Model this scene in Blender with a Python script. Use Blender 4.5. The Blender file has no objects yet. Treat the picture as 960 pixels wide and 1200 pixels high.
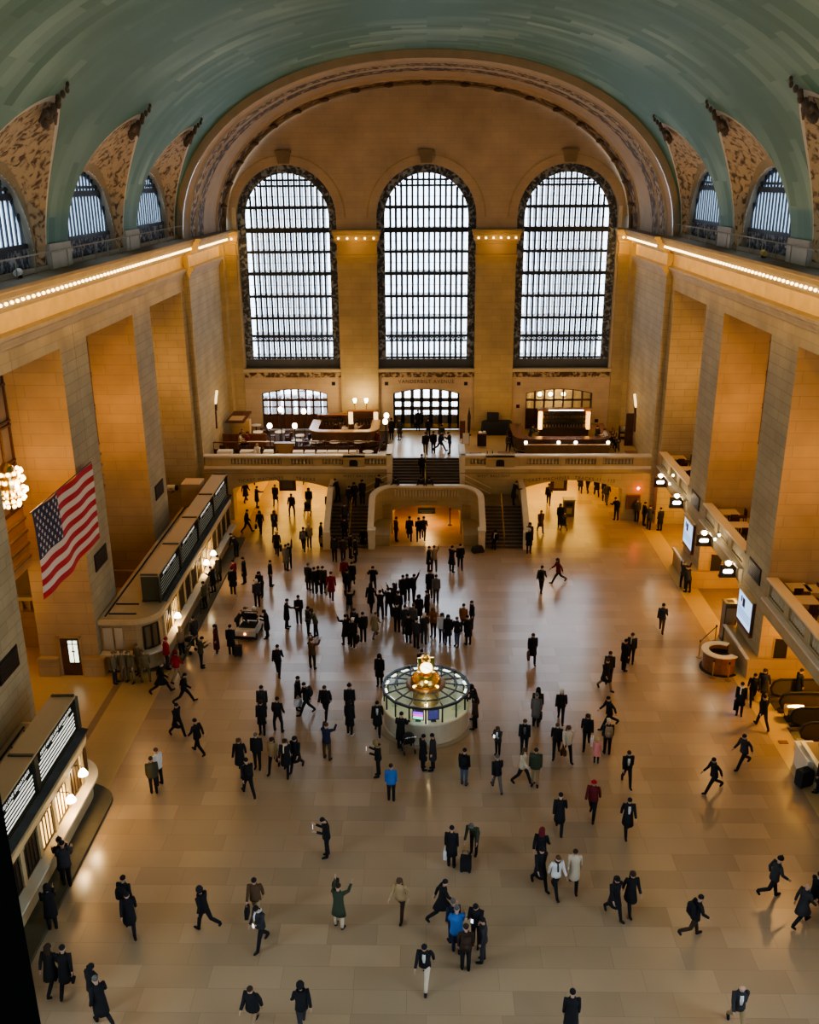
import bpy, math, random
from math import sin, cos, pi, sqrt, radians, atan2
from mathutils import Vector, Matrix

S = bpy.context.scene
C = S.collection
RND = random.Random(7)

# ---------------------------------------------------------------- camera
F, PIT, YAW, ROL, CAMZ = 1109.84, 0.33892, -0.0191, 0.0057788, 24.0
_cp, _sp, _cy, _sy, _cr, _sr = cos(PIT), sin(PIT), cos(YAW), sin(YAW), cos(ROL), sin(ROL)
FWD = Vector((_sy * _cp, _cy * _cp, -_sp))
_right = Vector((_cy, -_sy, 0))
_down = FWD.cross(_right)
CR = _cr * _right + _sr * _down
CD = -_sr * _right + _cr * _down
CAMP = Vector((0, 0, CAMZ))
cam = bpy.data.cameras.new('camera')
cam.sensor_fit = 'VERTICAL'
cam.sensor_height = 24
cam.lens = F / 1200 * 24
cam.clip_end = 500
camo = bpy.data.objects.new('camera', cam)
C.objects.link(camo)
m = Matrix((CR, -CD, -FWD)).transposed().to_4x4()
m.translation = CAMP
camo.matrix_world = m
S.camera = camo


def ray(x, y):
    return CR * ((x - 480) / F) + CD * ((y - 600) / F) + FWD


def PZ(x, y, z=0.0):          # the point at height z seen at this place of the photo
    r = ray(x, y)
    return CAMP + r * ((z - CAMZ) / r.z)


def PXX(x, y, X):
    r = ray(x, y)
    return CAMP + r * (X / r.x)


def PYY(x, y, Y):
    r = ray(x, y)
    return CAMP + r * (Y / r.y)


# ---------------------------------------------------------------- materials
MATS = {}


def _new(name):
    mt = bpy.data.materials.new(name)
    mt.use_nodes = True
    nt = mt.node_tree
    b = nt.nodes['Principled BSDF']
    return mt, nt, b


def plain(name, col, rough=0.7, metal=0.0, spec=0.5, noise=0.0, scale=6.0):
    if name in MATS:
        return MATS[name]
    mt, nt, b = _new(name)
    b.inputs['Base Color'].default_value = (*col, 1)
    b.inputs['Roughness'].default_value = rough
    b.inputs['Metallic'].default_value = metal
    b.inputs['Specular IOR Level'].default_value = spec
    if noise > 0:
        n = nt.nodes.new('ShaderNodeTexNoise')
        n.inputs['Scale'].default_value = scale
        n.inputs['Detail'].default_value = 3
        tc = nt.nodes.new('ShaderNodeTexCoord')
        nt.links.new(tc.outputs['Object'], n.inputs['Vector'])
        r = nt.nodes.new('ShaderNodeValToRGB')
        r.color_ramp.elements[0].position = 0.3
        r.color_ramp.elements[1].position = 0.7
        r.color_ramp.elements[0].color = (*[c * (1 - noise) for c in col], 1)
        r.color_ramp.elements[1].color = (*[min(1, c * (1 + noise)) for c in col], 1)
        nt.links.new(n.outputs['Fac'], r.inputs['Fac'])
        nt.links.new(r.outputs['Color'], b.inputs['Base Color'])
    MATS[name] = mt
    return mt


def glow(name, col, strength, base=None):
    if name in MATS:
        return MATS[name]
    mt, nt, b = _new(name)
    b.inputs['Base Color'].default_value = (*(base or col), 1)
    b.inputs['Emission Color'].default_value = (*col, 1)
    b.inputs['Emission Strength'].default_value = strength
    MATS[name] = mt
    return mt


def cloth(col):
    return plain('cloth_%02x%02x%02x' % tuple(int(c * 255) for c in col), col, 0.9, 0, 0.2)


def blocks(name, col, bw=1.5, bh=0.52, var=0.16, mortar=0.018, dark=0.55, rough=0.75):
    """dressed stone laid in courses; mapped from world position by the way the face looks"""
    mt, nt, b = _new(name)
    N, L = nt.nodes.new, nt.links.new
    g = N('ShaderNodeNewGeometry')
    sp = N('ShaderNodeSeparateXYZ'); L(g.outputs['Position'], sp.inputs[0])
    sn = N('ShaderNodeSeparateXYZ'); L(g.outputs['Normal'], sn.inputs[0])
    ab = N('ShaderNodeMath'); ab.operation = 'ABSOLUTE'; L(sn.outputs['X'], ab.inputs[0])
    gt = N('ShaderNodeMath'); gt.operation = 'GREATER_THAN'; gt.inputs[1].default_value = 0.6; L(ab.outputs[0], gt.inputs[0])
    mx = N('ShaderNodeMix'); mx.data_type = 'FLOAT'
    L(gt.outputs[0], mx.inputs[0]); L(sp.outputs['X'], mx.inputs[2]); L(sp.outputs['Y'], mx.inputs[3])
    cb = N('ShaderNodeCombineXYZ'); L(mx.outputs[0], cb.inputs[0]); L(sp.outputs['Z'], cb.inputs[1])
    br = N('ShaderNodeTexBrick')
    br.inputs['Scale'].default_value = 1.0
    br.inputs['Brick Width'].default_value = bw
    br.inputs['Row Height'].default_value = bh
    br.inputs['Mortar Size'].default_value = mortar
    br.inputs['Mortar Smooth'].default_value = 0.3
    br.inputs['Bias'].default_value = -0.1
    br.inputs['Color1'].default_value = (*[c * (1 - var) for c in col], 1)
    br.inputs['Color2'].default_value = (*[min(1, c * (1 + var)) for c in col], 1)
    br.inputs['Mortar'].default_value = (*[c * dark for c in col], 1)
    L(cb.outputs[0], br.inputs['Vector'])
    n = N('ShaderNodeTexNoise'); n.inputs['Scale'].default_value = 0.5; n.inputs['Detail'].default_value = 5
    L(g.outputs['Position'], n.inputs['Vector'])
    mr = N('ShaderNodeMapRange'); mr.inputs[1].default_value = 0.3; mr.inputs[2].default_value = 0.7
    mr.inputs[3].default_value = 0.84; mr.inputs[4].default_value = 1.12
    L(n.outputs['Fac'], mr.inputs[0])
    mu = N('ShaderNodeVectorMath'); mu.operation = 'SCALE'
    L(br.outputs['Color'], mu.inputs[0]); L(mr.outputs[0], mu.inputs['Scale'])
    L(mu.outputs[0], b.inputs['Base Color'])
    b.inputs['Roughness'].default_value = rough
    bp = N('ShaderNodeBump'); bp.inputs['Strength'].default_value = 0.25; bp.inputs['Distance'].default_value = 0.02
    inv = N('ShaderNodeMath'); inv.operation = 'SUBTRACT'; inv.inputs[0].default_value = 1; L(br.outputs['Fac'], inv.inputs[1])
    L(inv.outputs[0], bp.inputs['Height']); L(bp.outputs[0], b.inputs['Normal'])
    MATS[name] = mt
    return mt


def slabs(name, col, bw, bh, var, rough, seed=0.0, mortar=0.012):
    """polished floor slabs in courses along X, each slab its own tone"""
    mt, nt, b = _new(name)
    N, L = nt.nodes.new, nt.links.new
    g = N('ShaderNodeNewGeometry')
    mp = N('ShaderNodeMapping'); mp.inputs['Location'].default_value = (seed, seed * 0.37, 0)
    L(g.outputs['Position'], mp.inputs['Vector'])

    def brick(off, w, h, c1, c2, mo):
        br = N('ShaderNodeTexBrick')
        br.offset = off; br.offset_frequency = 2
        br.squash = 0.72; br.squash_frequency = 3
        br.inputs['Scale'].default_value = 1
        br.inputs['Brick Width'].default_value = w
        br.inputs['Row Height'].default_value = h
        br.inputs['Mortar Size'].default_value = mo
        br.inputs['Mortar Smooth'].default_value = 0.2
        br.inputs['Color1'].default_value = (*c1, 1)
        br.inputs['Color2'].default_value = (*c2, 1)
        br.inputs['Mortar'].default_value = (*[x * 0.8 for x in c1], 1)
        L(mp.outputs[0], br.inputs['Vector'])
        return br
    a = brick(0.37, bw, bh, [c * (1 - var) for c in col], [min(1, c * (1 + var * 0.8)) for c in col], mortar)
    n = N('ShaderNodeTexNoise'); n.inputs['Scale'].default_value = 0.25; n.inputs['Detail'].default_value = 2
    L(g.outputs['Position'], n.inputs['Vector'])
    mr = N('ShaderNodeMapRange'); mr.inputs[1].default_value = 0.3; mr.inputs[2].default_value = 0.7
    mr.inputs[3].default_value = 0.93; mr.inputs[4].default_value = 1.06
    L(n.outputs['Fac'], mr.inputs[0])
    mu = N('ShaderNodeVectorMath'); mu.operation = 'SCALE'
    L(a.outputs['Color'], mu.inputs[0]); L(mr.outputs[0], mu.inputs['Scale'])
    L(mu.outputs[0], b.inputs['Base Color'])
    n2 = N('ShaderNodeTexNoise'); n2.inputs['Scale'].default_value = 0.6; n2.inputs['Detail'].default_value = 1
    L(g.outputs['Position'], n2.inputs['Vector'])
    m2 = N('ShaderNodeMapRange'); m2.inputs[1].default_value = 0.3; m2.inputs[2].default_value = 0.7
    m2.inputs[3].default_value = rough * 0.95; m2.inputs[4].default_value = rough * 1.06
    L(n2.outputs['Fac'], m2.inputs[0]); L(m2.outputs[0], b.inputs['Roughness'])
    b.inputs['Specular IOR Level'].default_value = 0.75
    MATS[name] = mt
    return mt


def ornament(name, base, darkc, scale=1.6, thr=0.52, edge=None, lo=0.0, plainc=None):
    """carved foliage; uses the UV's v: v below lo is plain stone, v above edge a pale border"""
    mt, nt, b = _new(name)
    N, L = nt.nodes.new, nt.links.new
    g = N('ShaderNodeNewGeometry')
    v = N('ShaderNodeTexVoronoi'); v.inputs['Scale'].default_value = scale * 1.7; v.feature = 'SMOOTH_F1'
    n = N('ShaderNodeTexNoise'); n.inputs['Scale'].default_value = scale; n.inputs['Detail'].default_value = 4; n.inputs['Distortion'].default_value = 1.6
    L(g.outputs['Position'], n.inputs['Vector']); L(g.outputs['Position'], v.inputs['Vector'])
    ad = N('ShaderNodeMath'); ad.operation = 'MULTIPLY_ADD'; ad.inputs[1].default_value = 0.45
    L(v.outputs['Distance'], ad.inputs[0]); L(n.outputs['Fac'], ad.inputs[2])
    mr = N('ShaderNodeMapRange'); mr.inputs[1].default_value = thr; mr.inputs[2].default_value = thr + 0.16
    L(ad.outputs[0], mr.inputs[0])
    mix = N('ShaderNodeMix'); mix.data_type = 'RGBA'
    mix.inputs[6].default_value = (*base, 1); mix.inputs[7].default_value = (*darkc, 1)
    L(mr.outputs[0], mix.inputs[0])
    out = mix.outputs[2]
    if edge is not None:
        uv = N('ShaderNodeUVMap'); su = N('ShaderNodeSeparateXYZ'); L(uv.outputs[0], su.inputs[0])
        ge = N('ShaderNodeMath'); ge.operation = 'GREATER_THAN'; ge.inputs[1].default_value = edge; L(su.outputs['Y'], ge.inputs[0])
        m2 = N('ShaderNodeMix'); m2.data_type = 'RGBA'; L(ge.outputs[0], m2.inputs[0]); L(out, m2.inputs[6]); m2.inputs[7].default_value = (0.62, 0.56, 0.46, 1)
        le = N('ShaderNodeMath'); le.operation = 'LESS_THAN'; le.inputs[1].default_value = lo; L(su.outputs['Y'], le.inputs[0])
        m3 = N('ShaderNodeMix'); m3.data_type = 'RGBA'; L(le.outputs[0], m3.inputs[0]); L(m2.outputs[2], m3.inputs[6]); m3.inputs[7].default_value = (*(plainc or base), 1)
        out = m3.outputs[2]
    L(out, b.inputs['Base Color'])
    b.inputs['Roughness'].default_value = 0.7
    bp = N('ShaderNodeBump'); bp.inputs['Strength'].default_value = 0.6; bp.inputs['Distance'].default_value = 0.1; bp.invert = True
    L(mr.outputs[0], bp.inputs['Height']); L(bp.outputs[0], b.inputs['Normal'])
    MATS[name] = mt
    return mt


def ceiling_mat():
    mt, nt, b = _new('ceiling_green')
    N, L = nt.nodes.new, nt.links.new
    uv = N('ShaderNodeUVMap')
    br = N('ShaderNodeTexBrick')
    br.offset = 0.43; br.squash = 0.6; br.squash_frequency = 3
    br.inputs['Scale'].default_value = 1
    br.inputs['Brick Width'].default_value = 3.2; br.inputs['Row Height'].default_value = 0.75
    br.inputs['Mortar Size'].default_value = 0.0
    br.inputs['Color1'].default_value = (0, 0, 0, 1); br.inputs['Color2'].default_value = (1, 1, 1, 1)
    L(uv.outputs[0], br.inputs['Vector'])
    n = N('ShaderNodeTexNoise'); n.inputs['Scale'].default_value = 0.11; n.inputs['Detail'].default_value = 2
    L(uv.outputs[0], n.inputs['Vector'])
    mr = N('ShaderNodeMapRange'); mr.inputs[1].default_value = 0.38; mr.inputs[2].default_value = 0.68
    L(n.outputs['Fac'], mr.inputs[0])
    mu = N('ShaderNodeMath'); mu.operation = 'MULTIPLY'; L(br.outputs['Color'], mu.inputs[0]); L(mr.outputs[0], mu.inputs[1])
    mix = N('ShaderNodeMix'); mix.data_type = 'RGBA'
    mix.inputs[6].default_value = (0.06, 0.165, 0.112, 1); mix.inputs[7].default_value = (0.26, 0.40, 0.31, 1)
    L(mu.outputs[0], mix.inputs[0])
    L(mix.outputs[2], b.inputs['Base Color'])
    b.inputs['Roughness'].default_value = 0.6
    MATS['ceiling_green'] = mt
    return mt


def glass_mat(name, tint=(0.93, 0.96, 1.0), haze=0.35, gloss=0.06):
    mt = bpy.data.materials.new(name); mt.use_nodes = True
    nt = mt.node_tree; nt.nodes.clear()
    N, L = nt.nodes.new, nt.links.new
    o = N('ShaderNodeOutputMaterial')
    t = N('ShaderNodeBsdfTransparent'); t.inputs[0].default_value = (*tint, 1)
    d = N('ShaderNodeBsdfTranslucent'); d.inputs[0].default_value = (*tint, 1)
    g = N('ShaderNodeBsdfGlossy'); g.inputs['Roughness'].default_value = 0.1
    a = N('ShaderNodeMixShader'); a.inputs[0].default_value = haze; L(t.outputs[0], a.inputs[1]); L(d.outputs[0], a.inputs[2])
    c = N('ShaderNodeMixShader'); c.inputs[0].default_value = gloss; L(a.outputs[0], c.inputs[1]); L(g.outputs[0], c.inputs[2])
    L(c.outputs[0], o.inputs[0])
    MATS[name] = mt
    return mt


STONE = blocks('limestone_blocks', (0.44, 0.345, 0.19), var=0.06, mortar=.012, dark=.7)
STONEG = blocks('limestone_pier_face', (0.40, 0.325, 0.19), bw=1.5, bh=0.5, var=.05, mortar=.015, dark=.6)
BAY = blocks('bay_stone', (0.46, 0.31, 0.145), bw=3.1, bh=0.58, var=.045, mortar=.012, dark=0.68)  # same limestone; chandelier warmth put into the colour
SMOOTH = plain('smooth_stone', (0.52, 0.44, 0.30), 0.65, noise=0.10, scale=0.8)
PALE = plain('pale_marble', (0.66, 0.59, 0.46), 0.45, noise=0.06, scale=1.5)
GREYST = plain('grey_stone', (0.36, 0.32, 0.25), 0.7, noise=0.12, scale=1.2)
ROOFST = plain('booth_roof', (0.40, 0.32, 0.19), 0.8, noise=0.12, scale=0.7)
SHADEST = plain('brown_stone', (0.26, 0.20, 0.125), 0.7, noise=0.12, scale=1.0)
FLOOR = slabs('floor_marble', (0.40, 0.29, 0.185), 2.3, 0.92, 0.13, 0.24, 0.0, 0.006)
FLOORB = slabs('floor_border_marble', (0.54, 0.38, 0.17), 3.0, 0.9, 0.05, 0.3, 3.1, .006)
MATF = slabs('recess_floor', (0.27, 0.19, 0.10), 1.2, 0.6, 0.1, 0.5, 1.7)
CEIL = ceiling_mat()
GOLD = ornament('gilded_spandrel', (0.46, 0.34, 0.20), (0.115, 0.07, 0.04), 2.1, 0.69, 0.92, 0.13, (0.30, 0.235, 0.14))
FRIEZE = ornament('carved_band', (0.46, 0.36, 0.23), (0.09, 0.05, 0.03), 1.9, 0.58)
TRIM = plain('cornice_moulding', (0.42, 0.31, 0.15), 0.7, noise=0.10, scale=0.8)
FRIEZED = ornament('dark_carved_band', (0.40, 0.30, 0.19), (0.07, 0.045, 0.03), 1.2, 0.56)
IRON = plain('dark_iron', (0.022, 0.028, 0.04), 0.5, 0.3)
IRONO = ornament('pierced_iron', (0.05, 0.06, 0.085), (0.30, 0.34, 0.42), 2.4, 0.66)
BRONZE = plain('dark_bronze', (0.09, 0.065, 0.04), 0.45, 0.6)
BLACK = plain('matt_black', (0.008, 0.008, 0.009), 0.7)
WOODD = plain('dark_wood', (0.10, 0.045, 0.025), 0.4, noise=0.25, scale=3)
WOODM = plain('oak_counter', (0.42, 0.24, 0.10), 0.35, noise=0.2, scale=3)
WOODR = plain('red_brown_wood', (0.22, 0.085, 0.035), 0.35, noise=0.2, scale=3)
LINEN = plain('white_linen', (0.75, 0.72, 0.66), 0.8)
BRASS = plain('brass', (0.75, 0.52, 0.2), 0.25, 1.0)
STEEL = plain('steel', (0.6, 0.6, 0.6), 0.25, 1.0)
SLATE = plain('slate_strip', (0.05, 0.054, 0.055), 0.95, 0, 0.1, noise=0.2, scale=1.5)
STEP = plain('stair_tread', (0.22, 0.165, 0.115), 0.5, noise=0.15, scale=2)
RISER = plain('stair_riser', (0.085, 0.06, 0.045), 0.6, noise=0.1, scale=2)
GLASS = glass_mat('window_glass', haze=0.30)
GLASSC = glass_mat('clear_glass', (0.80, 0.90, 0.84), 0.03, 0.14)
BULB = glow('bulb_glow', (1.0, 0.72, 0.34), 5.5)
LAMPW = glow('lamp_glow', (1.0, 0.80, 0.50), 26)
WHITEP = plain('white_paint', (0.7, 0.7, 0.68), 0.5)


# ---------------------------------------------------------------- mesh builder
class MB:
    def __init__(s):
        s.v, s.f, s.m, s.uv = [], [], [], {}

    def add(s, vs, fs, mi=0):
        o = len(s.v)
        s.v += [tuple(p) for p in vs]
        for f in fs:
            s.f.append(tuple(i + o for i in f)); s.m.append(mi)
        return s

    def box(s, x0, x1, y0, y1, z0, z1, mi=0, topmi=None):
        x0, x1 = min(x0, x1), max(x0, x1); y0, y1 = min(y0, y1), max(y0, y1); z0, z1 = min(z0, z1), max(z0, z1)
        vs = [(x0, y0, z0), (x1, y0, z0), (x1, y1, z0), (x0, y1, z0), (x0, y0, z1), (x1, y0, z1), (x1, y1, z1), (x0, y1, z1)]
        s.add(vs, [(0, 3, 2, 1), (0, 1, 5, 4), (1, 2, 6, 5), (2, 3, 7, 6), (3, 0, 4, 7)], mi)
        o = len(s.v) - 8
        s.f.append((o + 4, o + 5, o + 6, o + 7)); s.m.append(mi if topmi is None else topmi)
        return s

    def quad(s, a, b, c, d, mi=0):
        return s.add([a, b, c, d], [(0, 1, 2, 3)], mi)

    def prism(s, poly, axis, a0, a1, mi=0):
        """extrude a 2D polygon along axis 'x','y' or 'z'"""
        def put(p, a):
            return (a, p[0], p[1]) if axis == 'x' else (p[0], a, p[1]) if axis == 'y' else (p[0], p[1], a)
        n = len(poly)
        vs = [put(p, a0) for p in poly] + [put(p, a1) for p in poly]
        fs = [tuple(range(n))[::-1], tuple(range(n, 2 * n))] + [(i, (i + 1) % n, n + (i + 1) % n, n + i) for i in range(n)]
        return s.add(vs, fs, mi)

    def loft(s, rings, mi=0, caps=True, closed=True):
        n = len(rings[0]); vs = [p for r in rings for p in r]; fs = []
        for k in range(len(rings) - 1):
            for i in range(n if closed else n - 1):
                j = (i + 1) % n
                fs.append((k * n + i, k * n + j, (k + 1) * n + j, (k + 1) * n + i))
        if caps and closed:
            fs.append(tuple(range(n))[::-1]); fs.append(tuple(range((len(rings) - 1) * n, len(rings) * n)))
        return s.add(vs, fs, mi)

    def tube(s, pts, r, n=8, mi=0, caps=True, flat=1.0):
        pts = [Vector(p) for p in pts]
        rs = r if isinstance(r, (list, tuple)) else [r] * len(pts)
        rings = []
        up = Vector((0, 0, 1))
        for i, p in enumerate(pts):
            d = (pts[min(i + 1, len(pts) - 1)] - pts[max(i - 1, 0)]).normalized()
            if i == 0:
                a = d.cross(up)
                if a.length < 0.3:
                    a = d.cross(Vector((0, 1, 0)))
            else:
                a = a - d * a.dot(d)
            a.normalize(); b = a.cross(d).normalized()
            rings.append([p + a * (rs[i] * cos(2 * pi * k / n)) + b * (rs[i] * flat * sin(2 * pi * k / n)) for k in range(n)])
        return s.loft(rings, mi, caps)

    def lathe(s, prof, n=24, c=(0, 0, 0), mi=0, a0=0.0, a1=2 * pi, caps=True):
        full = abs(a1 - a0 - 2 * pi) < 1e-6
        k = n if full else n + 1
        rings = [[(c[0] + r * cos(a0 + (a1 - a0) * i / n), c[1] + r * sin(a0 + (a1 - a0) * i / n), c[2] + z) for i in range(k)] for r, z in prof]
        return s.loft(rings, mi, caps and full, full)

    def ball(s, c, r, n=10, mi=0, sx=1, sy=1, sz=1):
        k = max(4, n // 2)
        prof = [(max(1e-4, r * sin(pi * i / k)), -r * cos(pi * i / k)) for i in range(k + 1)]
        rings = [[(c[0] + sx * q * cos(2 * pi * i / n), c[1] + sy * q * sin(2 * pi * i / n), c[2] + sz * z) for i in range(n)] for q, z in prof]
        return s.loft(rings, mi)

    def bar(s, a, b, w, h, mi=0):
        a, b = Vector(a), Vector(b); d = (b - a).normalized()
        u = d.cross(Vector((0, 0, 1)))
        if u.length < 0.05:
            u = Vector((1, 0, 0))
        u.normalize(); w_ = u * w / 2; t = u.cross(d).normalized() * h / 2
        return s.loft([[p + w_ + t, p - w_ + t, p - w_ - t, p + w_ - t] for p in (a, b)], mi)

    def mesh(s, name, mats, smooth=False):
        me = bpy.data.meshes.new(name)
        me.from_pydata(s.v, [], s.f)
        for mt in (mats if isinstance(mats, (list, tuple)) else [mats]):
            me.materials.append(mt)
        me.polygons.foreach_set('material_index', s.m)
        if smooth:
            me.polygons.foreach_set('use_smooth', [True] * len(s.f))
        me.update()
        return me

    def build(s, name, mats, parent=None, smooth=False):
        return link(name, s.mesh(name, mats, smooth), parent)


def link(name, me, parent=None, loc=None, rz=0.0):
    o = bpy.data.objects.new(name, me)
    C.objects.link(o)
    if parent is not None:
        o.parent = parent
    if loc is not None:
        o.location = loc
    o.rotation_euler.z = rz
    return o


def tag(o, label=None, cat=None, group=None, kind=None):
    if label: o['label'] = label
    if cat: o['category'] = cat
    if group: o['group'] = group
    if kind: o['kind'] = kind
    return o


def struct(o, label=None, cat=None):
    o['kind'] = 'structure'
    if label: o['label'] = label
    if cat: o['category'] = cat
    return o


def thing(name, label, cat, loc=(0, 0, 0), rz=0.0, group=None):
    o = bpy.data.objects.new(name, None)
    o.empty_display_size = 0.2
    C.objects.link(o)
    o.location = loc; o.rotation_euler.z = rz
    return tag(o, label, cat, group)


def dup(root, loc=None, rz=None, label=None, group=None):
    r = root.copy(); C.objects.link(r)
    if loc is not None: r.location = loc
    if rz is not None: r.rotation_euler.z = rz
    if label: r['label'] = label
    if group: r['group'] = group
    for ch in list(root.children):
        c = ch.copy(); C.objects.link(c); c.parent = r
        for g in list(ch.children):
            d = g.copy(); C.objects.link(d); d.parent = c
    return r


def lettering(txt, size, mat, parent, loc, rot, depth=0.01, spacing=1.0, name='lettering'):
    cu = bpy.data.curves.new(name, 'FONT')
    cu.body = txt; cu.size = size; cu.extrude = depth
    cu.align_x = 'CENTER'; cu.align_y = 'CENTER'; cu.space_character = spacing
    cu.materials.append(mat)
    tmp = bpy.data.objects.new('tmp', cu); C.objects.link(tmp)
    dg = bpy.context.evaluated_depsgraph_get()
    me = bpy.data.meshes.new_from_object(tmp.evaluated_get(dg))
    C.objects.unlink(tmp); bpy.data.objects.remove(tmp); me.name = name
    o = bpy.data.objects.new(name, me); C.objects.link(o)
    o.parent = parent; o.location = loc; o.rotation_euler = rot
    return o


def point(name, loc, power, col=(1.0, 0.72, 0.38), radius=0.15):
    l = bpy.data.lights.new(name, 'POINT'); l.energy = power; l.color = col; l.shadow_soft_size = radius
    o = bpy.data.objects.new(name, l); C.objects.link(o); o.location = loc
    return o
# ---------------------------------------------------------------- the hall
W, YE, YB, XE = 16.7, 66.3, 77.5, 16.3
ZL, ZA = 16.78, 17.66
PIERS = [(8.9, 12.45), (20.2, 23.7), (31.5, 35.05), (42.85, 46.35), (54.1, 57.65)]
BAYC = [27.66, 38.94, 50.22, 61.5]
PITCH = 11.28
VA, VB, VZ = 16.9, 11.4, 20.3

# floor with the ramp well left open in front of the stair arch
f = MB()
HX0, HX1, HY0, HY1 = -3.7, 3.7, 61.0, 64.6
for (x0, x1, y0, y1) in ((-13.3, 15.57, -6, HY0), (-13.3, HX0, HY0, 84), (HX1, 15.57, HY0, 84)):
    f.quad((x0, y0, 0), (x1, y0, 0), (x1, y1, 0), (x0, y1, 0))
struct(f.build('floor', FLOOR))
f = MB()
f.quad((-24, -6, 0), (-15.75, -6, 0), (-15.75, 84, 0), (-24, 84, 0)).quad((-15.4, -6, 0), (-13.3, -6, 0), (-13.3, 84, 0), (-15.4, 84, 0))  # left strips: gold lamplight put into the lighter stone colour
f.quad((15.57, -6, 0), (16.75, -6, 0), (16.75, 84, 0), (15.57, 84, 0))
struct(f.build('floor_border', FLOORB))
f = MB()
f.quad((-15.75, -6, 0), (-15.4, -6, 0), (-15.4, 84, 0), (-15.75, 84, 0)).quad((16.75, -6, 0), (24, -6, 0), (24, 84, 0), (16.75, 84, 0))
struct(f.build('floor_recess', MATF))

# side walls: beams over the openings, cornice, ledge
PROF = [(0.0, 17.66), (0.10, 17.68), (0.12, 17.86), (0.20, 17.89), (0.22, 18.05), (0.34, 18.10), (0.38, 18.28), (0.05, 18.34), (0.05, 19.12),
        (0.30, 19.16), (0.34, 19.30), (0.66, 19.40), (0.70, 19.72), (0.86, 19.78), (0.90, 19.98), (1.02, 20.06), (1.02, 20.20), (-0.9, 20.26)]
for s, nm in ((-1, 'left'), (1, 'right')):
    b = MB()
    b.box(s * 16.7, s * 19.6, -6, YE, ZL, 20.2)
    struct(b.build('wall_' + nm, STONE))
    # cornice: moulded profile; yellow bulb light painted into the frieze, mouldings toned darker
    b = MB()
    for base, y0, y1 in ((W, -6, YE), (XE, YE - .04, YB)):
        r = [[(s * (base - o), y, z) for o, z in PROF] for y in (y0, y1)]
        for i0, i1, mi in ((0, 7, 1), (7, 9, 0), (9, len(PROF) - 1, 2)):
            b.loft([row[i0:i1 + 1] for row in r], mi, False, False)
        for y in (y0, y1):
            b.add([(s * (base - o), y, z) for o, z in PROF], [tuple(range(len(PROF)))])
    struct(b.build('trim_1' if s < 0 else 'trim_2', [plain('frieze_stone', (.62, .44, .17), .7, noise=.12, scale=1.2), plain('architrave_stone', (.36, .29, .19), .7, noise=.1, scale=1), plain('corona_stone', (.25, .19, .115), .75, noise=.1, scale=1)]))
    # end bay wall between hall and balcony end, runs down to the floor
    b = MB()
    b.box(s * XE, s * 20.5, YE, YB + 1, 0, 20.2)
    struct(b.build('wall_end_' + nm, STONEG))
    b = MB(); b.box(s * 15.95, s * XE, YB - 1.2, YB, 4.0, 20.2)
    struct(b.build('pillar', STONE))
    # last short pier
    b = MB(); b.box(s * 16.7, s * 21, 65.4, YE, 0, ZL)
    struct(b.build('pillar', STONEG))
    for i, (y0, y1) in enumerate(PIERS):
        b = MB()
        b.box(s * 16.7, s * 19.7, y0, y1, 0, ZL, 1)
        for k in range(5):      # one stone: daylight tint painted on the front, chandelier warmth on the sides
            pass
        b.m[-6:] = [1] * 6
        fi = len(b.f) - 6 + (2 if s < 0 else 4)
        b.m[fi] = 0
        p = struct(b.build('pillar', [STONEG, BAY]))
        q = MB()
        if s < 0 and i == 3:    # plinth leaves the staff door free
            q.box(s * 16.42, s * 17.5, y0 - .22, y1 + .2, 0, .95).box(s * 18.75, s * 19.8, y0 - .22, y0 + .5, 0, .95)
            q.box(s * 16.36, s * 17.5, y0 - .28, y1 + .25, .95, 1.06).box(s * 18.75, s * 19.8, y0 - .28, y0 + .5, .95, 1.06)
        else:
            d = 0.22 if s < 0 else 0.55
            q.box(s * (16.7 - d), s * 19.8, y0 - .2, y1 + .2, 0, 1.0).box(s * (16.64 - d), s * 19.8, y0 - .25, y1 + .25, 1.0, 1.12)
        q.build('plinth', BAY, p)
        if s > 0:
            r_ = MB(); r_.box(16.02, 16.2, y0 - .2, y1 + .2, 1.12, 1.18); r_.build('plinth_cap', PALE, p)
        if i >= 2:
            v = MB()
            ya, yb = (y0 + 0.95, y0 + 2.75)
            za, zb = (5.30, 6.22) if s < 0 else (4.62, 5.5)
            v.box(s * 16.7, s * 16.66, ya, yb, za, zb, 0)
            for k in range(7):
                v.box(s * 16.66, s * 16.64, ya + .08, yb - .08, za + .08 + k * .11, za + .13 + k * .11, 1)
            v.build('vent_grille', [BLACK, BRONZE], p)
    # bay back walls
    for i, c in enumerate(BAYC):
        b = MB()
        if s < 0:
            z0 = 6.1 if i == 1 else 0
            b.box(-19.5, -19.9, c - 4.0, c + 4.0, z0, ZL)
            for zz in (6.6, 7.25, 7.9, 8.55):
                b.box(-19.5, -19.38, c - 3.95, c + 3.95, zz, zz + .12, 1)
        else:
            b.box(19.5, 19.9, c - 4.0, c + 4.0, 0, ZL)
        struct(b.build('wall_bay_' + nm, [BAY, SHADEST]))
        # gridded window high in the back of the bay
        g = MB(); x = s * 19.47
        for k in range(8):
            y = c - 3.6 + k * 7.2 / 7
            g.box(x, x - s * .1, y - .05, y + .05, 9.3, 16.4)
        for zz in (9.3, 11.4, 11.6, 13.3, 13.5, 15.2, 16.3):
            g.box(x, x - s * .12, c - 3.7, c + 3.7, zz - .05, zz + .05)
        w = MB(); w.box(s * 19.48, s * 19.5, c - 3.7, c + 3.7, 9.3, 16.4)
        wo = struct(w.build('window_%d' % (20 + i + (4 if s > 0 else 0)), SHADEST))
        g.build('window_frame', WOODD, wo)

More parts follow.
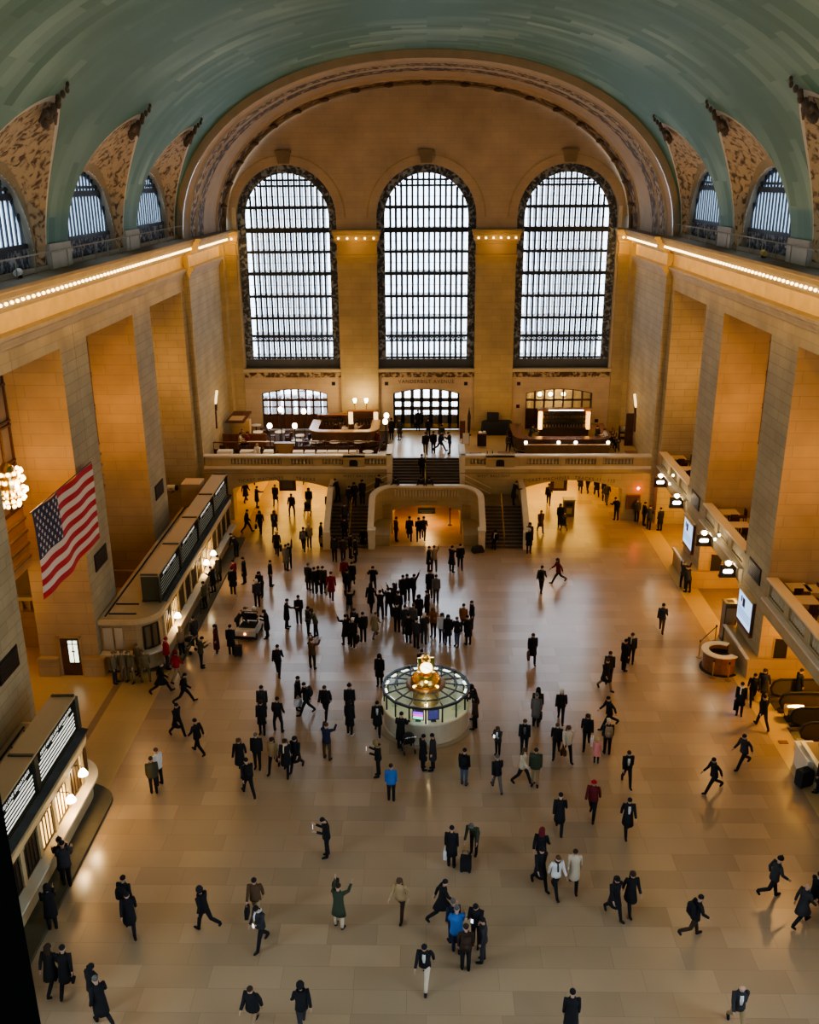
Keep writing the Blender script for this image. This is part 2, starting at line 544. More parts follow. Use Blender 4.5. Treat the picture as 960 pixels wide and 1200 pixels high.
# passage seen through the left bay
b = MB()
b.box(-25, -19.5, 46.35, 46.6, 0, 6.6)
struct(b.build('wall_passage', BAY))
b = MB(); b.box(-25, -19.72, 46.2, 46.35, 3.0, 6.1).build('x', SHADEST)
o = C.objects['x']; o.name = 'trim_3'; struct(o)
b = MB(); b.box(-25, -19.5, 45.9, 46.3, 2.75, 2.95)
bal = struct(b.build('balustrade', PALE))
for k in range(11):
    q = MB(); q.lathe([(.06, 0), (.1, .2), (.05, .5), (.07, .62)], 8, (-24.6 + k * .46, 46.1, 2.1)); q.build('baluster', SMOOTH, bal)
b = MB(); b.box(-25, -19.5, 45.9, 46.35, 0, 2.1); b.build('dado', BAY, bal)
b = MB(); b.box(-25, -24.8, 34, 46.4, 0, 6.6).box(-25, -19.5, 33.7, 34, 0, 6.6).box(-25, -19.6, 34, 46.4, 6.3, 6.6)
struct(b.build('wall_passage_back', BAY))

# wall behind the camera and outer shell
b = MB(); b.box(-20, 20, -6.4, -6, 0, 33)
struct(b.build('wall_near', plain('near_wall_stone', (.12, .09, .06), .8)))  # out of view; colour darkened to dim the near floor
b = MB(); b.box(-30, 30, -8, 86, -3.6, -3.5)
struct(b.build('ground', GREYST))  # added slab out of view, stops daylight leaking in from below
b = MB(); b.box(-30, -24.9, -8, 86, -3.5, 8).box(19.9, 30, -8, 86, -3.5, 4.5).box(-30, 30, 84, 86, -3.5, 3.5)
struct(b.build('wall_outer', GREYST))

# ---------------------------------------------------------------- vault with window lunettes
DY0, ZG0, ZTIP, LP, LQ, VP_ = 4.35, 20.35, 27.05, 1.49, 3.0, 2.15


def groin(z):
    t = min(1.0, max(0.0, (z - ZG0) / (ZTIP - ZG0)))
    return DY0 * max(0.0, 1 - t ** LQ) ** (1 / LP)


def vault_x(z):
    return VA * max(0.0, 1 - ((z - VZ) / VB) ** VP_) ** (1 / VP_)


ZR = [ZG0 + (ZTIP - ZG0) * (1 - (1 - i / 22) ** 1.5) for i in range(23)]
cm, uvs = MB(), []
arcs = []


def arc_rows():
    rows = []
    for z in ZR:
        rows.append((vault_x(z), z, groin(z)))
    th0 = math.asin(((ZTIP - VZ) / VB) ** (VP_ / 2))
    for k in range(1, 15):
        th = th0 + (pi / 2 - th0) * k / 14
        rows.append((VA * max(0, cos(th)) ** (2 / VP_), VZ + VB * sin(th) ** (2 / VP_), 0.0))
    return rows


ROWS = arc_rows()
LEN = [0.0]
for a, c in zip(ROWS, ROWS[1:]):
    LEN.append(LEN[-1] + sqrt((a[0] - c[0]) ** 2 + (a[1] - c[1]) ** 2))
NU = 5
BAYALL = [BAYC[0] - PITCH * 3, BAYC[0] - PITCH * 2, BAYC[0] - PITCH] + BAYC
for s in (-1, 1):
    for c in BAYALL:
        for hs in (-1, 1):
            base = len(cm.v)
            edge = (c + hs * PITCH / 2) if not (c == BAYC[-1] and hs > 0) else YE
            for j, (x, z, dy) in enumerate(ROWS):
                for u in range(NU + 1):
                    y = edge + (c + hs * dy - edge) * u / NU
                    cm.v.append((s * x, y, z)); uvs.append((s * (LEN[-1] - LEN[j]), y))
            for j in range(len(ROWS) - 1):
                for u in range(NU):
                    a = base + j * (NU + 1) + u
                    cm.f.append((a, a + 1, a + NU + 2, a + NU + 1)); cm.m.append(0)
me = cm.mesh('ceiling', CEIL, True)
ul = me.uv_layers.new(name='UVMap')
for l in me.loops:
    ul.data[l.index].uv = uvs[l.vertex_index]
ceil = struct(link('ceiling', me))

WR, WS, XW = 3.55, 20.9, 17.15     # clerestory arch radius, springing, wall plane


def win_arch(t):                   # t -1..1 along the jamb and round the arch
    a = abs(t); sg = 1 if t >= 0 else -1
    L1, L2 = WS - ZG0, WR * pi / 2
    d = (1 - a) * (L1 + L2)
    if d < L1:
        return sg * WR, ZG0 + d
    th = (d - L1) / WR
    return sg * WR * cos(th), WS + WR * sin(th)


GLASSD = glass_mat('clerestory_glass', (.62, .68, .74), .35)
wn = 4
for s in (-1, 1):
    for c in BAYC[0:]:
        lm, luv = MB(), []
        N1 = len(ZR)
        seq = [(1, z) for z in ZR] + [(-1, z) for z in reversed(ZR[:-1])]
        K = 6
        for i, (sg, z) in enumerate(seq):
            dy = groin(z); gx = vault_x(z)
            fr = (i if i < N1 else 2 * (N1 - 1) - i) / (N1 - 1)
            wy, wz = win_arch(sg * (1 - fr))
            for k in range(K + 1):
                t = k / K
                bul = 0.0
                lm.v.append((s * (XW + (gx - XW) * t), c + wy + (sg * dy - wy) * t, wz + (z - wz) * t)); luv.append((i / len(seq), t))
        for i in range(len(seq) - 1):
            for k in range(K):
                a = i * (K + 1) + k
                lm.f.append((a, a + 1, a + K + 2, a + K + 1)); lm.m.append(0)
        me = lm.mesh('ceiling_lunette', GOLD, True)
        ul = me.uv_layers.new(name='UVMap')
        for l in me.loops:
            ul.data[l.index].uv = luv[l.vertex_index]
        struct(link('ceiling_lunette', me))
        # carved figure on the tip of the lunette
        q = MB(); tx, tz = vault_x(ZTIP), ZTIP
        for k in range(9):
            a = k / 8
            rr = .21 - .12 * a
            q.ball((s * (tx + .55 - 1.1 * a), c + .17 * sin(k * 2.1), tz - .95 + 1.3 * a), rr, 7, 0, .8, 1.3, 1.3)
        for sg in (-1, 1):
            q.tube([(s * (tx + .35), c + sg * .1, tz - .75), (s * (tx + .3), c + sg * .5, tz - .6), (s * (tx + .45), c + sg * .85, tz - 1.0)], [.14, .12, .04], 6)
        o = struct(q.build('trim_figure', plain('carved_brown', (0.10, 0.065, 0.04), 0.7, noise=.3, scale=4), smooth=True))
        # window: reveal, frame, bars, panes
        fr = MB()
        pts = [win_arch(t / 20) for t in range(20, -21, -1)]
        fr.loft([[(s * XW, c + y, z) for y, z in pts], [(s * (XW + .55), c + y, z) for y, z in pts]], 0, False, False)
        win = struct(fr.build('window_%d' % wn, GREYST)); wn += 1
        g = MB(); xx = s * (XW + .3)
        ins = [(y * .93, WS + (z - WS) * .93 if z > WS else z) for y, z in pts]
        g.loft([[(xx, c + y, z) for y, z in pts], [(xx, c + y, z) for y, z in ins], [(xx + s * .12, c + y, z) for y, z in ins]], 0, False, False)
        def top(y):
            return WS + sqrt(max(0, WR ** 2 - y * y))
        for k in range(1, 15):
            y = -WR + k * 2 * WR / 15
            g.box(xx - .07, xx + .07, c + y - .045, c + y + .045, 21.3, top(y))
        for zz, h in ((21.3, .1), (23.35, .14), (23.65, .06)):
            hw = WR if zz < WS else sqrt(max(0, WR ** 2 - (zz - WS) ** 2))
            g.box(xx - .08, xx + .08, c - hw, c + hw, zz - h, zz + h)
        g.build('window_frame', IRON, win)
        pn = MB(); pn.box(xx - .05, xx + .05, c - WR, c + WR, 20.3, 21.25); pn.build('apron_panel', IRONO, win)
        gl = MB()
        gl.add([(xx, c + y, z) for y, z in pts], [tuple(range(len(pts)))]); gl.build('pane', GLASSD if c > 30 else SHADEST, win)  # nearest bay's unseen pane made opaque to keep daylight off the near floor
    # parapet wall behind the ledge below the vault, pedestals, hand rail
    for i, y in enumerate([9.0 + PITCH * k + 1.7 for k in range(6)]):
        if y > 60: continue
        b = MB()
        b.box(s * 16.72, s * 17.3, y - 1.32, y + 1.32, 20.2, 21.32).box(s * 16.66, s * 17.3, y - 1.42, y + 1.42, 20.85, 20.95)
        struct(b.build('trim_pedestal', plain('grey_marble', (0.50, 0.47, 0.41), 0.6, noise=.1, scale=1)))
    b = MB(); b.box(s * 16.85, s * 16.95, -6, YE, 20.24, 20.45)
    struct(b.build('trim_kerb', GREYST))
    rl = MB()
    rl.bar((s * 16.5, -6, 21.05), (s * 16.5, YE, 21.05), .05, .05)
    rail = tag(rl.build('hand_rail', GREYST), 'thin metal hand rail along the %s cornice ledge under the windows' % nm if False else 'thin metal hand rail on the ledge above the %s cornice' % ('left' if s < 0 else 'right'), 'railing')
    for k in range(34):
        q = MB(); y = 2 + k * 1.94
        if y < 33 and k % 2: continue
        q.box(s * 16.52, s * 16.48, y - .02, y + .02, 20.22, 21.04); q.build('post', GREYST, rail)

# vault closing above the lunettes: outer roof so no daylight leaks
b = MB(); b.box(-22, 22, -6.4, YB + 1.5, 33.0, 33.4)
struct(b.build('roof', GREYST))

# ---------------------------------------------------------------- end arch
def ell(a, bz, n=48, z0=VZ - .1):
    e = 2 / VP_
    return [(a * (1 if i * 2 < n else -1) * abs(cos(pi * i / n)) ** e, z0 + bz * max(0, sin(pi * i / n)) ** e) for i in range(n + 1)]


def ring(nm, y0, a0, b0, y1, a1, b1, mat):
    q = MB()
    q.loft([[(x, y0, z) for x, z in ell(a0, b0)], [(x, y1, z) for x, z in ell(a1, b1)]], 0, False, False)
    return struct(q.build(nm, mat, smooth=True))


ARCHB = plain('arch_stone', (.42, .32, .21), .75, noise=.08, scale=1)
ARCHP = plain('arch_edge', (.42, .36, .27), .7)
ring('trim_arch', YE, 17.4, 11.8, YE - .02, 16.45, 11.0, ARCHB)
ring('trim_arch', YE, 16.45, 11.0, YE + 1.1, 16.35, 10.92, ARCHB)
ring('trim_arch', YE + 1.1, 16.35, 10.92, YE + 1.2, 16.22, 10.82, ARCHP)
ring('trim_arch', YE + 1.2, 16.22, 10.82, YE + 2.7, 16.22, 10.80, FRIEZE)
ring('trim_arch', YE + 2.7, 16.22, 10.80, YE + 2.9, 16.12, 10.72, ARCHP)
ring('trim_arch', YE + 2.9, 16.12, 10.72, YE + 4.6, 16.10, 10.70, FRIEZED)
ring('trim_arch', YE + 4.6, 16.10, 10.70, YE + 8.6, 16.08, 10.66, ARCHB)
ring('trim_arch', YE + 8.6, 16.08, 10.66, YE + 8.7, 15.95, 10.52, ARCHB)
ring('trim_arch', YE + 8.7, 15.95, 10.52, YB - .15, 15.92, 10.48, FRIEZED)
ring('trim_arch', YB - .15, 15.92, 10.48, YB - .12, 15.75, 10.36, SHADEST)
# rosettes set along the inner band
for i in range(1, 20):
    th = pi * i / 20; e_ = 2 / VP_
    q = MB(); x, z = 15.86 * (1 if i < 10 else -1) * abs(cos(th)) ** e_, VZ - .1 + 10.38 * sin(th) ** e_
    q.ball((x, YB - 1.3, z), .34, 8, 0, 1.2, 1.4, .5)
    struct(q.build('trim_rosette', plain('carved_brown', (0.1, 0.065, 0.04)), smooth=True))

# ---------------------------------------------------------------- end wall with its three tall windows
def tier(b, x0, x1, z0, z1, ops, y, mi=0):
    """wall piece facing the hall with arched openings: ops = (xc, half, zbase, topfn)"""
    xs = x0
    for xc, hw, zb, tf in ops:
        b.quad((xs, y, z0), (xc - hw, y, z0), (xc - hw, y, z1), (xs, y, z1), mi)
        if zb > z0:
            b.quad((xc - hw, y, z0), (xc + hw, y, z0), (xc + hw, y, zb), (xc - hw, y, zb), mi)
        n = 28
        for k in range(n):
            a, c = xc - hw * cos(pi * k / n), xc - hw * cos(pi * (k + 1) / n)
            b.quad((a, y, tf(a - xc)), (c, y, tf(c - xc)), (c, y, z1), (a, y, z1), mi)
        xs = xc + hw
    b.quad((xs, y, z0), (x1, y, z0), (x1, y, z1), (xs, y, z1), mi)


def reveal(b, xc, hw, zb, tf, y, d, mi=0, n=28, sill=True):
    pts = [(xc - hw, zb)] + [(xc - hw * cos(pi * k / n), tf(-hw * cos(pi * k / n))) for k in range(n + 1)] + [(xc + hw, zb)]
    b.loft([[(x, y, z) for x, z in pts], [(x, y + d, z) for x, z in pts]], mi, False, False)
    if sill: b.quad((xc - hw, y, zb), (xc + hw, y, zb), (xc + hw, y + d, zb), (xc - hw, y + d, zb), mi)


WH, WSP = 3.92, 21.1
WTOP = lambda dx: WSP + sqrt(max(0, WH ** 2 - dx * dx))
WXC = (-11.03, -0.03, 11.0)
DH, DSP, DRISE = 2.75, 7.13, .38
DTOP = lambda dx: DSP + DRISE * (1 - (dx / DH) ** 2)
b = MB()
tier(b, -17.5, 17.5, 9.2, 33, [(x, WH, 9.2, WTOP) for x in WXC], YB)
tier(b, -17.5, 17.5, 3.6, 9.2, [(x, DH, 3.6, DTOP) for x in WXC], YB)
for x in WXC:
    reveal(b, x, WH, 9.2, WTOP, YB, .7, 1)
    reveal(b, x, DH, 3.95, DTOP, YB, .6, 1)
struct(b.build('wall_back', [blocks('end_wall_stone', (0.52, 0.41, 0.295), bw=1.4, bh=.42, var=.035, mortar=.01, dark=.8), GREYST]))
# raised pilasters between the windows, their caps and the carved band under each window
for k, (x0, x1) in enumerate(((-16.3, -15.1), (-7.05, -3.98), (3.92, 7.05), (15.1, 16.3))):
    b = MB(); b.box(x0, x1, YB - .28, YB, 4.0, 17.7)
    p = struct(b.build('pillar', STONE))
    q = MB()
    for y_, grow in ((YB - .28, 0),):
        rr = []
        for o, z in PROF[:-1] + [(-.28, 20.22)]:
            rr.append([(x0 - max(0, o) * .35, YB, z), (x0 - max(0, o) * .35, YB - .28 - max(0, o) * .6, z), (x1 + max(0, o) * .35, YB - .28 - max(0, o) * .6, z), (x1 + max(0, o) * .35, YB, z)])
        q.loft(rr, 0, True, True)
    q.build('capital', TRIM, p)
for x in WXC:
    b = MB(); b.box(x - 4.0, x + 4.0, YB - .12, YB, 8.5, 8.9)
    t = struct(b.build('trim_band', FRIEZE))
    b = MB(); b.box(x - 4.1, x + 4.1, YB - .25, YB, 8.95, 9.2)
    b.build('sill', SMOOTH, t)
    # key block over each window
    b = MB(); b.prism([(x - .55, 25.9), (x + .55, 25.9), (x + .42, 25.1), (x - .42, 25.1)], 'y', YB - .25, YB)
    b.box(x - .62, x + .62, YB - .35, YB, 25.85, 26.05)
    struct(b.build('trim_keystone', SHADEST))
    b = MB()
    R1 = WH + .75
    o1 = [(x - R1 * cos(pi * k / 32), WSP + R1 * sin(pi * k / 32)) for k in range(33)]
    o2 = [(x - (R1 - .1) * cos(pi * k / 32), WSP + (R1 - .1) * sin(pi * k / 32)) for k in range(33)]
    b.loft([[(p, YB, z) for p, z in o1], [(p, YB - .06, z) for p, z in o1], [(p, YB - .06, z) for p, z in o2], [(p, YB, z) for p, z in o2]], 0, False, False)
    struct(b.build('trim_archivolt', STONE))

# small square vents beside the door arches
for (px, py) in ((391, 449.5), (453, 449.5), (546, 449.5), (608, 449.5), (607, 476), (699, 493)):
    p = PYY(px, py, YB)
    b = MB(); b.box(p.x - .14, p.x + .14, YB - .05, YB, p.z - .14, p.z + .14)
    v = tag(b.build('wall_vent', BLACK), None, 'vent', 'small square vents in the end wall')
    v['label'] = 'small dark square vent in the end wall beside a door arch'

# the tall windows
ROWZ = [(10.03, .09), (11.41, .07), (11.82, .10), (13.26, .11), (15.0, .11), (16.79, .14), (18.48, .11), (20.14, .20), (21.86, .12), (23.47, .08), (23.9, .08)]
for wi, x in enumerate(WXC):
    y = YB + .45
    fr = MB(); IH = 3.30
    out = [(x - WH, 9.2)] + [(x - WH * cos(pi * k / 36), WTOP(-WH * cos(pi * k / 36))) for k in range(37)] + [(x + WH, 9.2)]
    ITOP = lambda dx: WSP + sqrt(max(0, IH ** 2 - dx * dx))
    inn = [(x - IH, 9.95)] + [(x - IH * cos(pi * k / 36), ITOP(-IH * cos(pi * k / 36))) for k in range(37)] + [(x + IH, 9.95)]
    fr.loft([[(p, y, z) for p, z in out], [(p, y, z) for p, z in inn], [(p, y + .25, z) for p, z in inn]], 0, False, False)
    fr.quad((x - WH, y, 9.2), (x + WH, y, 9.2), (x + IH, y, 9.95), (x - IH, y, 9.95))
    win = struct(fr.build('window_%d' % (wi + 1), IRONO))
    g = MB(); g2 = MB()
    for gg, yy, wd, dp in ((g, y + .12, .08, .09), (g2, y + 1.6, .07, .12)):
        for k in range(1, 15):
            dx = -IH + k * 2 * IH / 15
            gg.box(x + dx - wd, x + dx + wd, yy, yy + dp, 9.5, ITOP(dx) if abs(dx) < IH else WSP)
        for z, h in ROWZ:
            hw = IH if z < WSP else sqrt(max(0, IH ** 2 - (z - WSP) ** 2))
            gg.box(x - hw, x + hw, yy - .03, yy + dp + .05, z - h, z + h)
    # pairs of thin glazing lines at mid height of every row
    for a, c in zip(ROWZ[3:], ROWZ[4:]):
        zz = (a[0] + c[0]) / 2
        hw = IH if zz < WSP else sqrt(max(0, IH ** 2 - (zz - WSP) ** 2))
        g.box(x - hw, x + hw, y + .12, y + .15, zz - .018, zz + .018)
    for k in range(16):     # ornate row of crosses
        dx = -IH + .22 + k * 2 * IH / 15
        if k < 15:
            g.bar((x + dx - .17, y + .1, 11.45), (x + dx + .17, y + .1, 11.78), .06, .06).bar((x + dx + .17, y + .1, 11.45), (x + dx - .17, y + .1, 11.78), .06, .06)
    g.build('window_frame', IRON, win); g2.build('outer_frame', IRON, win)
    # walkway floors of glass between the two layers
    wk = MB()
    for z, h in ROWZ[3:9]:
        wk.box(x - IH, x + IH, y + .3, y + 1.45, z - .03, z + .03)
    wk.build('glass_walkway', GLASS, win)
    pn = MB(); pn.add([(p, y + .14, z) for p, z in inn], [tuple(range(len(inn)))]); pn.build('pane', GLASS, win)
    bt = MB(); bt.box(x - WH, x + WH, y - .03, y + .2, 9.2, 9.9); bt.build('apron_panel', plain('iron_panel', (.07, .08, .10), .5), win)
    # pale panels where the cornice meets the outer windows
for x, s in ((-15.1, -1), (15.05, 1)):
    b = MB(); b.box(x - .12, x + .12, YB - .3, YB - .02, 20.3, 21.9)
    struct(b.build('trim_pier_block', PALE))

# ---------------------------------------------------------------- doors under the windows
def door_grid(nm, x, n, rows, bright, mat, dark_low=True):
    y = YB + .35
    fr = MB()
    fr.box(x - DH, x - DH + .1, y, y + .15, 4.0, DSP).box(x + DH - .1, x + DH, y, y + .15, 4.0, DSP)
    w = 2 * DH / n
    for k in range(n + 1):
        xx = -DH + k * w
        hw_ = .15 if nm == 'door_1' else .07
        fr.box(x + xx - hw_, x + xx + hw_, y, y + .15, 4.0, DTOP(max(-DH, min(DH, xx))))
    for z0, z1 in rows:
        fr.box(x - DH, x + DH, y, y + .14, z0, z1)
    n2 = 20
    top = [(x - DH + 2 * DH * k / n2, DTOP(-DH + 2 * DH * k / n2)) for k in range(n2 + 1)]
    fr.loft([[(p, y, z) for p, z in top], [(p, y, z - .14) for p, z in top], [(p, y + .14, z - .14) for p, z in top]], 0, False, False)
    d = struct(fr.build(nm, mat))
    return d, y, w


# centre: street doors
d, y, w = door_grid('door_1', WXC[1], 7, ((6.33, 6.66), (5.62, 5.93), (4.5, 5.24), (4.0, 4.12)), True, plain('door_grey', (.10, .09, .085), .5))
for k in range(7):
    xa, xb = WXC[1] - DH + k * w + .1, WXC[1] - DH + (k + 1) * w - .1
    q = MB(); q.box(xa, xb, y + .05, y + .1, 4.1, 5.0); q.build('kick_plate', plain('door_leaf', (.20, .15, .10), .5) if k not in (2,) else BLACK, d)
    q = MB(); q.box(xa, xb, y + .0, y + .06, 4.1, 4.45)
    if k not in (2, 3): q.build('brass_plate', plain('dull_brass', (.55, .38, .14), .4, .5), d)
    q = MB()
    for j in range(1, 3):
        q.box(xa + (xb - xa) * j / 3 - .012, xa + (xb - xa) * j / 3 + .012, y + .03, y + .08, 5.2, 6.4)
    q.build('glazing_bar', IRON, d)
q = MB(); q.quad((WXC[1] - DH, y + .1, 5.1), (WXC[1] + DH, y + .1, 5.1), (WXC[1] + DH, y + .1, 7.2), (WXC[1] - DH, y + .1, 7.2)); q.build('pane', GLASS, d)
# left: shop front grid; right: lit grid over the bar
d, y, w = door_grid('door_2', WXC[0], 9, ((6.40, 6.62), (5.86, 5.96), (5.15, 5.3)), True, WOODD)
q = MB(); q.quad((WXC[0] - DH, y + .1, 5.2), (WXC[0] + DH, y + .1, 5.2), (WXC[0] + DH, y + .1, 7.2), (WXC[0] - DH, y + .1, 7.2)); q.build('pane', GLASS, d)
q = MB(); q.box(WXC[0] - DH, WXC[0] + DH, y + .05, y + .2, 4.0, 5.2); q.build('panel', WOODD, d)
# books and boxes on the ledge inside the left window
for k in range(9):
    xa = WXC[0] - DH + k * w + .12
    q = MB(); h = .15 + .22 * RND.random()
    q.box(xa, xa + w - .3, y + .25, y + .5, 6.62, 6.62 + h); q.build('display_item', plain('display_%d' % (k % 3), ((.4, .3, .2), (.5, .45, .35), (.25, .2, .18))[k % 3]), d)
d, y, w = door_grid('door_3', WXC[2], 7, ((6.40, 6.56), (5.6, 5.75)), True, WOODD)
q = MB(); q.quad((WXC[2] - DH, y + .1, 5.6), (WXC[2] + DH, y + .1, 5.6), (WXC[2] + DH, y + .1, 7.2), (WXC[2] - DH, y + .1, 7.2)); q.build('pane', GLASSC, d)
q = MB(); q.box(WXC[2] - DH, WXC[2] + DH, y + .05, y + .2, 4.0, 5.6); q.build('panel', WOODD, d)
# the lit lobby behind the right grid
b = MB(); b.box(WXC[2] - 3.4, WXC[2] + 3.4, YB + 2.6, YB + 2.7, 4, 7.8).box(WXC[2] - 3.4, WXC[2] - 3.3, YB + .6, YB + 2.6, 4, 7.8).box(WXC[2] + 3.3, WXC[2] + 3.4, YB + .6, YB + 2.6, 4, 7.8).box(WXC[2] - 3.4, WXC[2] + 3.4, YB + .6, YB + 2.7, 7.75, 7.8)
struct(b.build('wall_lobby', BAY))
for k, dx in enumerate((-1.45, -.55, .55)):
    b = MB(); b.ball((0, 0, 0), .17, 12)
    o = tag(b.build('globe_lamp', LAMPW, smooth=True), ('leftmost', 'middle', 'rightmost')[k] + ' of three glowing globes behind the glazed grid over the right bar', 'lamp', 'globes behind the right grid')
    o.location = (WXC[2] + dx, YB + 1.4, 6.75)
    q = MB(); q.tube([(0, 0, .15), (0, 0, 1.0)], .02, 6); q.build('rod', BRASS, o)
# added dark slats behind the left grid hold back the white daylight
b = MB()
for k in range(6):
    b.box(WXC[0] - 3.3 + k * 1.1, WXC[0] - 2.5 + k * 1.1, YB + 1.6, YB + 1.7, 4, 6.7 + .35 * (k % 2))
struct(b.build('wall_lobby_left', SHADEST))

# carved names
CARVE = plain('carved_letter', (0.12, 0.085, 0.055), .8)
wl = C.objects['wall_back']
lettering('VANDERBILT AVENUE', .42, CARVE, wl, (WXC[1], YB - .02, 8.12), (pi / 2, 0, 0), .01, 1.15)
# ---------------------------------------------------------------- balcony at the end, stairs, passages
FZ, RZ = 4.0, 5.0
AH, ASP, AR = 3.7, 2.42, .68
ATOP = lambda dx: ASP + AR * (1 - (dx / AH) ** 2)
AXC = (-10.62, 10.62)
CXL, CXR = -2.55, 2.45          # gap for the upper flight
b = MB()
for x0, x1, xc in ((-16.3, CXL, AXC[0]), (CXR, 16.3, AXC[1])):
    tier(b, x0, x1, 0, 4.06, [(xc, AH, 0, ATOP)], YE)
    reveal(b, xc, AH, 0, ATOP, YE, 1.2, sill=False)
    b.quad((x0, YE + .35, RZ), (x1, YE + .35, RZ), (x1, YE + .35, 4.0), (x0, YE + .35, 4.0))
bf = struct(b.build('wall_balcony', STONE))
b = MB()
for x0, x1 in ((-16.3, CXL), (CXR, 16.3)):
    b.box(x0, x1, YE - .14, YE, 3.98, 4.1).box(x0, x1, YE - .05, YE + .3, 4.1, 4.18)
    b.box(x0, x1, YE - .1, YE + .42, 4.86, 5.0)
    b.box(x0, x1, YE - .06, YE, 3.62, 3.68, 1)
struct(b.build('trim_rail_ledge', [PALE, SHADEST]))
for side, segs in ((-1, ((-16.2, -14.3, 0), (-14.3, -10.6, 1), (-10.6, -9.9, 0), (-9.9, -8.3, 1), (-8.3, -7.6, 0), (-7.6, -6.1, 1), (-6.1, -4.5, 2), (-4.5, -3.0, 1), (-3.0, CXL, 0))),
                   (1, ((CXR, 3.2, 0), (3.2, 4.3, 1), (4.3, 6.4, 2), (6.4, 7.3, 0), (7.3, 9.6, 1), (9.6, 10.1, 0), (10.1, 12.3, 1), (12.3, 12.8, 0), (12.8, 15.0, 1), (15.0, 16.3, 0)))):
    par = MB()
    for x0, x1, kd in segs:
        if kd != 1:
            par.box(x0, x1, YE - (.1 if kd == 2 else 0), YE + .34, 4.15, 5.02 if kd == 2 else 4.9)
        else:
            par.box(x0, x1, YE + .02, YE + .32, 4.15, 4.3).box(x0, x1, YE + .02, YE + .32, 4.72, 4.9)
    bal = struct(par.build('balustrade', STONE))
    for x0, x1, kd in segs:
        if kd == 1:
            n = int((x1 - x0) / .24)
            for k in range(n):
                q = MB(); q.lathe([(.05, 0), (.085, .12), (.045, .3), (.07, .42)], 8, (x0 + (k + .5) * (x1 - x0) / n, YE + .17, 4.3)); q.build('baluster', SMOOTH, bal)
    # dark arched plaque on the solid block
    xp = -5.33 if side < 0 else 5.35
    q = MB(); q.prism([(xp - .3, 4.2), (xp + .3, 4.2), (xp + .3, 4.55), (xp + .2, 4.68), (xp - .2, 4.68), (xp - .3, 4.55)], 'y', YE - .14, YE - .1)
    pl = q.build('wall_plaque', BLACK)
    tag(pl, 'dark arched plaque on the balcony parapet %s of the upper stairs' % ('left' if side < 0 else 'right'), 'plaque')
# lettering carved on the balcony front
for tx, x, z, s, r in (('WEST BALCONY', -4.9, 3.42, .28, 0), ('WEST BALCONY', 4.9, 3.42, .28, 0), ('TICKET MACHINES', 8.75, 3.18, .34, -.075), ('TRACKS 11 - 115', 12.3, 3.16, .34, .085),
                       ('TICKET MACHINES', -12.2, 3.16, .34, -.085), ('TRACKS', -8.9, 3.18, .34, .075)):
    lettering(tx, s, CARVE, bf, (x, YE - .02, z), (pi / 2, r, 0), .008, 1.2)
# balcony floor, with the well for the flight
b = MB()
for x0, x1, y0, y1 in ((-16.3, CXL - .35, YE + .3, YB), (CXR + .35, 16.3, YE + .3, YB), (CXL - .35, CXR + .35, 69.25, YB)):
    b.box(x0, x1, y0, y1, 3.35, FZ)
b.box(-16.3, 16.3, YB, 84, 3.35, 3.5)
struct(b.build('floor_balcony', [FLOORB]))
# cheek walls of the upper flight
for x0, x1 in ((CXL - .35, CXL), (CXR, CXR + .35)):
    b = MB(); b.box(x0, x1, YE - .04, 69.3, 2.0, 4.9).box(x0 - .06, x1 + .06, YE - .08, 69.4, 4.86, 5.0)
    struct(b.build('wall_stair_cheek', PALE))


def flight(nm, x0, x1, y0, z0, y1, z1, n):
    b = MB()
    for k in range(n):
        ya, za = y0 + (y1 - y0) * k / n, z0 + (z1 - z0) * (k + 1) / n
        b.box(x0, x1, ya, y1 + .02, z0 if k == 0 else za - (z1 - z0) / n, za, 1, 0)
    return struct(b.build(nm, [STEP, RISER]))


flight('stairs_upper', CXL, CXR, 65.95, 2.0, 69.27, FZ, 13)
flight('stairs_left', -6.72, -3.9, 60.6, 0, 64.0, 2.0, 12)
flight('stairs_right', 3.9, 6.72, 60.6, 0, 64.0, 2.0, 12)
b = MB(); b.box(-6.9, -3.78, 64.0, YE, 1.78, 2.0).box(3.78, 6.9, 64.0, YE, 1.78, 2.0).box(-3.78, 3.78, 64.66, YE, 1.78, 2.0)
struct(b.build('floor_landing', [STEP]))
# solid masonry below the landing, either side of the ramp
for s in (-1, 1):
    b = MB(); b.box(s * 2.55, s * 6.9, 64.4, 84, -3.2, 1.78)
    struct(b.build('wall_ramp', BAY))
b = MB(); b.quad((-2.55, 61.0, 0), (2.55, 61.0, 0), (2.55, 84, -2.9), (-2.55, 84, -2.9)).quad((-2.55, 84, -3), (2.55, 84, -3), (2.55, 84, 1.8), (-2.55, 84, 1.8)).box(-2.55, 2.55, 66.3, 84, 1.6, 1.75)
struct(b.build('floor_ramp', plain('ramp_floor', (.42, .26, .11), .4, noise=.12, scale=1)))
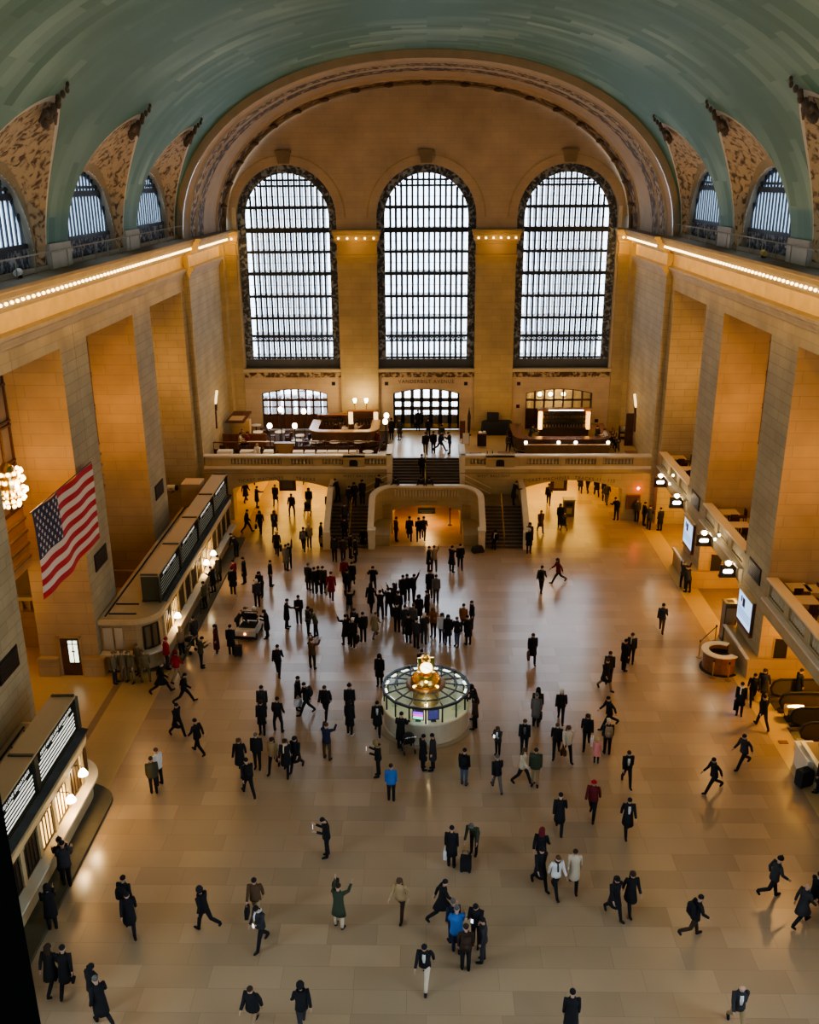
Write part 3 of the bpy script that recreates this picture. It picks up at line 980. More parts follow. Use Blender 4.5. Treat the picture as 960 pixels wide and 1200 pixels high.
# front wall of the landing with its arch; swept round to the flights, coping on top
PH, PSP, PR = 2.45, 1.35, .38
PTOP = lambda dx: PSP + PR * (1 - (dx / PH) ** 2)
b = MB()
tier(b, -2.5, 2.5, -1.9, 3.15, [(0, PH, -1.9, PTOP)], 64.6)
reveal(b, 0, PH, -1.9, PTOP, 64.6, .5, sill=False)
for s in (-1, 1):
    pl = [(s * (2.5 + 1.25 * sin(a)), 63.35 + 1.25 * cos(a)) for a in [pi / 2 * k / 8 for k in range(9)]] + [(s * 3.75, 60.75)]
    tops = [3.15 - .5 * (k / 8) ** 1.5 for k in range(9)] + [1.35]
    b.loft([[(x, y, -1.9 if y > 61 else 0) for x, y in pl], [(x, y, t) for (x, y), t in zip(pl, tops)]], 0, False, False)
    pl2 = [(x + s * .3 * min(1, (i / 6)), y + .3 * max(0, 1 - i / 6)) for i, (x, y) in enumerate(pl)]
    b.loft([[(x, y, t) for (x, y), t in zip(pl2, tops)], [(x, y, -.2) for (x, y), t in zip(pl2, tops)]], 0, False, False)
struct(b.build('wall_landing', STONE))
cop = MB()
path = [(-3.85, 60.7, 1.36)] + [(-(2.5 + 1.35 * sin(pi / 2 * k / 8)), 63.35 + 1.35 * cos(pi / 2 * k / 8), 3.17 - .5 * (k / 8) ** 1.5) for k in range(8, -1, -1)]
path += [(-x, y, z) for x, y, z in reversed(path)]
for a, c in zip(path, path[1:]):
    cop.bar(a, c, .44, .14)
struct(cop.build('trim_coping', PALE))
bal = MB(); bal.box(-2.4, 2.4, 64.5, 64.62, 2.95, 3.1)
bo = struct(bal.build('balustrade', STONE))
for k in range(22):
    q = MB(); q.lathe([(.05, 0), (.08, .14), (.045, .36), (.065, .5)], 8, (-2.35 + 4.7 * (k + .5) / 22, 64.55, 2.4)); q.build('baluster', SMOOTH, bo)
for s in (-1, 1):
    # newel, low block beside the ramp and outer stair wall with its sloping coping
    b = MB(); b.box(s * 3.55, s * 4.0, 60.35, 60.95, 0, 1.3).box(s * 3.5, s * 4.05, 60.3, 61.0, 1.3, 1.42)
    struct(b.build('trim_newel', PALE))
    b = MB(); b.box(s * 2.55, s * 3.72, 61.0, 64.6, -2, .8)
    struct(b.build('wall_ramp_block', STONE))
    b = MB(); b.prism([(60.6, 0), (66.3, 0), (66.3, 3.05), (64.1, 3.05), (60.6, 1.15)], 'x', s * 6.72, s * 7.0)
    ow = struct(b.build('wall_stair_outer', STONE))
    q = MB(); q.bar((s * 6.86, 60.5, 1.18), (s * 6.86, 64.1, 3.12), .4, .13).bar((s * 6.86, 64.1, 3.12), (s * 6.86, 66.3, 3.12), .4, .13)
    q.box(s * 6.6, s * 7.1, 60.3, 60.75, 0, 1.25); q.build('coping', PALE, ow)
    # brass hand rail down the middle of the flight, and two on the landing
    rl = MB(); xm = s * 5.3
    rl.tube([(xm, 60.4, .9), (xm, 64.0, 2.9), (xm, 64.3, 2.9)], .045, 8)
    ro = tag(rl.build('hand_rail', BRASS), 'brass hand rail down the middle of the %s stair flight' % ('left' if s < 0 else 'right'), 'railing')
    for y, z in ((60.4, 0), (62.2, .95), (64.0, 2.0)):
        q = MB(); q.tube([(xm, y, z), (xm, y, z + .95)], .03, 6); q.build('post', BRASS, ro)
    rl = MB()
    for dz in (.55, 1.0):
        rl.tube([(s * 2.75, 66.15, 2.55 + dz), (s * 4.7, 66.15, 1.55 + dz)], .04, 8)
    tag(rl.build('hand_rail', PALE), 'pair of pale sloping rails on the %s side of the stair landing' % ('left' if s < 0 else 'right'), 'railing')
rl = MB(); rl.tube([(-.1, 65.9, 2.95), (-.1, 69.3, 4.95), (-.1, 69.6, 4.95)], .05, 8)
ro = tag(rl.build('hand_rail', BRASS), 'pale hand rail up the middle of the upper stairs to the doors', 'railing')
for y, z in ((66.0, 2.05), (67.6, 3.0), (69.4, 4.0)):
    q = MB(); q.tube([(-.1, y, z), (-.1, y, z + .93)], .03, 6); q.build('post', BRASS, ro)
# hanging sign in the ramp arch
b = MB(); b.box(-.62, .62, 64.3, 64.45, 1.2, 1.62)
t = tag(b.build('hanging_sign', plain('sign_green', (.09, .10, .055), .5)), 'dark green hanging sign in the arch under the stair landing', 'sign')
q = MB(); q.box(-.5, .5, 64.28, 64.3, 1.38, 1.43).box(-.35, .35, 64.28, 64.3, 1.28, 1.32); q.build('sign_line', plain('sign_pale', (.35, .33, .2)), t)
lettering('LOWER LEVEL', .2, CARVE, C.objects['wall_landing'], (0, 64.58, 2.02), (pi / 2, 0, 0), .006, 1.3)
b = MB(); b.tube([(1.75, 66.5, -.45), (1.75, 66.5, .75)], .035, 8).ball((1.75, 66.5, .8), .07, 8).lathe([(.16, 0), (.16, .04)], 10, (1.75, 66.5, -.5))
tag(b.build('barrier_post', BLACK), 'slim dark barrier post on the ramp under the stair landing', 'post')

# passages under the balcony
for s in (-1, 1):
    b = MB()
    b.box(s * 6.9, s * 7.0, YE + 1.2, 84, 0, 3.36).box(s * 15.7, s * 16.0, YE + 1.2, 84, 0, 3.36).box(s * 6.9, s * 16.0, 83.8, 84, 0, 3.36)
    struct(b.build('wall_passage', BAY))
    # framed advertisement hanging at the mouth of the passage
    xa = PYY(337 if s < 0 else 655, 570, YE + .5)
    t = thing('hanging_poster', 'dark framed poster hanging at the mouth of the %s passage' % ('left' if s < 0 else 'right'), 'poster', (xa.x, YE + .6, 2.1))
    q = MB(); q.box(-.62, .62, -.06, .06, 0, .95); q.build('frame', WOODD, t)
    q = MB(); q.box(-.36, .36, -.075, -.055, .2, .78); q.build('poster_face', plain('poster_face%d' % s, ((.12, .09, .05) if s < 0 else (.45, .33, .16)), .5), t)

# ---------------------------------------------------------------- ticket booths on the left
CARPET = plain('booth_base', (0.085, 0.075, 0.045), .7, noise=.15, scale=2)


def plan(y0, y1, grow, flip, gy=None):
    """booth outline: square end against the pier, rounded corner, long front"""
    xf, R = -13.85 + grow, 1.2 + grow
    cx, cy = -15.05, 1.25
    if gy is None: gy = grow
    k_ = (cy - R) + (grow - gy)
    pts = [(-16.66, k_), (cx, k_)] + [(cx + R * sin(a), cy - (R - (grow - gy)) * cos(a)) for a in [pi / 2 * k / 8 for k in range(1, 9)]] + [(xf, y1 - y0), (-16.66, y1 - y0)]
    return [(x, (y0 + y) if not flip else (y1 - y)) for x, y in pts]


def booth(label, y0, y1, flip, lit):
    t = thing('ticket_booth', label, 'ticket booth', (0, 0, 0))

    def ext(nm, grow, z0, z1, mat, gy=None):
        p = plan(y0, y1, grow, flip, gy)
        if flip: p = p[::-1]
        q = MB(); q.prism(p, 'z', z0, z1); return q.build(nm, mat, t)
    ext('body', 0, 1.1, 2.72, BAY)
    ext('lower_wall', .22, .14, 1.05, STONE)
    ext('base_step', 1.02, 0, .14, CARPET, .2)
    ext('counter_ledge', .5, 1.05, 1.16, PALE)
    ext('cornice', .22, 2.72, 2.95, plain('cornice_stone', (.60, .45, .24), .6, noise=.1, scale=1))
    ext('roof', .05, 2.95, 2.97, ROOFST)
    L = y1 - y0
    n = int((L - 1.6) / 1.45)
    for k in range(n + 1):
        y = (y0 + 1.5 + k * 1.45) if not flip else (y1 - 1.5 - k * 1.45)
        q = MB(); q.box(-13.86, -13.72, y - .13, y + .13, 1.16, 2.72).box(-13.86, -13.68, y - .17, y + .17, 2.55, 2.72)
        q.build('pilaster', STONE, t)
        if k < n:
            ya, yb = (y + .2, y + 1.25) if not flip else (y - 1.25, y - .2)
            lt = k in lit
            q = MB(); q.box(-13.87, -13.80, ya, yb, 1.2, 2.5)
            w = q.build('ticket_window', glow('lit_window', (1.0, .62, .2), 2.2, (.8, .6, .3)) if lt else plain('shut_window', (.05, .035, .022), .4), t)
            g = MB()
            for j in range(5):
                yy = ya + (yb - ya) * j / 4
                g.box(-13.80, -13.76, yy - .025, yy + .025, 1.2, 2.5)
            g.box(-13.80, -13.75, ya, yb, 2.42, 2.5).box(-13.80, -13.75, ya, yb, 1.2, 1.27)
            g.build('grille', BRONZE, w)
    # panel mouldings and corner window on the end
    yy = y0 - .02 if not flip else y1 + .02
    q = MB()
    for xa, xb in ((-16.5, -16.0), (-15.9, -15.5)):
        q.box(xa, xb, yy - .03, yy + .03, 1.3, 2.5)
    q.build('end_panel', SMOOTH, t)
    cx, cy, R = -15.05, (y0 + 1.25 if not flip else y1 - 1.25), 1.2
    q = MB()
    for rr, z0, z1, aa, ab in ((R + .05, 1.25, 2.45, .5, 1.15),):
        r1 = [(cx + rr * sin(a), cy + (-1 if not flip else 1) * rr * cos(a)) for a in [aa + (ab - aa) * k / 4 for k in range(5)]]
        q.loft([[(x, y, z0) for x, y in r1], [(x, y, z1) for x, y in r1]], 0, False, False)
    w = q.build('corner_window', plain('corner_glass', (.16, .12, .06), .2), t)
    q = MB()
    for a in (.5, .82, 1.15):
        x, y = cx + (R + .08) * sin(a), cy + (-1 if not flip else 1) * (R + .08) * cos(a)
        q.box(x - .05, x + .05, y - .05, y + .05, 1.2, 2.5)
    for z in (1.22, 2.48):
        p = [(cx + (R + .08) * sin(a), cy + (-1 if not flip else 1) * (R + .08) * cos(a), z) for a in [.5 + .65 * k / 4 for k in range(5)]]
        q.tube(p, .05, 4)
    q.build('window_frame', BRONZE, w)
    # raised dark strips on the roof
    q = MB(); e = y0 if not flip else y1; sg = 1 if not flip else -1
    q.box(-16.3, -14.9, e + sg * .55, e + sg * .62, 2.97, 3.02).box(-16.3, -15.1, e + sg * 1.75, e + sg * 1.82, 2.97, 3.02).bar((-16.4, e + sg * .3, 3.0), (-16.4, e + sg * (L - .5), 3.0), .06, .06)
    q.build('roof_joint', BLACK, t)
    return t


booth('long stone ticket booth on the left with a rounded corner beside the staff door pier', 43.25, 62.3, False, (1, 6, 7))
booth('nearer stone ticket booth at the left edge with two lit windows', 20.5, 33.5, True, (1, 2))


def board(label, y0, y1, n, rows_mat, titles, bright, x1=-14.08):
    t = thing('departure_board', label, 'departure board', (0, 0, 0))
    x0 = x1 - .9
    q = MB(); q.box(x0, x1, y0, y1, 2.97, 4.42).box(x0 - .04, x1 + .05, y0 - .05, y1 + .05, 4.42, 4.5, 1).box(x0 - .03, x1 + .05, y0 - .04, y1 + .04, 2.97, 3.08)
    q.build('cabinet', [plain('board_green', (.075, .072, .04), .5), plain('board_top', (.40, .31, .18), .7)], t)
    w = (y1 - y0) / n
    for k in range(n + 1):
        y = y0 + k * w
        q = MB(); q.box(x1, x1 + .1, y - .16, y + .16, 3.0, 4.42).box(x0 + .02, x1 + .02, y - .06, y + .06, 4.5, 4.56); q.build('rib', plain('board_rib', (.05, .046, .03), .5), t)
    for k in range(n):
        ya, yb = y0 + k * w + .22, y0 + (k + 1) * w - .22
        q = MB(); q.box(x1, x1 + .03, ya, yb, 3.12, 4.36); p = q.build('display_panel', plain('display_black', (.014, .02, .014), .8, 0, .1), t)
        q = MB()
        for j in range(5):
            z = 3.2 + j * .165
            q.box(x1 + .03, x1 + .034, ya + .1, yb - .1, z, z + (.04 if bright < 1.5 else .075))
        q.build('lit_rows', rows_mat, p)
        q = MB()
        for j in range(3):
            yy = ya + .3 + j * (yb - ya) * .3
            q.box(x1 + .03, x1 + .035, yy, yy + (yb - ya) * .16, 4.02, 4.06)
        q.build('column_heads', rows_mat, p)
        lettering(titles[k % len(titles)], .20, glow('board_letters', (1, .97, .9), bright, (.8, .8, .8)), p, (x1 + .045, (ya + yb) / 2, 4.22), (pi / 2, 0, pi / 2), .004, 1.1)
    # sloping slate strip in front of the cabinet
    q = MB(); q.add([(x1 + .12, y0, 3.06), (x1 + .12, y1, 3.06), (-13.72, y1, 2.985), (-13.72, y0, 2.985)], [(3, 2, 1, 0)])
    q.build('slate_apron', SLATE, t)
    return t


board('long dark departure board on the roof of the far ticket booth', 45.35, 63.2, 4, glow('rows_dim', (.9, .95, .75), .13, (.1, .1, .08)), ['HARLEM LINE DEPARTURES', 'HUDSON LINE DEPARTURES'], .5)
board('departure board with bright white rows on the nearer ticket booth', 20.6, 33.1, 3, glow('rows_bright', (1.0, .97, .86), 0.85, (.5, .5, .45)), ['NEW HAVEN LINE DEPARTURES'], 1.6, -14.15)

# globe lamps over the ticket windows
for i, (px, py, lab) in enumerate(((97, 905, 'glowing glass lamp at the far end of the nearer ticket booth'), (83, 936, 'glowing glass lamp over the nearer booth beside a lit ticket window'),
                                   (208, 721, 'glowing globe lamp by the rounded corner of the far ticket booth'), (242, 659, 'lower of two glowing lamps midway along the far ticket booth'),
                                   (250, 648, 'upper of two glowing lamps midway along the far ticket booth'))):
    p = PXX(px, py, -13.45)
    t = thing('wall_lamp', lab, 'lamp', p)
    q = MB(); q.lathe([(.05, .16), (.1, .12), (.17, -.02), (.19, -.1), (.12, -.12)], 12); q.build('lamp_shade', LAMPW, t, True)
    q = MB(); q.tube([(0, 0, .14), (-.05, 0, .3), (-.35, 0, .28)], .02, 6); q.build('arm', BRONZE, t)
    point('booth_lamp_light', p + Vector((.14, 0, -.25)), 42, (1, .58, .18), .1)

# box and floodlight on the far booth roof
p = PZ(222, 572, 2.97)
b = MB(); b.box(-16.6, -15.3, 60.6, 62.0, 2.97, 4.6)
tag(b.build('stone_box', BAY), 'plain stone coloured box standing at the far end of the booth roof', 'box')
p = PZ(202, 577, 2.97)
t = thing('floodlight', 'white floodlight on the booth roof beside the second pier', 'floodlight', p)
q = MB(); q.tube([(-.3, 0, .35), (.25, 0, .35)], .22, 12); q.build('housing', WHITEP, t)
q = MB(); q.tube([(.25, 0, .35), (.42, 0, .35)], .2, 12); q.build('lens', BLACK, t)
q = MB(); q.box(-.1, .1, -.28, .28, 0, .05).box(-.05, .05, -.27, -.23, 0, .4).box(-.05, .05, .23, .27, 0, .4); q.build('bracket', STEEL, t)
# railing of the queue lane along the far booth
t = thing('queue_barrier', 'dark metal queue barrier along the front of the far ticket booth', 'barrier')
for k, (px, py) in enumerate(((226, 742), (236, 722), (246, 703), (256, 686))):
    p = PZ(px, py)
    q = MB(); q.tube([(p.x, p.y, 0), (p.x, p.y, 1.0)], .03, 6).lathe([(.15, 0), (.15, .03)], 10, (p.x, p.y, 0)); q.build('post', IRON, t)
a, c = PZ(226, 742), PZ(256, 686)
for z in (.95, .6):
    q = MB(); q.tube([(a.x, a.y, z), (c.x, c.y, z)], .025, 6); q.build('rail', IRON, t)

# staff door in the side of the first pier
t = MB(); y = 42.85
t.box(-18.72, -18.6, y - .1, y + .02, 0, 2.25).box(-17.62, -17.5, y - .1, y + .02, 0, 2.25).box(-18.72, -17.5, y - .1, y + .02, 2.13, 2.3)
d = struct(t.build('door_4', BAY))
q = MB(); q.box(-18.6, -17.62, y - .05, y + .0, 0, 2.13); q.build('door_leaf', WOODD, d)
q = MB(); q.box(-18.22, -17.70, y - .08, y - .04, .75, 2.02); q.build('lit_pane', glow('door_light', (.95, 1.0, .75), 1.6), d)
q = MB()
for xx in (-18.22, -17.96, -17.70):
    q.box(xx - .02, xx + .02, y - .1, y - .07, .75, 2.02)
for zz in (.75, 1.8, 2.02):
    q.box(-18.22, -17.70, y - .1, y - .07, zz - .02, zz + .02)
q.box(-18.04, -17.88, y - .1, y - .07, 1.35, 1.42)
q.build('glazing_bar', BLACK, d)

# ---------------------------------------------------------------- flag
def flag():
    X, y0, y1, z0, z1 = -16.35, 36.62, 43.95, 7.1, 11.03
    t = thing('national_flag', 'large red white and blue striped flag with stars hanging before the left pier', 'flag')
    L, Hh = y1 - y0, z1 - z0

    def pos(u, v, off=0.0):
        x = X + .10 * sin(u * 7.0 + v * 1.3) * (0.35 + .65 * (1 - v)) + .05 * sin(u * 17 + v * 3)
        z = z0 + v * Hh - .06 * sin(u * 3.14) * v + (.05 * sin(u * 9) - .10 * sin(pi * u)) * (1 - v)
        return (x + off, y0 + u * L, z)

    def sheet(nm, u0, u1, v0, v1, mat, nu=24, nv=2, off=0.0):
        q = MB()
        vs = [pos(u0 + (u1 - u0) * i / nu, v0 + (v1 - v0) * j / nv, off) for j in range(nv + 1) for i in range(nu + 1)]
        fs = [(j * (nu + 1) + i, j * (nu + 1) + i + 1, (j + 1) * (nu + 1) + i + 1, (j + 1) * (nu + 1) + i) for j in range(nv) for i in range(nu)]
        q.add(vs, fs); return q.build(nm, mat, t, True)
    red, wht, blu = plain('flag_red', (.50, .025, .035), .8), plain('flag_white', (.68, .58, .48), .8), plain('flag_blue', (.028, .03, .07), .8)
    for k in range(13):
        v1_, v0_ = 1 - k / 13, 1 - (k + 1) / 13
        sheet('stripe', .4 if k < 7 else 0, 1, v0_, v1_, red if k % 2 == 0 else wht)
    cn = sheet('canton', 0, .4, 6 / 13, 1, blu, 12, 6)
    q = MB()
    for r in range(9):
        for c_ in range(6 if r % 2 == 0 else 5):
            u = .4 * ((c_ + .5 + (.5 if r % 2 else 0)) / 6.0); v = 1 - (7 / 13) * (r + .7) / 9.4
            cxp = Vector(pos(u, v, .03))
            pts = []
            for j in range(10):
                rad = .125 if j % 2 == 0 else .052
                a = pi / 2 + j * pi / 5
                pts.append((cxp.x, cxp.y + rad * cos(a), cxp.z + rad * sin(a)))
            q.add(pts + [tuple(cxp)], [(j, (j + 1) % 10, 10) for j in range(10)])
    q.build('stars', wht, cn)
    q = MB(); q.tube([(X, y0 - .1, z1 + .02), (X, y1 + .1, z1 + .02)], .025, 6); q.build('pole', IRON, t)
    for y in (y0 + .2, y1 - .2):
        q = MB(); q.tube([(X, y, z1), (X, y, 17.7)], .004, 4); q.build('wire', IRON, t)


flag()

point('passage_room_light', (-22, 41.5, 4.6), 130, (1, .62, .24), .2)  # added fill without a fixture, lifts the dark passage room
# ---------------------------------------------------------------- chandeliers in the bays
def chandelier(label, loc):
    t = thing('chandelier', label, 'chandelier', loc)
    q = MB(); q.lathe([(.12, 1.1), (.3, .9), (.42, .6), (.5, .2), (.55, -.2), (.42, -.55), (.2, -.8), (.02, -.95)], 16); q.build('body', BRASS, t, True)
    q = MB(); q.tube([(0, 0, 1.1), (0, 0, 5.3)], .03, 6); q.build('rod', BRASS, t)
    q = MB()
    for z, r, n in ((.72, .6, 14), (.35, .66, 15), (-.15, .72, 16), (-.5, .6, 14), (-.8, .36, 9)):
        for k in range(n):
            a = 2 * pi * k / n + z
            q.ball((r * cos(a), r * sin(a), z), .095, 8)
    bl = q.build('bulbs', BULB, t, True); bl['kind'] = 'stuff'
    point('chandelier_light', Vector(loc) + Vector((.95 if loc[0] < 0 else -.95, 0, 0)), CHAND, (1.0, .52, .18), .35)


CHAND = 380
for s in (-1, 1):
    for i, c in enumerate(BAYC):
        if (s < 0 and i == 1):
            chandelier('round chandelier packed with glowing bulbs hanging in the left bay near the flag', (-18.2, c, 11.4))
        else:
            point('bay_light', (s * 18.0, c, 11.4), CHAND * (.12 if i == 0 else 1), (1.0, .52, .18), .4)

# bulbs along the cornice
CORN = 27
bm_ = MB(); bm_.ball((0, 0, 0), .075, 10)
bme = bm_.mesh('cornice_bulb', BULB, True)


def bulb(x, y, z, grp, lab):
    o = link('cornice_bulb', bme, None, (x, y, z)); tag(o, lab, 'bulb', grp)


for s, nm in ((-1, 'left'), (1, 'right')):
    k = 0
    while True:
        y = 34.6 + k * .53; k += 1
        if y > YE - .3: break
        bulb(s * 15.93, y, 19.58, 'bulbs along the %s cornice' % nm, 'small round glowing bulb in the row along the %s hall cornice' % nm)
    for k in range(31):
        point('cornice_light', (s * 15.2, 33.4 + k * 1.06, 19.0), CORN * .75, (1, .55, .13), .03)
    for k in range(5):
        point('cornice_light', (s * 14.9, YE + 1 + k * 2.2, 19.0), CORN * 1.1, (1, .55, .13), .03)
    for k in range(18):
        bulb(s * 15.53, YE + .5 + k * .55, 19.58, 'bulbs on the %s end bay cornice' % nm, 'small glowing bulb on the cornice of the %s end bay' % nm)
for x0, x1, nm in ((-15.9, -15.1, 'far left corner'), (-7.25, -3.8, 'left window'), (3.75, 7.25, 'right window'), (15.1, 15.9, 'far right corner')):
    n = max(2, int((x1 - x0) / .58))
    point('capital_light', ((x0 + x1) / 2, YB - 1.45, 19.0), CORN * 1.0, (1, .55, .13), .03)
    for k in range(n):
        bulb(x0 + (k + .5) * (x1 - x0) / n, YB - .74, 19.58, 'bulbs on the %s capital' % nm, 'small glowing bulb on the %s capital of the end wall' % nm)

# small floodlights and fittings lying on the ledge
for (px, py, s, lab) in ((25, 322, -1, 'white floodlight lying on the left ledge below the windows'), (240, 272, -1, 'small light on the ledge at the far left corner'), (763, 270, 1, 'small light on the ledge at the far right corner'), (899, 290, 1, 'small yellow fitting on the right ledge under the second window')):
    p = PXX(px, py, s * 16.55)
    t = thing('ledge_light', lab, 'floodlight', (p.x, p.y, 20.24))
    q = MB(); q.tube([(-.12, -.2, .2), (-.12, .15, .25)], .14, 10); q.build('housing', plain('ledge_yellow', (.6, .45, .15)) if py == 290 else WHITEP, t)
    q = MB(); q.box(-.2, 0, -.05, .1, 0, .1); q.build('bracket', BLACK, t)
# ---------------------------------------------------------------- right side bays: balconies over passages
for i, c in enumerate(BAYC):
    y0, y1 = c - 3.87, c + 3.87
    b = MB()
    b.box(16.75, 19.5, y0, y1, 4.1, 4.55).box(16.68, 16.95, y0, y1, 3.55, 4.42)
    struct(b.build('floor_gallery', STONE))
    b = MB(); b.box(16.66, 17.1, y0, y1, 5.36, 5.5).box(16.72, 16.95, y0, y1, 4.55, 4.68).box(16.72, 16.95, y0, y1, 5.26, 5.36)
    for k in range(4):
        yy = y0 + (y1 - y0) * k / 3
        b.box(16.7, 17.0, max(y0, yy - .3), min(y1, yy + .3), 4.55, 5.36)
    bal = struct(b.build('balustrade', STONE))
    q = MB(); q.box(16.6, 17.15, y0, y1, 5.44, 5.53); q.build('coping', plain('cream_coping', (.72, .58, .36), .5), bal)
    for k in range(3):
        ya, yb = y0 + (y1 - y0) * k / 3 + .35, y0 + (y1 - y0) * (k + 1) / 3 - .35
        if i:
            for j in range(8):
                q = MB(); q.lathe([(.05, 0), (.085, .16), (.045, .4), (.07, .58)], 8, (16.83, ya + (yb - ya) * (j + .5) / 8, 4.68)); q.build('baluster', SMOOTH, bal)
    # ledge below the gallery, and the small lamps on it
    b = MB(); b.box(16.42, 16.7, y0 + .1, y1 - .1, 4.44, 4.54)
    struct(b.build('trim_ledge', PALE))
    point('gallery_light', (18.2, c, 3.3), 430 if i else 40, (1, .55, .12), .25)

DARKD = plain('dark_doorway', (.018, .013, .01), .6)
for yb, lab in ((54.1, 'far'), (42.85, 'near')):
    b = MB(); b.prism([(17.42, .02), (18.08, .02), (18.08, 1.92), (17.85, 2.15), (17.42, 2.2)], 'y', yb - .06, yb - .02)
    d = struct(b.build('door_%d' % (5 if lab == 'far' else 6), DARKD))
    q = MB(); q.box(17.36, 17.42, yb - .08, yb - .02, 0, 2.25).box(18.08, 18.14, yb - .08, yb - .02, 0, 1.95); q.build('jamb', BAY, d)

# lantern signs over the gates
for k, (px, py, lab) in enumerate(((774, 564, 'lantern sign with a lit panel nearest the red exit light'), (793, 588, 'lantern sign with a lit panel beside the pier with the first screen'),
                                   (825, 632, 'lantern sign with a lit panel under the middle gallery, farther of that pair'), (853, 668, 'lantern sign with a lit panel under the middle gallery, nearer of that pair'))):
    p = PXX(px, py, 16.15)
    t = thing('lantern_sign', lab, 'lantern sign', p)
    q = MB(); q.box(-.42, .42, -.1, .1, -.3, -.24).box(-.42, .42, -.1, .1, .12, .18).box(-.42, -.36, -.1, .1, -.3, .3).box(.36, .42, -.1, .1, -.3, .3).box(-.45, .45, -.12, .12, -.4, -.3)
    q.prism([(-.42, .18), (.42, .18), (.3, .32), (-.3, .32)], 'y', -.06, -.02); q.build('frame', BRONZE, t)
    q = MB(); q.box(-.36, .36, -.06, .06, -.24, .12); q.build('sign_face', plain('sign_dark', (.04, .035, .03), .4), t)
    q = MB(); q.prism([(-.26, -.1), (-.2, -.16), (.2, -.16), (.26, -.1), (.26, .0), (.2, .06), (-.2, .06), (-.26, .0)], 'y', -.075, -.055); q.build('lit_panel', glow('sign_light', (1, .93, .8), 9), t)
    q = MB(); q.ball((0, 0, .4), .15, 12); q.build('globe', LAMPW, t, True)
    q = MB(); q.tube([(-.3, 0, .35), (-.2, 0, .56), (.2, 0, .56), (.3, 0, .35)], .03, 6).tube([(.4, 0, .1), (.62, 0, .3)], .03, 6); q.build('bracket', BRONZE, t)
for k, (px, py) in enumerate(((789, 557), (785, 567), (843, 627), (838, 632))):
    p = PXX(px, py, 16.4)
    b = MB(); b.ball((0, 0, 0), .08, 8); o = b.build('ledge_bulb', LAMPW, smooth=True); o.location = p
    tag(o, 'tiny glowing bulb on the %s gallery ledge' % ('far right' if k < 2 else 'middle right'), 'bulb', 'bulbs on the %s gallery ledge' % ('far right' if k < 2 else 'middle right'))
# red exit light
p = PYY(748, 572, YE)
t = thing('exit_light', 'small glowing red light on the wall right of the balcony arch', 'exit light', (p.x, YE - .06, p.z))
q = MB(); q.ball((0, 0, 0), .11, 10); q.build('lens', glow('red_glow', (1, .04, .03), 18), t, True)
q = MB(); q.box(-.12, .12, .02, .06, -.12, .12); q.build('back_plate', BLACK, t)
point('exit_glow', (p.x, YE - .35, p.z), 6, (1, .05, .04), .05)
b = MB(); p = PYY(742, 592, YE - .1); b.box(p.x - .5, p.x + .5, YE - .14, YE - .02, .9, 2.0)
t = tag(b.build('notice_board', WOODR), 'dark brown notice board on the wall under the red exit light', 'notice board')
q = MB(); q.box(p.x - .42, p.x + .42, YE - .16, YE - .14, .98, 1.92); q.build('board_face', plain('notice_face', (.10, .05, .03), .6), t)

# blue screens on the pier fronts
for k, (y0, y1, lab) in enumerate(((55.3, 57.4, 'bright blue screen on the farther right pier above a pale ledge'), (43.95, 46.15, 'bright blue screen on the nearer right pier behind the curved desk'))):
    t = thing('wall_screen', lab, 'screen', (16.7, (y0 + y1) / 2, 2.7))
    h = (y1 - y0) / 2
    q = MB(); q.box(-.16, 0, -h, h, -.9, .9); q.build('housing', WOODD, t)
    q = MB(); q.box(-.26, 0, -h - .05, h + .05, .9, 1.02); q.build('hood', plain('cornice_stone', (.6, .45, .24)), t)
    q = MB(); q.box(-.175, -.155, -h + .1, h - .1, -.8, .8); s_ = q.build('display', glow('screen_blue', (.42, .62, .95), 1.25, (.1, .1, .1)), t)
    q = MB(); q.box(-.185, -.17, .0, .35, .12, .6).box(-.185, -.17, .45, .6, .3, .62); q.build('picture_dark', plain('screen_pic', (.07, .05, .12)), s_)
    q = MB()
    for j in range(4):
        q.box(-.183, -.172, -h + .2, h - .25, -.5 + j * .13, -.45 + j * .13)
    q.build('text_lines', glow('screen_line', (.18, .32, .62), .8, (.1, .1, .2)), s_)
    q = MB(); q.box(-.2, 0, -h - .02, h + .02, -1.04, -.9); q.build('lower_frame', WOODR, t)
    # pale rail along the low wall
    b = MB(); b.box(16.0, 16.12, y0 - .2, y1 + .2, 1.2, 1.28)
    struct(b.build('trim_wall_rail', PALE))

# curved desk with posts and belts
p = PZ(843, 783)
t = thing('information_desk', 'curved wooden desk with a pale top beside the nearer blue screen', 'desk', (p.x, p.y, 0), radians(8))


def horseshoe(r, n=16, a0=radians(40), a1=radians(300), sx=1.0):
    return [(sx * r * cos(a0 + (a1 - a0) * k / n), r * sin(a0 + (a1 - a0) * k / n)) for k in range(n + 1)]


def hs_wall(ro, ri, z0, z1):
    o, i_ = horseshoe(ro), horseshoe(ri)
    q = MB(); q.loft([[(x, y, z) for x, y in ring] for ring, z in ((o, z0), (o, z1), (i_, z1), (i_, z0))], 0, False, False)
    for k in (0, -1):
        q.quad((*o[k], z0), (*o[k], z1), (*i_[k], z1), (*i_[k], z0))
    return q


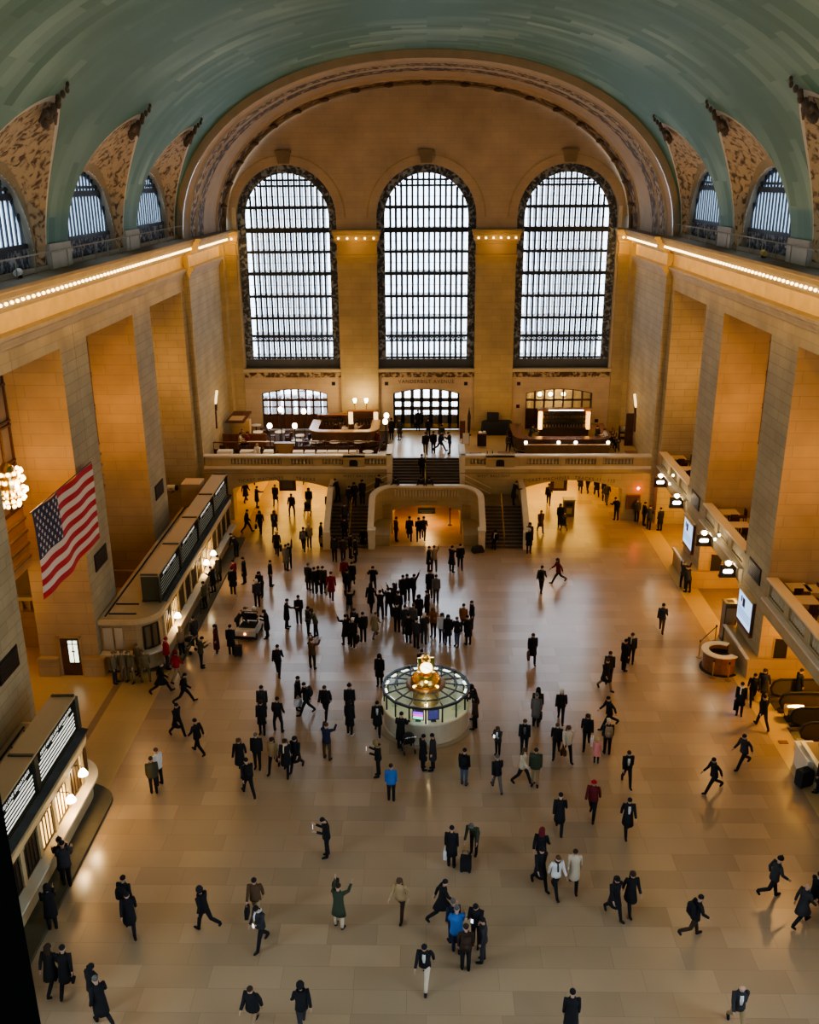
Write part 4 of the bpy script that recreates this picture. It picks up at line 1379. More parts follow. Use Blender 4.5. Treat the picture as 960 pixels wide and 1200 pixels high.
hs_wall(.88, .80, 0, 1.02).build('front_panel', WOODR, t)
hs_wall(.98, .62, 1.02, 1.08).build('worktop', plain('desk_top', (.72, .6, .38), .4), t)
hs_wall(1.0, .86, 0, .06).build('base', BLACK, t)
hs_wall(.8, .5, .68, .72).build('inner_shelf', BLACK, t)
q = MB(); q.box(.15, .55, -.2, .3, 0, .7); q.build('cabinet', BLACK, t)
posts = []
for k, (px, py, lab) in enumerate(((819, 770, 'brass belt post at the far corner of the curved desk'), (835, 794, 'brass belt post in front of the curved desk'), (853, 797, 'brass belt post at the near side of the curved desk'), (838, 752, 'brass belt post behind the curved desk'))):
    p = PZ(px, py)
    t = thing('belt_post', lab, 'belt post', p)
    q = MB(); q.tube([(0, 0, .03), (0, 0, .95)], .03, 8); q.build('pole', BRASS, t)
    q = MB(); q.lathe([(.17, 0), (.17, .02), (.05, .05)], 14); q.build('base', plain('post_base', (.3, .2, .08), .4, .5), t)
    q = MB(); q.lathe([(.045, .9), (.045, 1.0)], 10); q.build('head', BLACK, t)
    posts.append(p)
b = MB(); b.bar(posts[0] + Vector((0, 0, .93)), posts[3] + Vector((0, 0, .93)), .015, .05)
tag(b.build('belt', BLACK), 'black barrier belt between the two farther posts at the curved desk', 'belt')
# tall bin column near the screen
p = PZ(851, 749)
t = thing('notice_column', 'tall square metal column standing between the curved desk and the nearer screen', 'column', p)
q = MB(); q.box(-.32, .32, -.32, .32, 0, 2.2); q.build('case', plain('column_bronze', (.12, .095, .055), .35, .4), t)
q = MB(); q.box(-.35, .35, -.35, .35, 2.2, 2.3).box(-.35, .35, -.35, .35, 0, .1); q.build('cap', plain('column_trim', (.2, .16, .1), .4, .4), t)
q = MB(); q.box(-.18, .18, -.2, .16, 2.29, 2.31); q.build('opening', BLACK, t)
q = MB(); q.box(-.26, .26, -.335, -.32, .3, 2.0); q.build('front_panel', plain('column_panel', (.3, .24, .14), .4), t)
# bin in the right passage mouth
p = PZ(666, 604)
t = thing('litter_bin', 'square litter bin standing in the mouth of the right passage', 'bin', p)
q = MB(); q.box(-.4, .4, -.35, .35, 0, 1.25); q.build('case', plain('bin_dark', (.07, .055, .035), .5), t)
q = MB(); q.box(-.44, .44, -.39, .39, 1.25, 1.35); q.build('lid', plain('bin_lid', (.3, .27, .22), .4), t)
q = MB(); q.box(-.25, .25, -.36, -.35, .85, 1.1); q.build('opening', BLACK, t)
q = MB(); q.box(-.2, .2, -.365, -.35, .25, .7); q.build('label_panel', plain('bin_panel', (.3, .25, .15)), t)

# escalators at the right edge
for k, (y0, lab) in enumerate(((40.2, 'escalator with black handrails at the right edge, farther one'), (37.6, 'escalator with black handrails at the right edge, nearer one'))):
    t = thing('escalator', lab, 'escalator', (17.3, y0, 0))
    for dy in (-.62, .62):
        q = MB()
        q.prism([(-.2, .1), (2.6, .1), (4.4, -.9), (4.4, .05), (2.6, .95), (-.2, .95), (-.45, .8), (-.52, .55), (-.45, .25)], 'y', dy - .02, dy + .02)
        q.build('balustrade', plain('escalator_glass', (.10, .075, .035), .15), t)
        q = MB(); q.tube([(-.1, dy, .12), (-.45, dy, .25), (-.58, dy, .55), (-.45, dy, .88), (-.15, dy, 1.02), (2.6, dy, 1.02), (4.4, dy, .1)], .06, 8); q.build('handrail', BLACK, t)
        q = MB(); q.box(-.6, 2.6, dy - .16, dy + .16, 0, .12); q.build('skirt', STEEL if k else BRONZE, t)
    q = MB()
    for j in range(10):
        q.box(.3 + j * .4, .7 + j * .4, -.55, .55, -.4 - max(0, j - 4) * .2, .03 - max(0, j - 4) * .2)
    q.build('step', plain('escalator_step', (.05, .045, .04), .4, .4), t)
    q = MB(); q.box(-.7, .3, -.55, .55, 0, .03); q.build('comb_plate', STEEL, t)
p = PXX(940, 838, 17.0)
t = thing('machine_cover', 'shiny silver roller between the two escalators', 'machine', (17.0, 38.85, 0))
q = MB(); q.tube([(-.25, 0, .55), (.5, 0, .55)], .28, 14); q.build('drum', STEEL, t)
q = MB(); q.box(-.2, .45, -.25, .25, 0, .4); q.build('foot', BLACK, t)
p = PZ(918, 870)
b = MB(); b.box(p.x - .2, p.x + .2, p.y - .12, p.y + .12, 0, .03); tag(b.build('wet_floor_plate', WOODR), 'small dark brown plate lying on the pale border by the escalators', 'plate')
b = MB(); b.box(15.9, 16.6, 34.0, 35.4, 0, .95).box(15.85, 16.65, 33.9, 35.5, .95, 1.05)
struct(b.build('trim_low_wall', PALE))

# gallery tables and chairs on the right
def cafe_chair_parts():
    out = []
    q = MB(); q.box(-.21, .21, -.21, .21, .43, .48); out.append(('seat', q.mesh('seat', plain('chair_dark', (.075, .032, .022), .5))))
    q = MB(); q.box(-.21, .21, -.24, -.19, .52, .92); out.append(('backrest', q.mesh('backrest', MATS['chair_dark'])))
    for sx in (-1, 1):
        for sy in (-1, 1):
            q = MB(); q.bar((sx * .19, sy * .19, 0), (sx * .19, sy * .19 - (.03 if sy < 0 else 0), .9 if sy < 0 else .44), .04, .04); out.append(('leg', q.mesh('leg', MATS['chair_dark'])))
    return out


CHP = cafe_chair_parts()


def chair(loc, rz, label, group):
    t = thing('cafe_chair', label, 'chair', loc, rz, group)
    for n, m_ in CHP:
        link(n, m_, t)
    return t


def sq_table(loc, w, d, label, group, mat=None, cloth_=True, rz=0):
    t = thing('cafe_table', label, 'table', loc, rz, group)
    q = MB(); q.box(-w / 2, w / 2, -d / 2, d / 2, .72, .76); q.build('tabletop', mat or LINEN, t)
    if cloth_:
        q = MB(); q.box(-w / 2, w / 2, -d / 2 - .005, -d / 2, .5, .76).box(-w / 2 - .005, -w / 2, -d / 2, d / 2, .5, .76).box(w / 2, w / 2 + .005, -d / 2, d / 2, .5, .76); q.build('cloth_drop', mat or LINEN, t)
    q = MB(); q.tube([(0, 0, .03), (0, 0, .72)], .05, 8).lathe([(.25, 0), (.25, .03)], 12); q.build('pedestal', IRON, t)
    return t


CREAM = plain('table_cream', (.62, .5, .32), .5)
GZ = 4.55
for bi, nm, pts in ((3, 'far', ((789, 536), (803, 549))), (2, 'middle', ((855, 600), (868, 615))), (1, 'near', ((936, 688), (931, 703), (958, 690)))):
    for k, (px, py) in enumerate(pts):
        p = PZ(px, py, GZ + .75)
        p.x = max(p.x, 17.75); p.z = GZ
        sq_table(p, 1.0, 1.0, '%s pale table on the %s right gallery' % (('farther', 'nearer', 'third')[k], nm), 'tables on the %s right gallery' % nm, CREAM, bi == 1)
        for j, (dx, dy, rz) in enumerate(((0, .72, pi), (0, -.72, 0), (.75, 0, pi / 2))):
            if p.x + dx < 19.2 and abs(p.y + dy - BAYC[bi]) < 3.55:
                chair((p.x + dx, p.y + dy, GZ), rz, 'dark cafe chair at a pale table on the %s right gallery' % nm, 'chairs on the %s right gallery' % nm)

# ---------------------------------------------------------------- information kiosk with its clock
KY = 38.55
t = thing('information_kiosk', 'round stone and glass information kiosk in the middle of the floor', 'kiosk', (-.03, KY, 0))
q = MB(); q.lathe([(2.25, 0), (2.25, .03), (2.02, .03)], 48); q.build('apron', plain('kiosk_apron', (.36, .28, .18), .4), t, True)
q = MB(); q.lathe([(2.0, .03), (2.0, .12), (1.96, .14), (1.96, 1.0)], 48); q.build('base_wall', plain('kiosk_stone', (.55, .49, .37), .4, noise=.1, scale=1.5), t)
q = MB(); q.lathe([(1.7, 1.02), (2.05, 1.02), (2.07, 1.06), (2.05, 1.10), (1.7, 1.10)], 48); q.build('counter', plain('kiosk_counter', (.74, .68, .5), .3), t)
N = 16
for k in range(N):
    a0, a1 = 2 * pi * k / N - pi / 2, 2 * pi * (k + 1) / N - pi / 2
    p0, p1 = (1.93 * cos(a0), 1.93 * sin(a0)), (1.93 * cos(a1), 1.93 * sin(a1))
    q = MB(); q.quad((*p0, 1.1), (*p1, 1.1), (*p1, 1.86), (*p0, 1.86)); q.build('glass_panel', GLASSC, t)
    q = MB(); q.bar((*p0, 1.1), (*p0, 1.9), .07, .07); q.build('mullion', IRON, t)
    q = MB(); i0, i1 = (.86 * cos(a0), .86 * sin(a0)), (.86 * cos(a1), .86 * sin(a1))
    q.quad((2.0 * cos(a0), 2.0 * sin(a0), 1.9), (2.0 * cos(a1), 2.0 * sin(a1), 1.9), (*i1, 2.04), (*i0, 2.04)); q.build('roof_pane', GLASSC, t)
    q = MB(); q.bar((2.0 * cos(a0), 2.0 * sin(a0), 1.92), (*i0, 2.06), .05, .05); q.build('rafter', IRON, t)
for r, z, w in ((2.0, 1.9, .05), (1.45, 1.98, .028), (1.96, 1.84, .03)):
    q = MB(); q.lathe([(r - w, z - w), (r + w, z - w), (r + w, z + w), (r - w, z + w), (r - w, z - w)], N, (0, 0, 0), 0, 0, 2 * pi, False); q.build('ring_bar', IRON, t)
# strip lights under the roof edge and lit inside
q = MB()
for k in range(N):
    a0, a1 = 2 * pi * (k + .2) / N - pi / 2, 2 * pi * (k + .8) / N - pi / 2
    q.bar((1.85 * cos(a0), 1.85 * sin(a0), 1.83), (1.85 * cos(a1), 1.85 * sin(a1), 1.83), .09, .03)
q.build('strip_light', glow('strip_glow', (1, .98, .85), 3), t)
q = MB(); q.lathe([(.1, .04), (1.7, .04)], 32); q.build('inner_floor', plain('kiosk_floor', (.09, .1, .07)), t)
q = MB(); q.lathe([(1.35, 1.0), (1.7, 1.0)], 32); q.build('inner_counter', plain('kiosk_desk', (.2, .21, .14), .4), t)
q = MB(); q.lathe([(.62, .05), (.62, 1.2), (.55, 1.9)], 20)
q.build('core', plain('core_gold', (.45, .3, .09), .35, .7), t, True)
q = MB(); q.lathe([(.9, 1.98), (.92, 2.06), (.8, 2.12), (.72, 2.1), (.6, 2.1)], 32); q.build('clock_plinth', plain('clock_bronze', (.16, .09, .045), .4, .5), t, True)
GILT = plain('gilt_brass', (.85, .58, .18), .22, 1.0)
q = MB(); q.lathe([(.70, 2.1), (.70, 2.2), (.66, 2.38), (.54, 2.54), (.34, 2.63), (.16, 2.66)], 28); q.build('gilt_dome', GILT, t, True)
q = MB(); q.lathe([(.16, 2.64), (.11, 2.68), (.17, 2.74)], 16); q.build('clock_stem', GILT, t, True)
q = MB(); q.ball((0, 0, 3.04), .35, 24, 0, 1, 1, 1.0)
q.lathe([(.1, 3.36), (.13, 3.41), (.07, 3.45), (.09, 3.5), (.02, 3.56)], 12)
ck = q.build('clock', GILT, t, True)
FACE = glow('clock_face', (1, .90, .66), 1.9)
for k in range(4):
    a = k * pi / 2 - pi / 2 + radians(4)
    dx, dy = cos(a), sin(a)
    px_, py_ = -dy, dx
    def cp(r, th, off):
        return (dx * off + px_ * r * cos(th), dy * off + py_ * r * cos(th), 3.04 + r * sin(th))
    q = MB(); q.loft([[cp(.28, 2 * pi * j / 24, .22) for j in range(24)], [cp(.28, 2 * pi * j / 24, .36) for j in range(24)]]); q.build('clock_face', FACE, ck)
    q = MB(); q.loft([[cp(.31, 2 * pi * j / 24, .2) for j in range(24)], [cp(.31, 2 * pi * j / 24, .37) for j in range(24)], [cp(.28, 2 * pi * j / 24, .37) for j in range(24)]], 0, False); q.build('bezel', GILT, ck)
    q = MB(); q.bar(cp(0, 0, .37), cp(.13, radians(150), .37), .02, .012).bar(cp(0, 0, .37), cp(.2, radians(-30), .37), .014, .012)
    for j in range(12):
        q.bar(cp(.21, 2 * pi * j / 12, .366), cp(.255, 2 * pi * j / 12, .366), .012, .01)
    q.build('hands', BLACK, ck)
for k in range(4):
    a = pi / 4 + 2 * pi * k / 4
    q = MB(); q.ball((.76 * cos(a), .76 * sin(a), 2.17), .06, 8); q.build('dome_lamp', BULB, t, True)
point('kiosk_light', (0, KY - 1.2, 1.5), 10, (1, .95, .75), .2)
point('clock_light', (.0, KY - .95, 2.75), 36, (1, .8, .4), .1)
# things inside the kiosk
for k, (a, col, lab) in enumerate(((-.196, ((.25, .03, .9), (.9, .05, .5), (.15, .8, .55)), 'purple pink and green screen behind the kiosk glass'), (.196, None, 'dark blue screen behind the kiosk glass'))):
    x, y = 1.74 * sin(a), KY - 1.74 * cos(a)
    t = thing('kiosk_screen', lab, 'screen', (x - .03, y, 1.1), a)
    q = MB(); q.box(-.26, .26, -.03, .03, .06, .62).box(-.12, .12, -.08, .08, 0, .03).box(-.03, .03, -.02, .02, 0, .1); q.build('housing', BLACK, t)
    q = MB()
    if col:
        for j, c_ in enumerate(col):
            z = .48 - j * .12
            q = MB(); q.box(-.22, .22, -.042, -.03, z - .12, z); q.build('display_band', glow('band%d' % j, c_, 2.0), t)
    else:
        q.box(-.22, .22, -.042, -.03, .12, .55); q.build('display', glow('blue_dim', (.05, .05, .25), .6), t)
for k in range(8):
    a = .55 + k * .62
    x, y = 1.5 * sin(a), KY - 1.5 * cos(a)
    b = MB(); b.box(-.22, .22, -.14, .14, 0, .05 + .08 * (k % 3)); o = b.build('leaflet_stack', plain('leaflet%d' % (k % 3), ((.75, .72, .6), (.55, .6, .4), (.8, .8, .75))[k % 3]), None)
    o.location = (x, y, 1.0); o.rotation_euler.z = a
    tag(o, 'stack of pale papers on the counter inside the round kiosk', 'paper stack', 'papers inside the kiosk')

# ---------------------------------------------------------------- restaurant on the left of the balcony
BARC = plain('bar_front', (.085, .042, .022), .4, noise=.25, scale=2)


def u_bar(label, x0, x1, y0, y1, r, h, topm, frontm, topw=.55):
    """counter with rounded front corners, open to the back"""
    t = thing('bar_counter', label, 'bar counter', (0, 0, FZ))
    def path(g):
        p = [(x0 - g, y1)]
        for k in range(7):
            a = pi + pi / 2 * k / 6; p.append((x0 + r + (r + g) * cos(a), y0 + r + (r + g) * sin(a)))
        for k in range(7):
            a = 1.5 * pi + pi / 2 * k / 6; p.append((x1 - r + (r + g) * cos(a), y0 + r + (r + g) * sin(a)))
        return p + [(x1 + g, y1)]
    def wall(nm, go, gi, z0, z1, mat):
        q = MB(); o, i_ = path(go), path(gi)
        q.loft([[(x, y, z) for x, y in ring] for ring, z in ((o, z0), (o, z1), (i_, z1), (i_, z0))], 0, False, False)
        for k in (0, -1):
            q.quad((*o[k], z0), (*o[k], z1), (*i_[k], z1), (*i_[k], z0))
        return q.build(nm, mat, t)
    wall('front', 0, -.1, 0, h, frontm)
    wall('worktop', .14, -topw, h, h + .07, topm)
    wall('foot_rail', .16, .1, .2, .24, BRASS)
    wall('base', .05, -.05, 0, .12, BLACK)
    return t


pl, pr = PYY(360, 498, 71.0), PYY(441, 498, 71.0)
LX0, LX1 = pl.x, pr.x
u_bar('dark wooden bar with a pale oak top on the left balcony', LX0 + .1, LX1, 71.6, 75.4, 1.0, 1.35, WOODM, BARC)
# back bar with shelves of bottles, two parts
t = thing('back_bar', 'dark back bar with bottle shelves behind the oak topped bar', 'shelving', (0, 75.6, FZ))
q = MB()
for x0, x1, h in ((LX0 + .3, LX1 - 2.6, 1.7), (LX1 - 2.5, LX1 - .1, 2.0)):
    q.box(x0, x1, 0, .5, 0, .9).box(x0, x1, .42, .5, .9, h)
    for z in (1.15, 1.45):
        q.box(x0, x1, .1, .45, z, z + .03)
    q.box(x0, x0 + .1, .05, .5, .9, h).box(x1 - .1, x1, .05, .5, .9, h)
q.build('carcass', WOODD, t)
q = MB(); q.box(LX0 + .25, LX1 - 2.55, 0, .55, 1.7, 1.78).box(LX1 - 2.6, LX1 - .05, 0, .55, 2.0, 2.1); q.build('cornice', WOODR, t)
q = MB(); q.box(LX1 - 2.5, LX1 - 2.15, -.02, .05, 1.0, 2.0).box(LX1 - .45, LX1 - .1, -.02, .05, 1.0, 2.0); q.build('lit_panel', glow('amber_soft', (1, .7, .35), 1.3), t)
bq = MB(); bq.lathe([(.035, 0), (.035, .16), (.014, .2), (.014, .27)], 7)
for j, c_ in enumerate(((.05, .1, .05), (.2, .1, .03), (.4, .35, .3))):
    bmh = bq.mesh('bottle', plain('bottle_glass%d' % j, c_, .15), True)
    for k in range(16):
        z = (1.18, 1.48, .9)[j]
        x = LX0 + .5 + (LX1 - LX0 - .8) * (k + .3 * j) / 16
        o = link('bottle', bmh, None, (x, 75.78, FZ + z)); tag(o, 'small bottle standing on the %s shelf of the left back bar' % ('lower', 'upper', 'counter')[j], 'bottle', 'bottles on the %s shelf of the left back bar' % ('lower', 'upper', 'counter')[j])
# two uplights above the back bar
for k, px in enumerate((415.7, 429)):
    p = PYY(px, 469, 75.9)
    t = thing('torch_lamp', ('left' if k == 0 else 'right') + ' one of two glowing torch lamps standing above the left back bar', 'lamp', (p.x, 76.1, p.z - .25))
    q = MB(); q.lathe([(.08, 0), (.13, .15), (.15, .32), (.02, .34)], 12); q.build('shade', LAMPW, t, True)
    q = MB(); q.lathe([(.1, -.2), (.05, -.1), (.05, 0)], 10).tube([(0, 0, -.2), (0, 0, 6.1 - p.z + .25 - .0)], .03, 6); q.build('stem', BRASS, t)
    point('torch_light', (p.x, 76.2, p.z + .4), 40, (1, .7, .3), .1)
# globe floor lamps
for k, (px, py, Y, lab) in enumerate(((328.7, 480, 73.5, 'globe lamp on a dark post behind the round tables'), (316, 499, 69.5, 'globe lamp on a dark post at the end of the booth screen'), (345.5, 499, 69.5, 'globe lamp on a dark post near the front left corner of the bar'),
                                      (356, 482, 72.5, 'globe lamp beside the left end of the oak bar'), (453, 487, 73.0, 'upper globe lamp at the right end of the oak bar'), (451.5, 494, 71.0, 'lower globe lamp at the right end of the oak bar'))):
    p = PYY(px, py, Y)
    t = thing('globe_lamp', lab, 'lamp', (p.x, Y, FZ))
    h = p.z - FZ
    q = MB(); q.ball((0, 0, h), .2, 14, 0, 1, 1, 1.15); q.build('globe', glow('globe_glow', (1, .84, .6), 8), t, True)
    q = MB(); q.tube([(0, 0, .05), (0, 0, h - .2)], .04, 8).lathe([(.22, 0), (.2, .05), (.04, .12)], 12).lathe([(.04, h - .26), (.12, h - .2), (.04, h - .15)], 10); q.build('post', BLACK, t)
    if k in (1, 2, 5): point('globe_light', (p.x, Y - .35, p.z + .1), 24, (1, .75, .4), .15)
# low screens of dark wood and glass between the seating
for k, (xa, xb, Y, lab) in enumerate(((250, 321, 69.75, 'dark glazed partition behind the left row of white tables'), (341, 444, 69.9, 'dark glazed partition behind the right row of white tables'), (262, 312, 72.2, 'red brown bench partition in front of the framed menu stand'))):
    p0, p1 = PYY(xa, 520, Y), PYY(xb, 520, Y)
    t = thing('partition', lab, 'partition', (0, Y, FZ))
    q = MB(); q.box(p0.x, p1.x, -.05, .05, 1.0, 1.08).box(p0.x, p1.x, -.04, .04, 0, .12)
    n = max(3, int((p1.x - p0.x) / .9))
    for j in range(n + 1):
        x = p0.x + (p1.x - p0.x) * j / n
        q.box(x - .04, x + .04, -.04, .04, 0, 1.05)
    q.build('frame', WOODR if k != 1 else WOODD, t)
    q = MB(); q.box(p0.x, p1.x, -.01, .01, .12, 1.0 if k == 2 else .5); q.build('panel', WOODR if k == 2 else WOODD, t)
    if k == 0:
        q = MB(); q.box(p0.x + 2.6, p1.x, -.07, .07, 1.08, 1.11); q.build('pale_cap', PALE, t)
b = MB(); b.box(-16.25, -3.1, 68.8, 77.2, FZ, FZ + .01); struct(b.build('floor_carpet', plain('carpet_brown', (.10, .06, .04), .9, noise=.2, scale=2)))
# rows of tables along the parapet, benches and round tables behind
rows = [(265, 526, 1.3), (287, 528, .8), (298, 528, .8), (314.5, 528, .8), (349, 528.5, .85), (363, 528.5, .85), (377, 528.5, .85), (389.5, 528.5, .85), (402, 528.5, .85), (415, 528.5, .85), (448, 530, .8)]
for k, (px, py, w) in enumerate(rows):
    p = PZ(px, py, FZ + .76)
    p.y = min(max(p.y, YE + .85), 68.5)
    sq_table((p.x, p.y, FZ), w * .84, .7, 'white clothed table in the row along the left balcony parapet', 'white tables along the left parapet')
    for dx in (-.25, .25):
        chair((p.x + dx * (1.4 if w > 1 else .9), p.y + .56, FZ), pi, 'dark chair behind a white table along the left balcony parapet', 'chairs along the left parapet')
rounds = [(431.5, 529, 'round white table at the right end of the parapet row'), (300, 498, 'round white table farthest from the parapet near the diners'), (302, 506, 'round white table behind the left partition'), (328, 506, 'round white table between the two post lamps'), (352, 510, 'round white table in front of the bar corner'), (348, 516, 'round white table behind the right partition'), (370, 515.5, 'round white table second along the right partition'), (393, 515.5, 'round white table third along the right partition'), (420, 516, 'round white table fourth along the right partition'), (375, 511, 'square white menu table left in front of the bar'), (403, 511, 'square white menu table midway in front of the bar'), (428, 511, 'square white menu table right in front of the bar')]
for k, (px, py, lab) in enumerate(rounds):
    p = PZ(px, py, FZ + .76); p.y = min(max(p.y, YE + .9), 99 if k < 6 else 70.9)
    t = thing('bistro_table', lab, 'table', (p.x, p.y, FZ))
    q = MB()
    if 'square' in lab:
        q.box(-.42, .42, -.22, .22, .73, .77)
    else:
        q.lathe([(.42, .73), (.42, .77)], 20)
    q.build('tabletop', LINEN, t)
    q = MB(); q.tube([(0, 0, 0), (0, 0, .73)], .04, 8).lathe([(.22, 0), (.22, .03)], 12); q.build('pedestal', BLACK, t)
    for j in range(2):
        if 'square' in lab: continue
        a = pi * j + .5 * sin(k)
        chair((p.x + .62 * cos(a), p.y + .45 * sin(a), FZ), a + pi / 2, 'dark chair at one of the small tables in front of the oak bar', 'chairs in front of the oak bar')
# framed menu stand like a slanted roof, service hatch and host stand
p = PYY(272, 478, 74.0)
t = thing('menu_stand', 'tall pale cabinet with a slanted dark framed top in the left balcony corner', 'cabinet', (max(p.x, -15.1), 74.0, FZ))
q = MB(); q.box(-.5, .9, -.3, .5, 0, 1.75); q.build('case', BAY, t)
q = MB(); q.add([(-1.0, -.75, 1.75), (.55, -.75, 1.75), (1.0, .5, 2.35), (-.45, .5, 2.35)], [(0, 1, 2, 3)]); q.add([(-1.0, -.75, 1.68), (.55, -.75, 1.68), (1.0, .5, 2.28), (-.45, .5, 2.28)], [(3, 2, 1, 0)]); q.build('slanted_top', WOODD, t)
q = MB(); q.add([(-.72, -.6, 1.86), (.4, -.6, 1.86), (.58, -.05, 2.1), (-.5, -.05, 2.1)], [(0, 1, 2, 3)]); q.build('panel_inset', plain('menu_inset', (.45, .33, .2), .6), t)
p0 = PYY(334, 524, 69.6)
t = thing('host_stand', 'pale tan service stand between the two glazed partitions', 'stand', (p0.x, 69.4, FZ))
q = MB(); q.box(-.75, .75, 0, .5, 0, 1.0); q.build('front', plain('tan_panel', (.40, .25, .12), .5), t)
q = MB(); q.box(-.8, .8, -.05, .55, 1.0, 1.05); q.build('top', WOODD, t)
q = MB(); q.box(-.55, -.5, -.02, .02, .3, .5).box(.5, .55, -.02, .02, .3, .5); q.build('latch', BLACK, t)
for k, (px, py, lab) in enumerate(((252, 466, 'left'), (746, 470, 'right'))):
    p = PXX(px, py, (-16.25 if k == 0 else 16.25))
    t = thing('wall_sconce', 'slim lit wall fixture on the %s end bay wall above the balcony' % lab, 'wall light', p)
    sx = 1 if k == 0 else -1
    q = MB(); q.bar((0, 0, -.5), (sx * .12, .3, .5), .16, .08); q.build('lit_glass', glow('sconce', (1, .75, .42), 1.5), t)
    q = MB(); q.bar((0, -.05, -1.0), (sx * .05, .1, -.4), .2, .1); q.build('holder', WOODD, t)
    q = MB(); q.bar((0, -.1, -2.4), (0, .0, -1.0), .1, .25); q.build('post', WOODD, t)

# ---------------------------------------------------------------- bar on the right of the balcony
pl, pr = PYY(600, 505, 70.5), PYY(722, 505, 70.5)
RX0, RX1 = pl.x, pr.x
u_bar('dark bar with small globe lights on the right balcony', RX0 + .3, RX1 - .3, 70.2, 75.0, 1.2, 1.1, plain('bar_top_dark', (.12, .05, .03), .2), BARC, .8)
t = thing('bar_screen', 'brown panelled screen along the front of the right bar', 'screen', (0, 69.2, FZ))
xa, xb = PYY(615, 525, 69.2).x, PYY(714, 525, 69.2).x
q = MB(); q.box(xa, xb, -.06, .06, 0, .95); q.build('panel', plain('screen_brown', (.17, .10, .055), .5, noise=.15, scale=2), t)
q = MB(); q.box(xa - .05, xb + .05, -.1, .1, .95, 1.0); q.build('cap', plain('screen_cap', (.4, .26, .14), .4), t)
for k, px in enumerate((616.5, 655, 675, 713)):
    p = PYY(px, 518, 69.15)
    b = MB(); b.ball((0, 0, .16), .135, 12); o = tag(b.build('globe_lamp', glow('globe_white', (1, .88, .7), 9), smooth=True), ('first', 'second', 'third', 'fourth')[k] + ' globe from the left on the front screen of the right bar', 'lamp', 'globes on the right bar screen')
    o.location = (p.x, 69.2, FZ + 1.0)
    q = MB(); q.lathe([(.07, 0), (.04, .05)], 8); q.build('holder', BRASS, o)
xa, xb = PYY(632, 500, 74.2).x, PYY(690, 500, 74.2).x
t = thing('back_bar', 'dark back bar with glowing amber end columns on the right balcony', 'shelving', (0, 74.2, FZ))
q = MB(); q.box(xa, xb, 0, .6, 0, 1.0).box(xa, xb, .5, .6, 1.0, 2.4)
for z in (1.35, 1.7, 2.05):
    q.box(xa + .2, xb - .2, .15, .5, z, z + .03)
q.build('carcass', plain('backbar_dark', (.028, .02, .016), .3), t)
for k, x in enumerate((xa - .05, xb - .2)):
    q = MB(); q.box(x, x + .28, -.05, .45, .9, 2.3); q.build('amber_column', glow('amber_%d' % k, (1, .5, .12), 4.2 if k == 0 else 1.6), t)
q = MB(); q.box(xa - .15, xb + .15, -.12, .65, 2.4, 2.55); q.build('cornice', WOODR, t)
q = MB()
for k in range(7):
    x = xa + .9 + (xb - xa - 1.6) * k / 6
    q.box(x - .2, x + .2, -.14, -.1, 2.45, 2.52)
q.build('downlight', glow('downlight', (1, .93, .8), 5), t)
for j in range(3):
    bmh = bq.mesh('bottle', MATS['bottle_glass%d' % j], True)
    for k in range(14):
        x = xa + .4 + (xb - xa - .8) * k / 13
        o = link('bottle', bmh, None, (x, 74.5, FZ + (1.38, 1.73, 1.0)[j])); tag(o, 'small bottle on the %s shelf of the right back bar' % ('lower', 'upper', 'counter')[j], 'bottle', 'bottles on the %s shelf of the right back bar' % ('lower', 'upper', 'counter')[j])
# bar stools along the left wing and row of stools behind
stool = []
q = MB(); q.lathe([(.18, .7), (.19, .76), (.17, .78)], 12); stool.append(('seat', q.mesh('seat', plain('stool_seat', (.05, .02, .015), .4))))
for k in range(4):
    a = pi / 4 + k * pi / 2
    q = MB(); q.bar((.2 * cos(a), .2 * sin(a), 0), (.13 * cos(a), .13 * sin(a), .71), .035, .035); stool.append(('leg', q.mesh('leg', BLACK)))
q = MB(); q.box(-.17, .17, -.2, -.17, .78, 1.1); stool.append(('backrest', q.mesh('backrest', MATS['stool_seat'])))
for k in range(6):
    t = thing('bar_stool', 'dark bar stool along the left end of the right bar', 'stool', (RX0 - .25 + (.1 * k), 70.6 + .75 * k, FZ), -pi / 2, 'stools at the left end of the right bar')
    for n, m_ in stool: link(n, m_, t)
for k in range(5):
    t = thing('bar_stool', 'dark bar stool along the right end of the right bar', 'stool', (RX1 + .25, 70.8 + .8 * k, FZ), pi / 2, 'stools at the right end of the right bar')
    for n, m_ in stool: link(n, m_, t)
# dark covered piano with raised block
p = PZ(583, 509, FZ)
t = thing('covered_piano', 'large dark blue covered piano left of the right bar', 'piano', (p.x, min(p.y + .4, 76.2), FZ))
NAVY = plain('navy_cover', (.012, .018, .028), .7)
q = MB(); q.loft([[(x * sx, y * sy, z) for x, y in ((-1.2, -.5), (1.1, -.5), (1.2, .0), (1.1, .55), (-.9, .6), (-1.3, .2))] for sx, sy, z in ((1.06, 1.08, 0), (1.02, 1.02, .6), (1, 1, 1.02), (.9, .9, 1.08))]); q.build('cover', NAVY, t)
q = MB(); q.box(-.85, .1, .1, .5, 1.05, 1.7); q.build('raised_lid', NAVY, t)
p = PZ(564.5, 522, FZ)
t = thing('service_stand', 'dark service stand with white napkins near the upper stairs', 'stand', (p.x, p.y, FZ))
q = MB(); q.box(-.35, .35, -.25, .25, 0, .98); q.build('case', plain('stand_dark', (.035, .02, .016), .4), t)
q = MB(); q.box(-.38, .38, -.28, .28, .98, 1.02); q.build('top', WOODR, t)
q = MB(); q.box(-.28, .02, -.15, .15, 1.02, 1.1).box(.08, .3, -.12, .12, 1.02, 1.16); q.build('napkin_pile', LINEN, t)
p = PZ(549.5, 510, FZ)
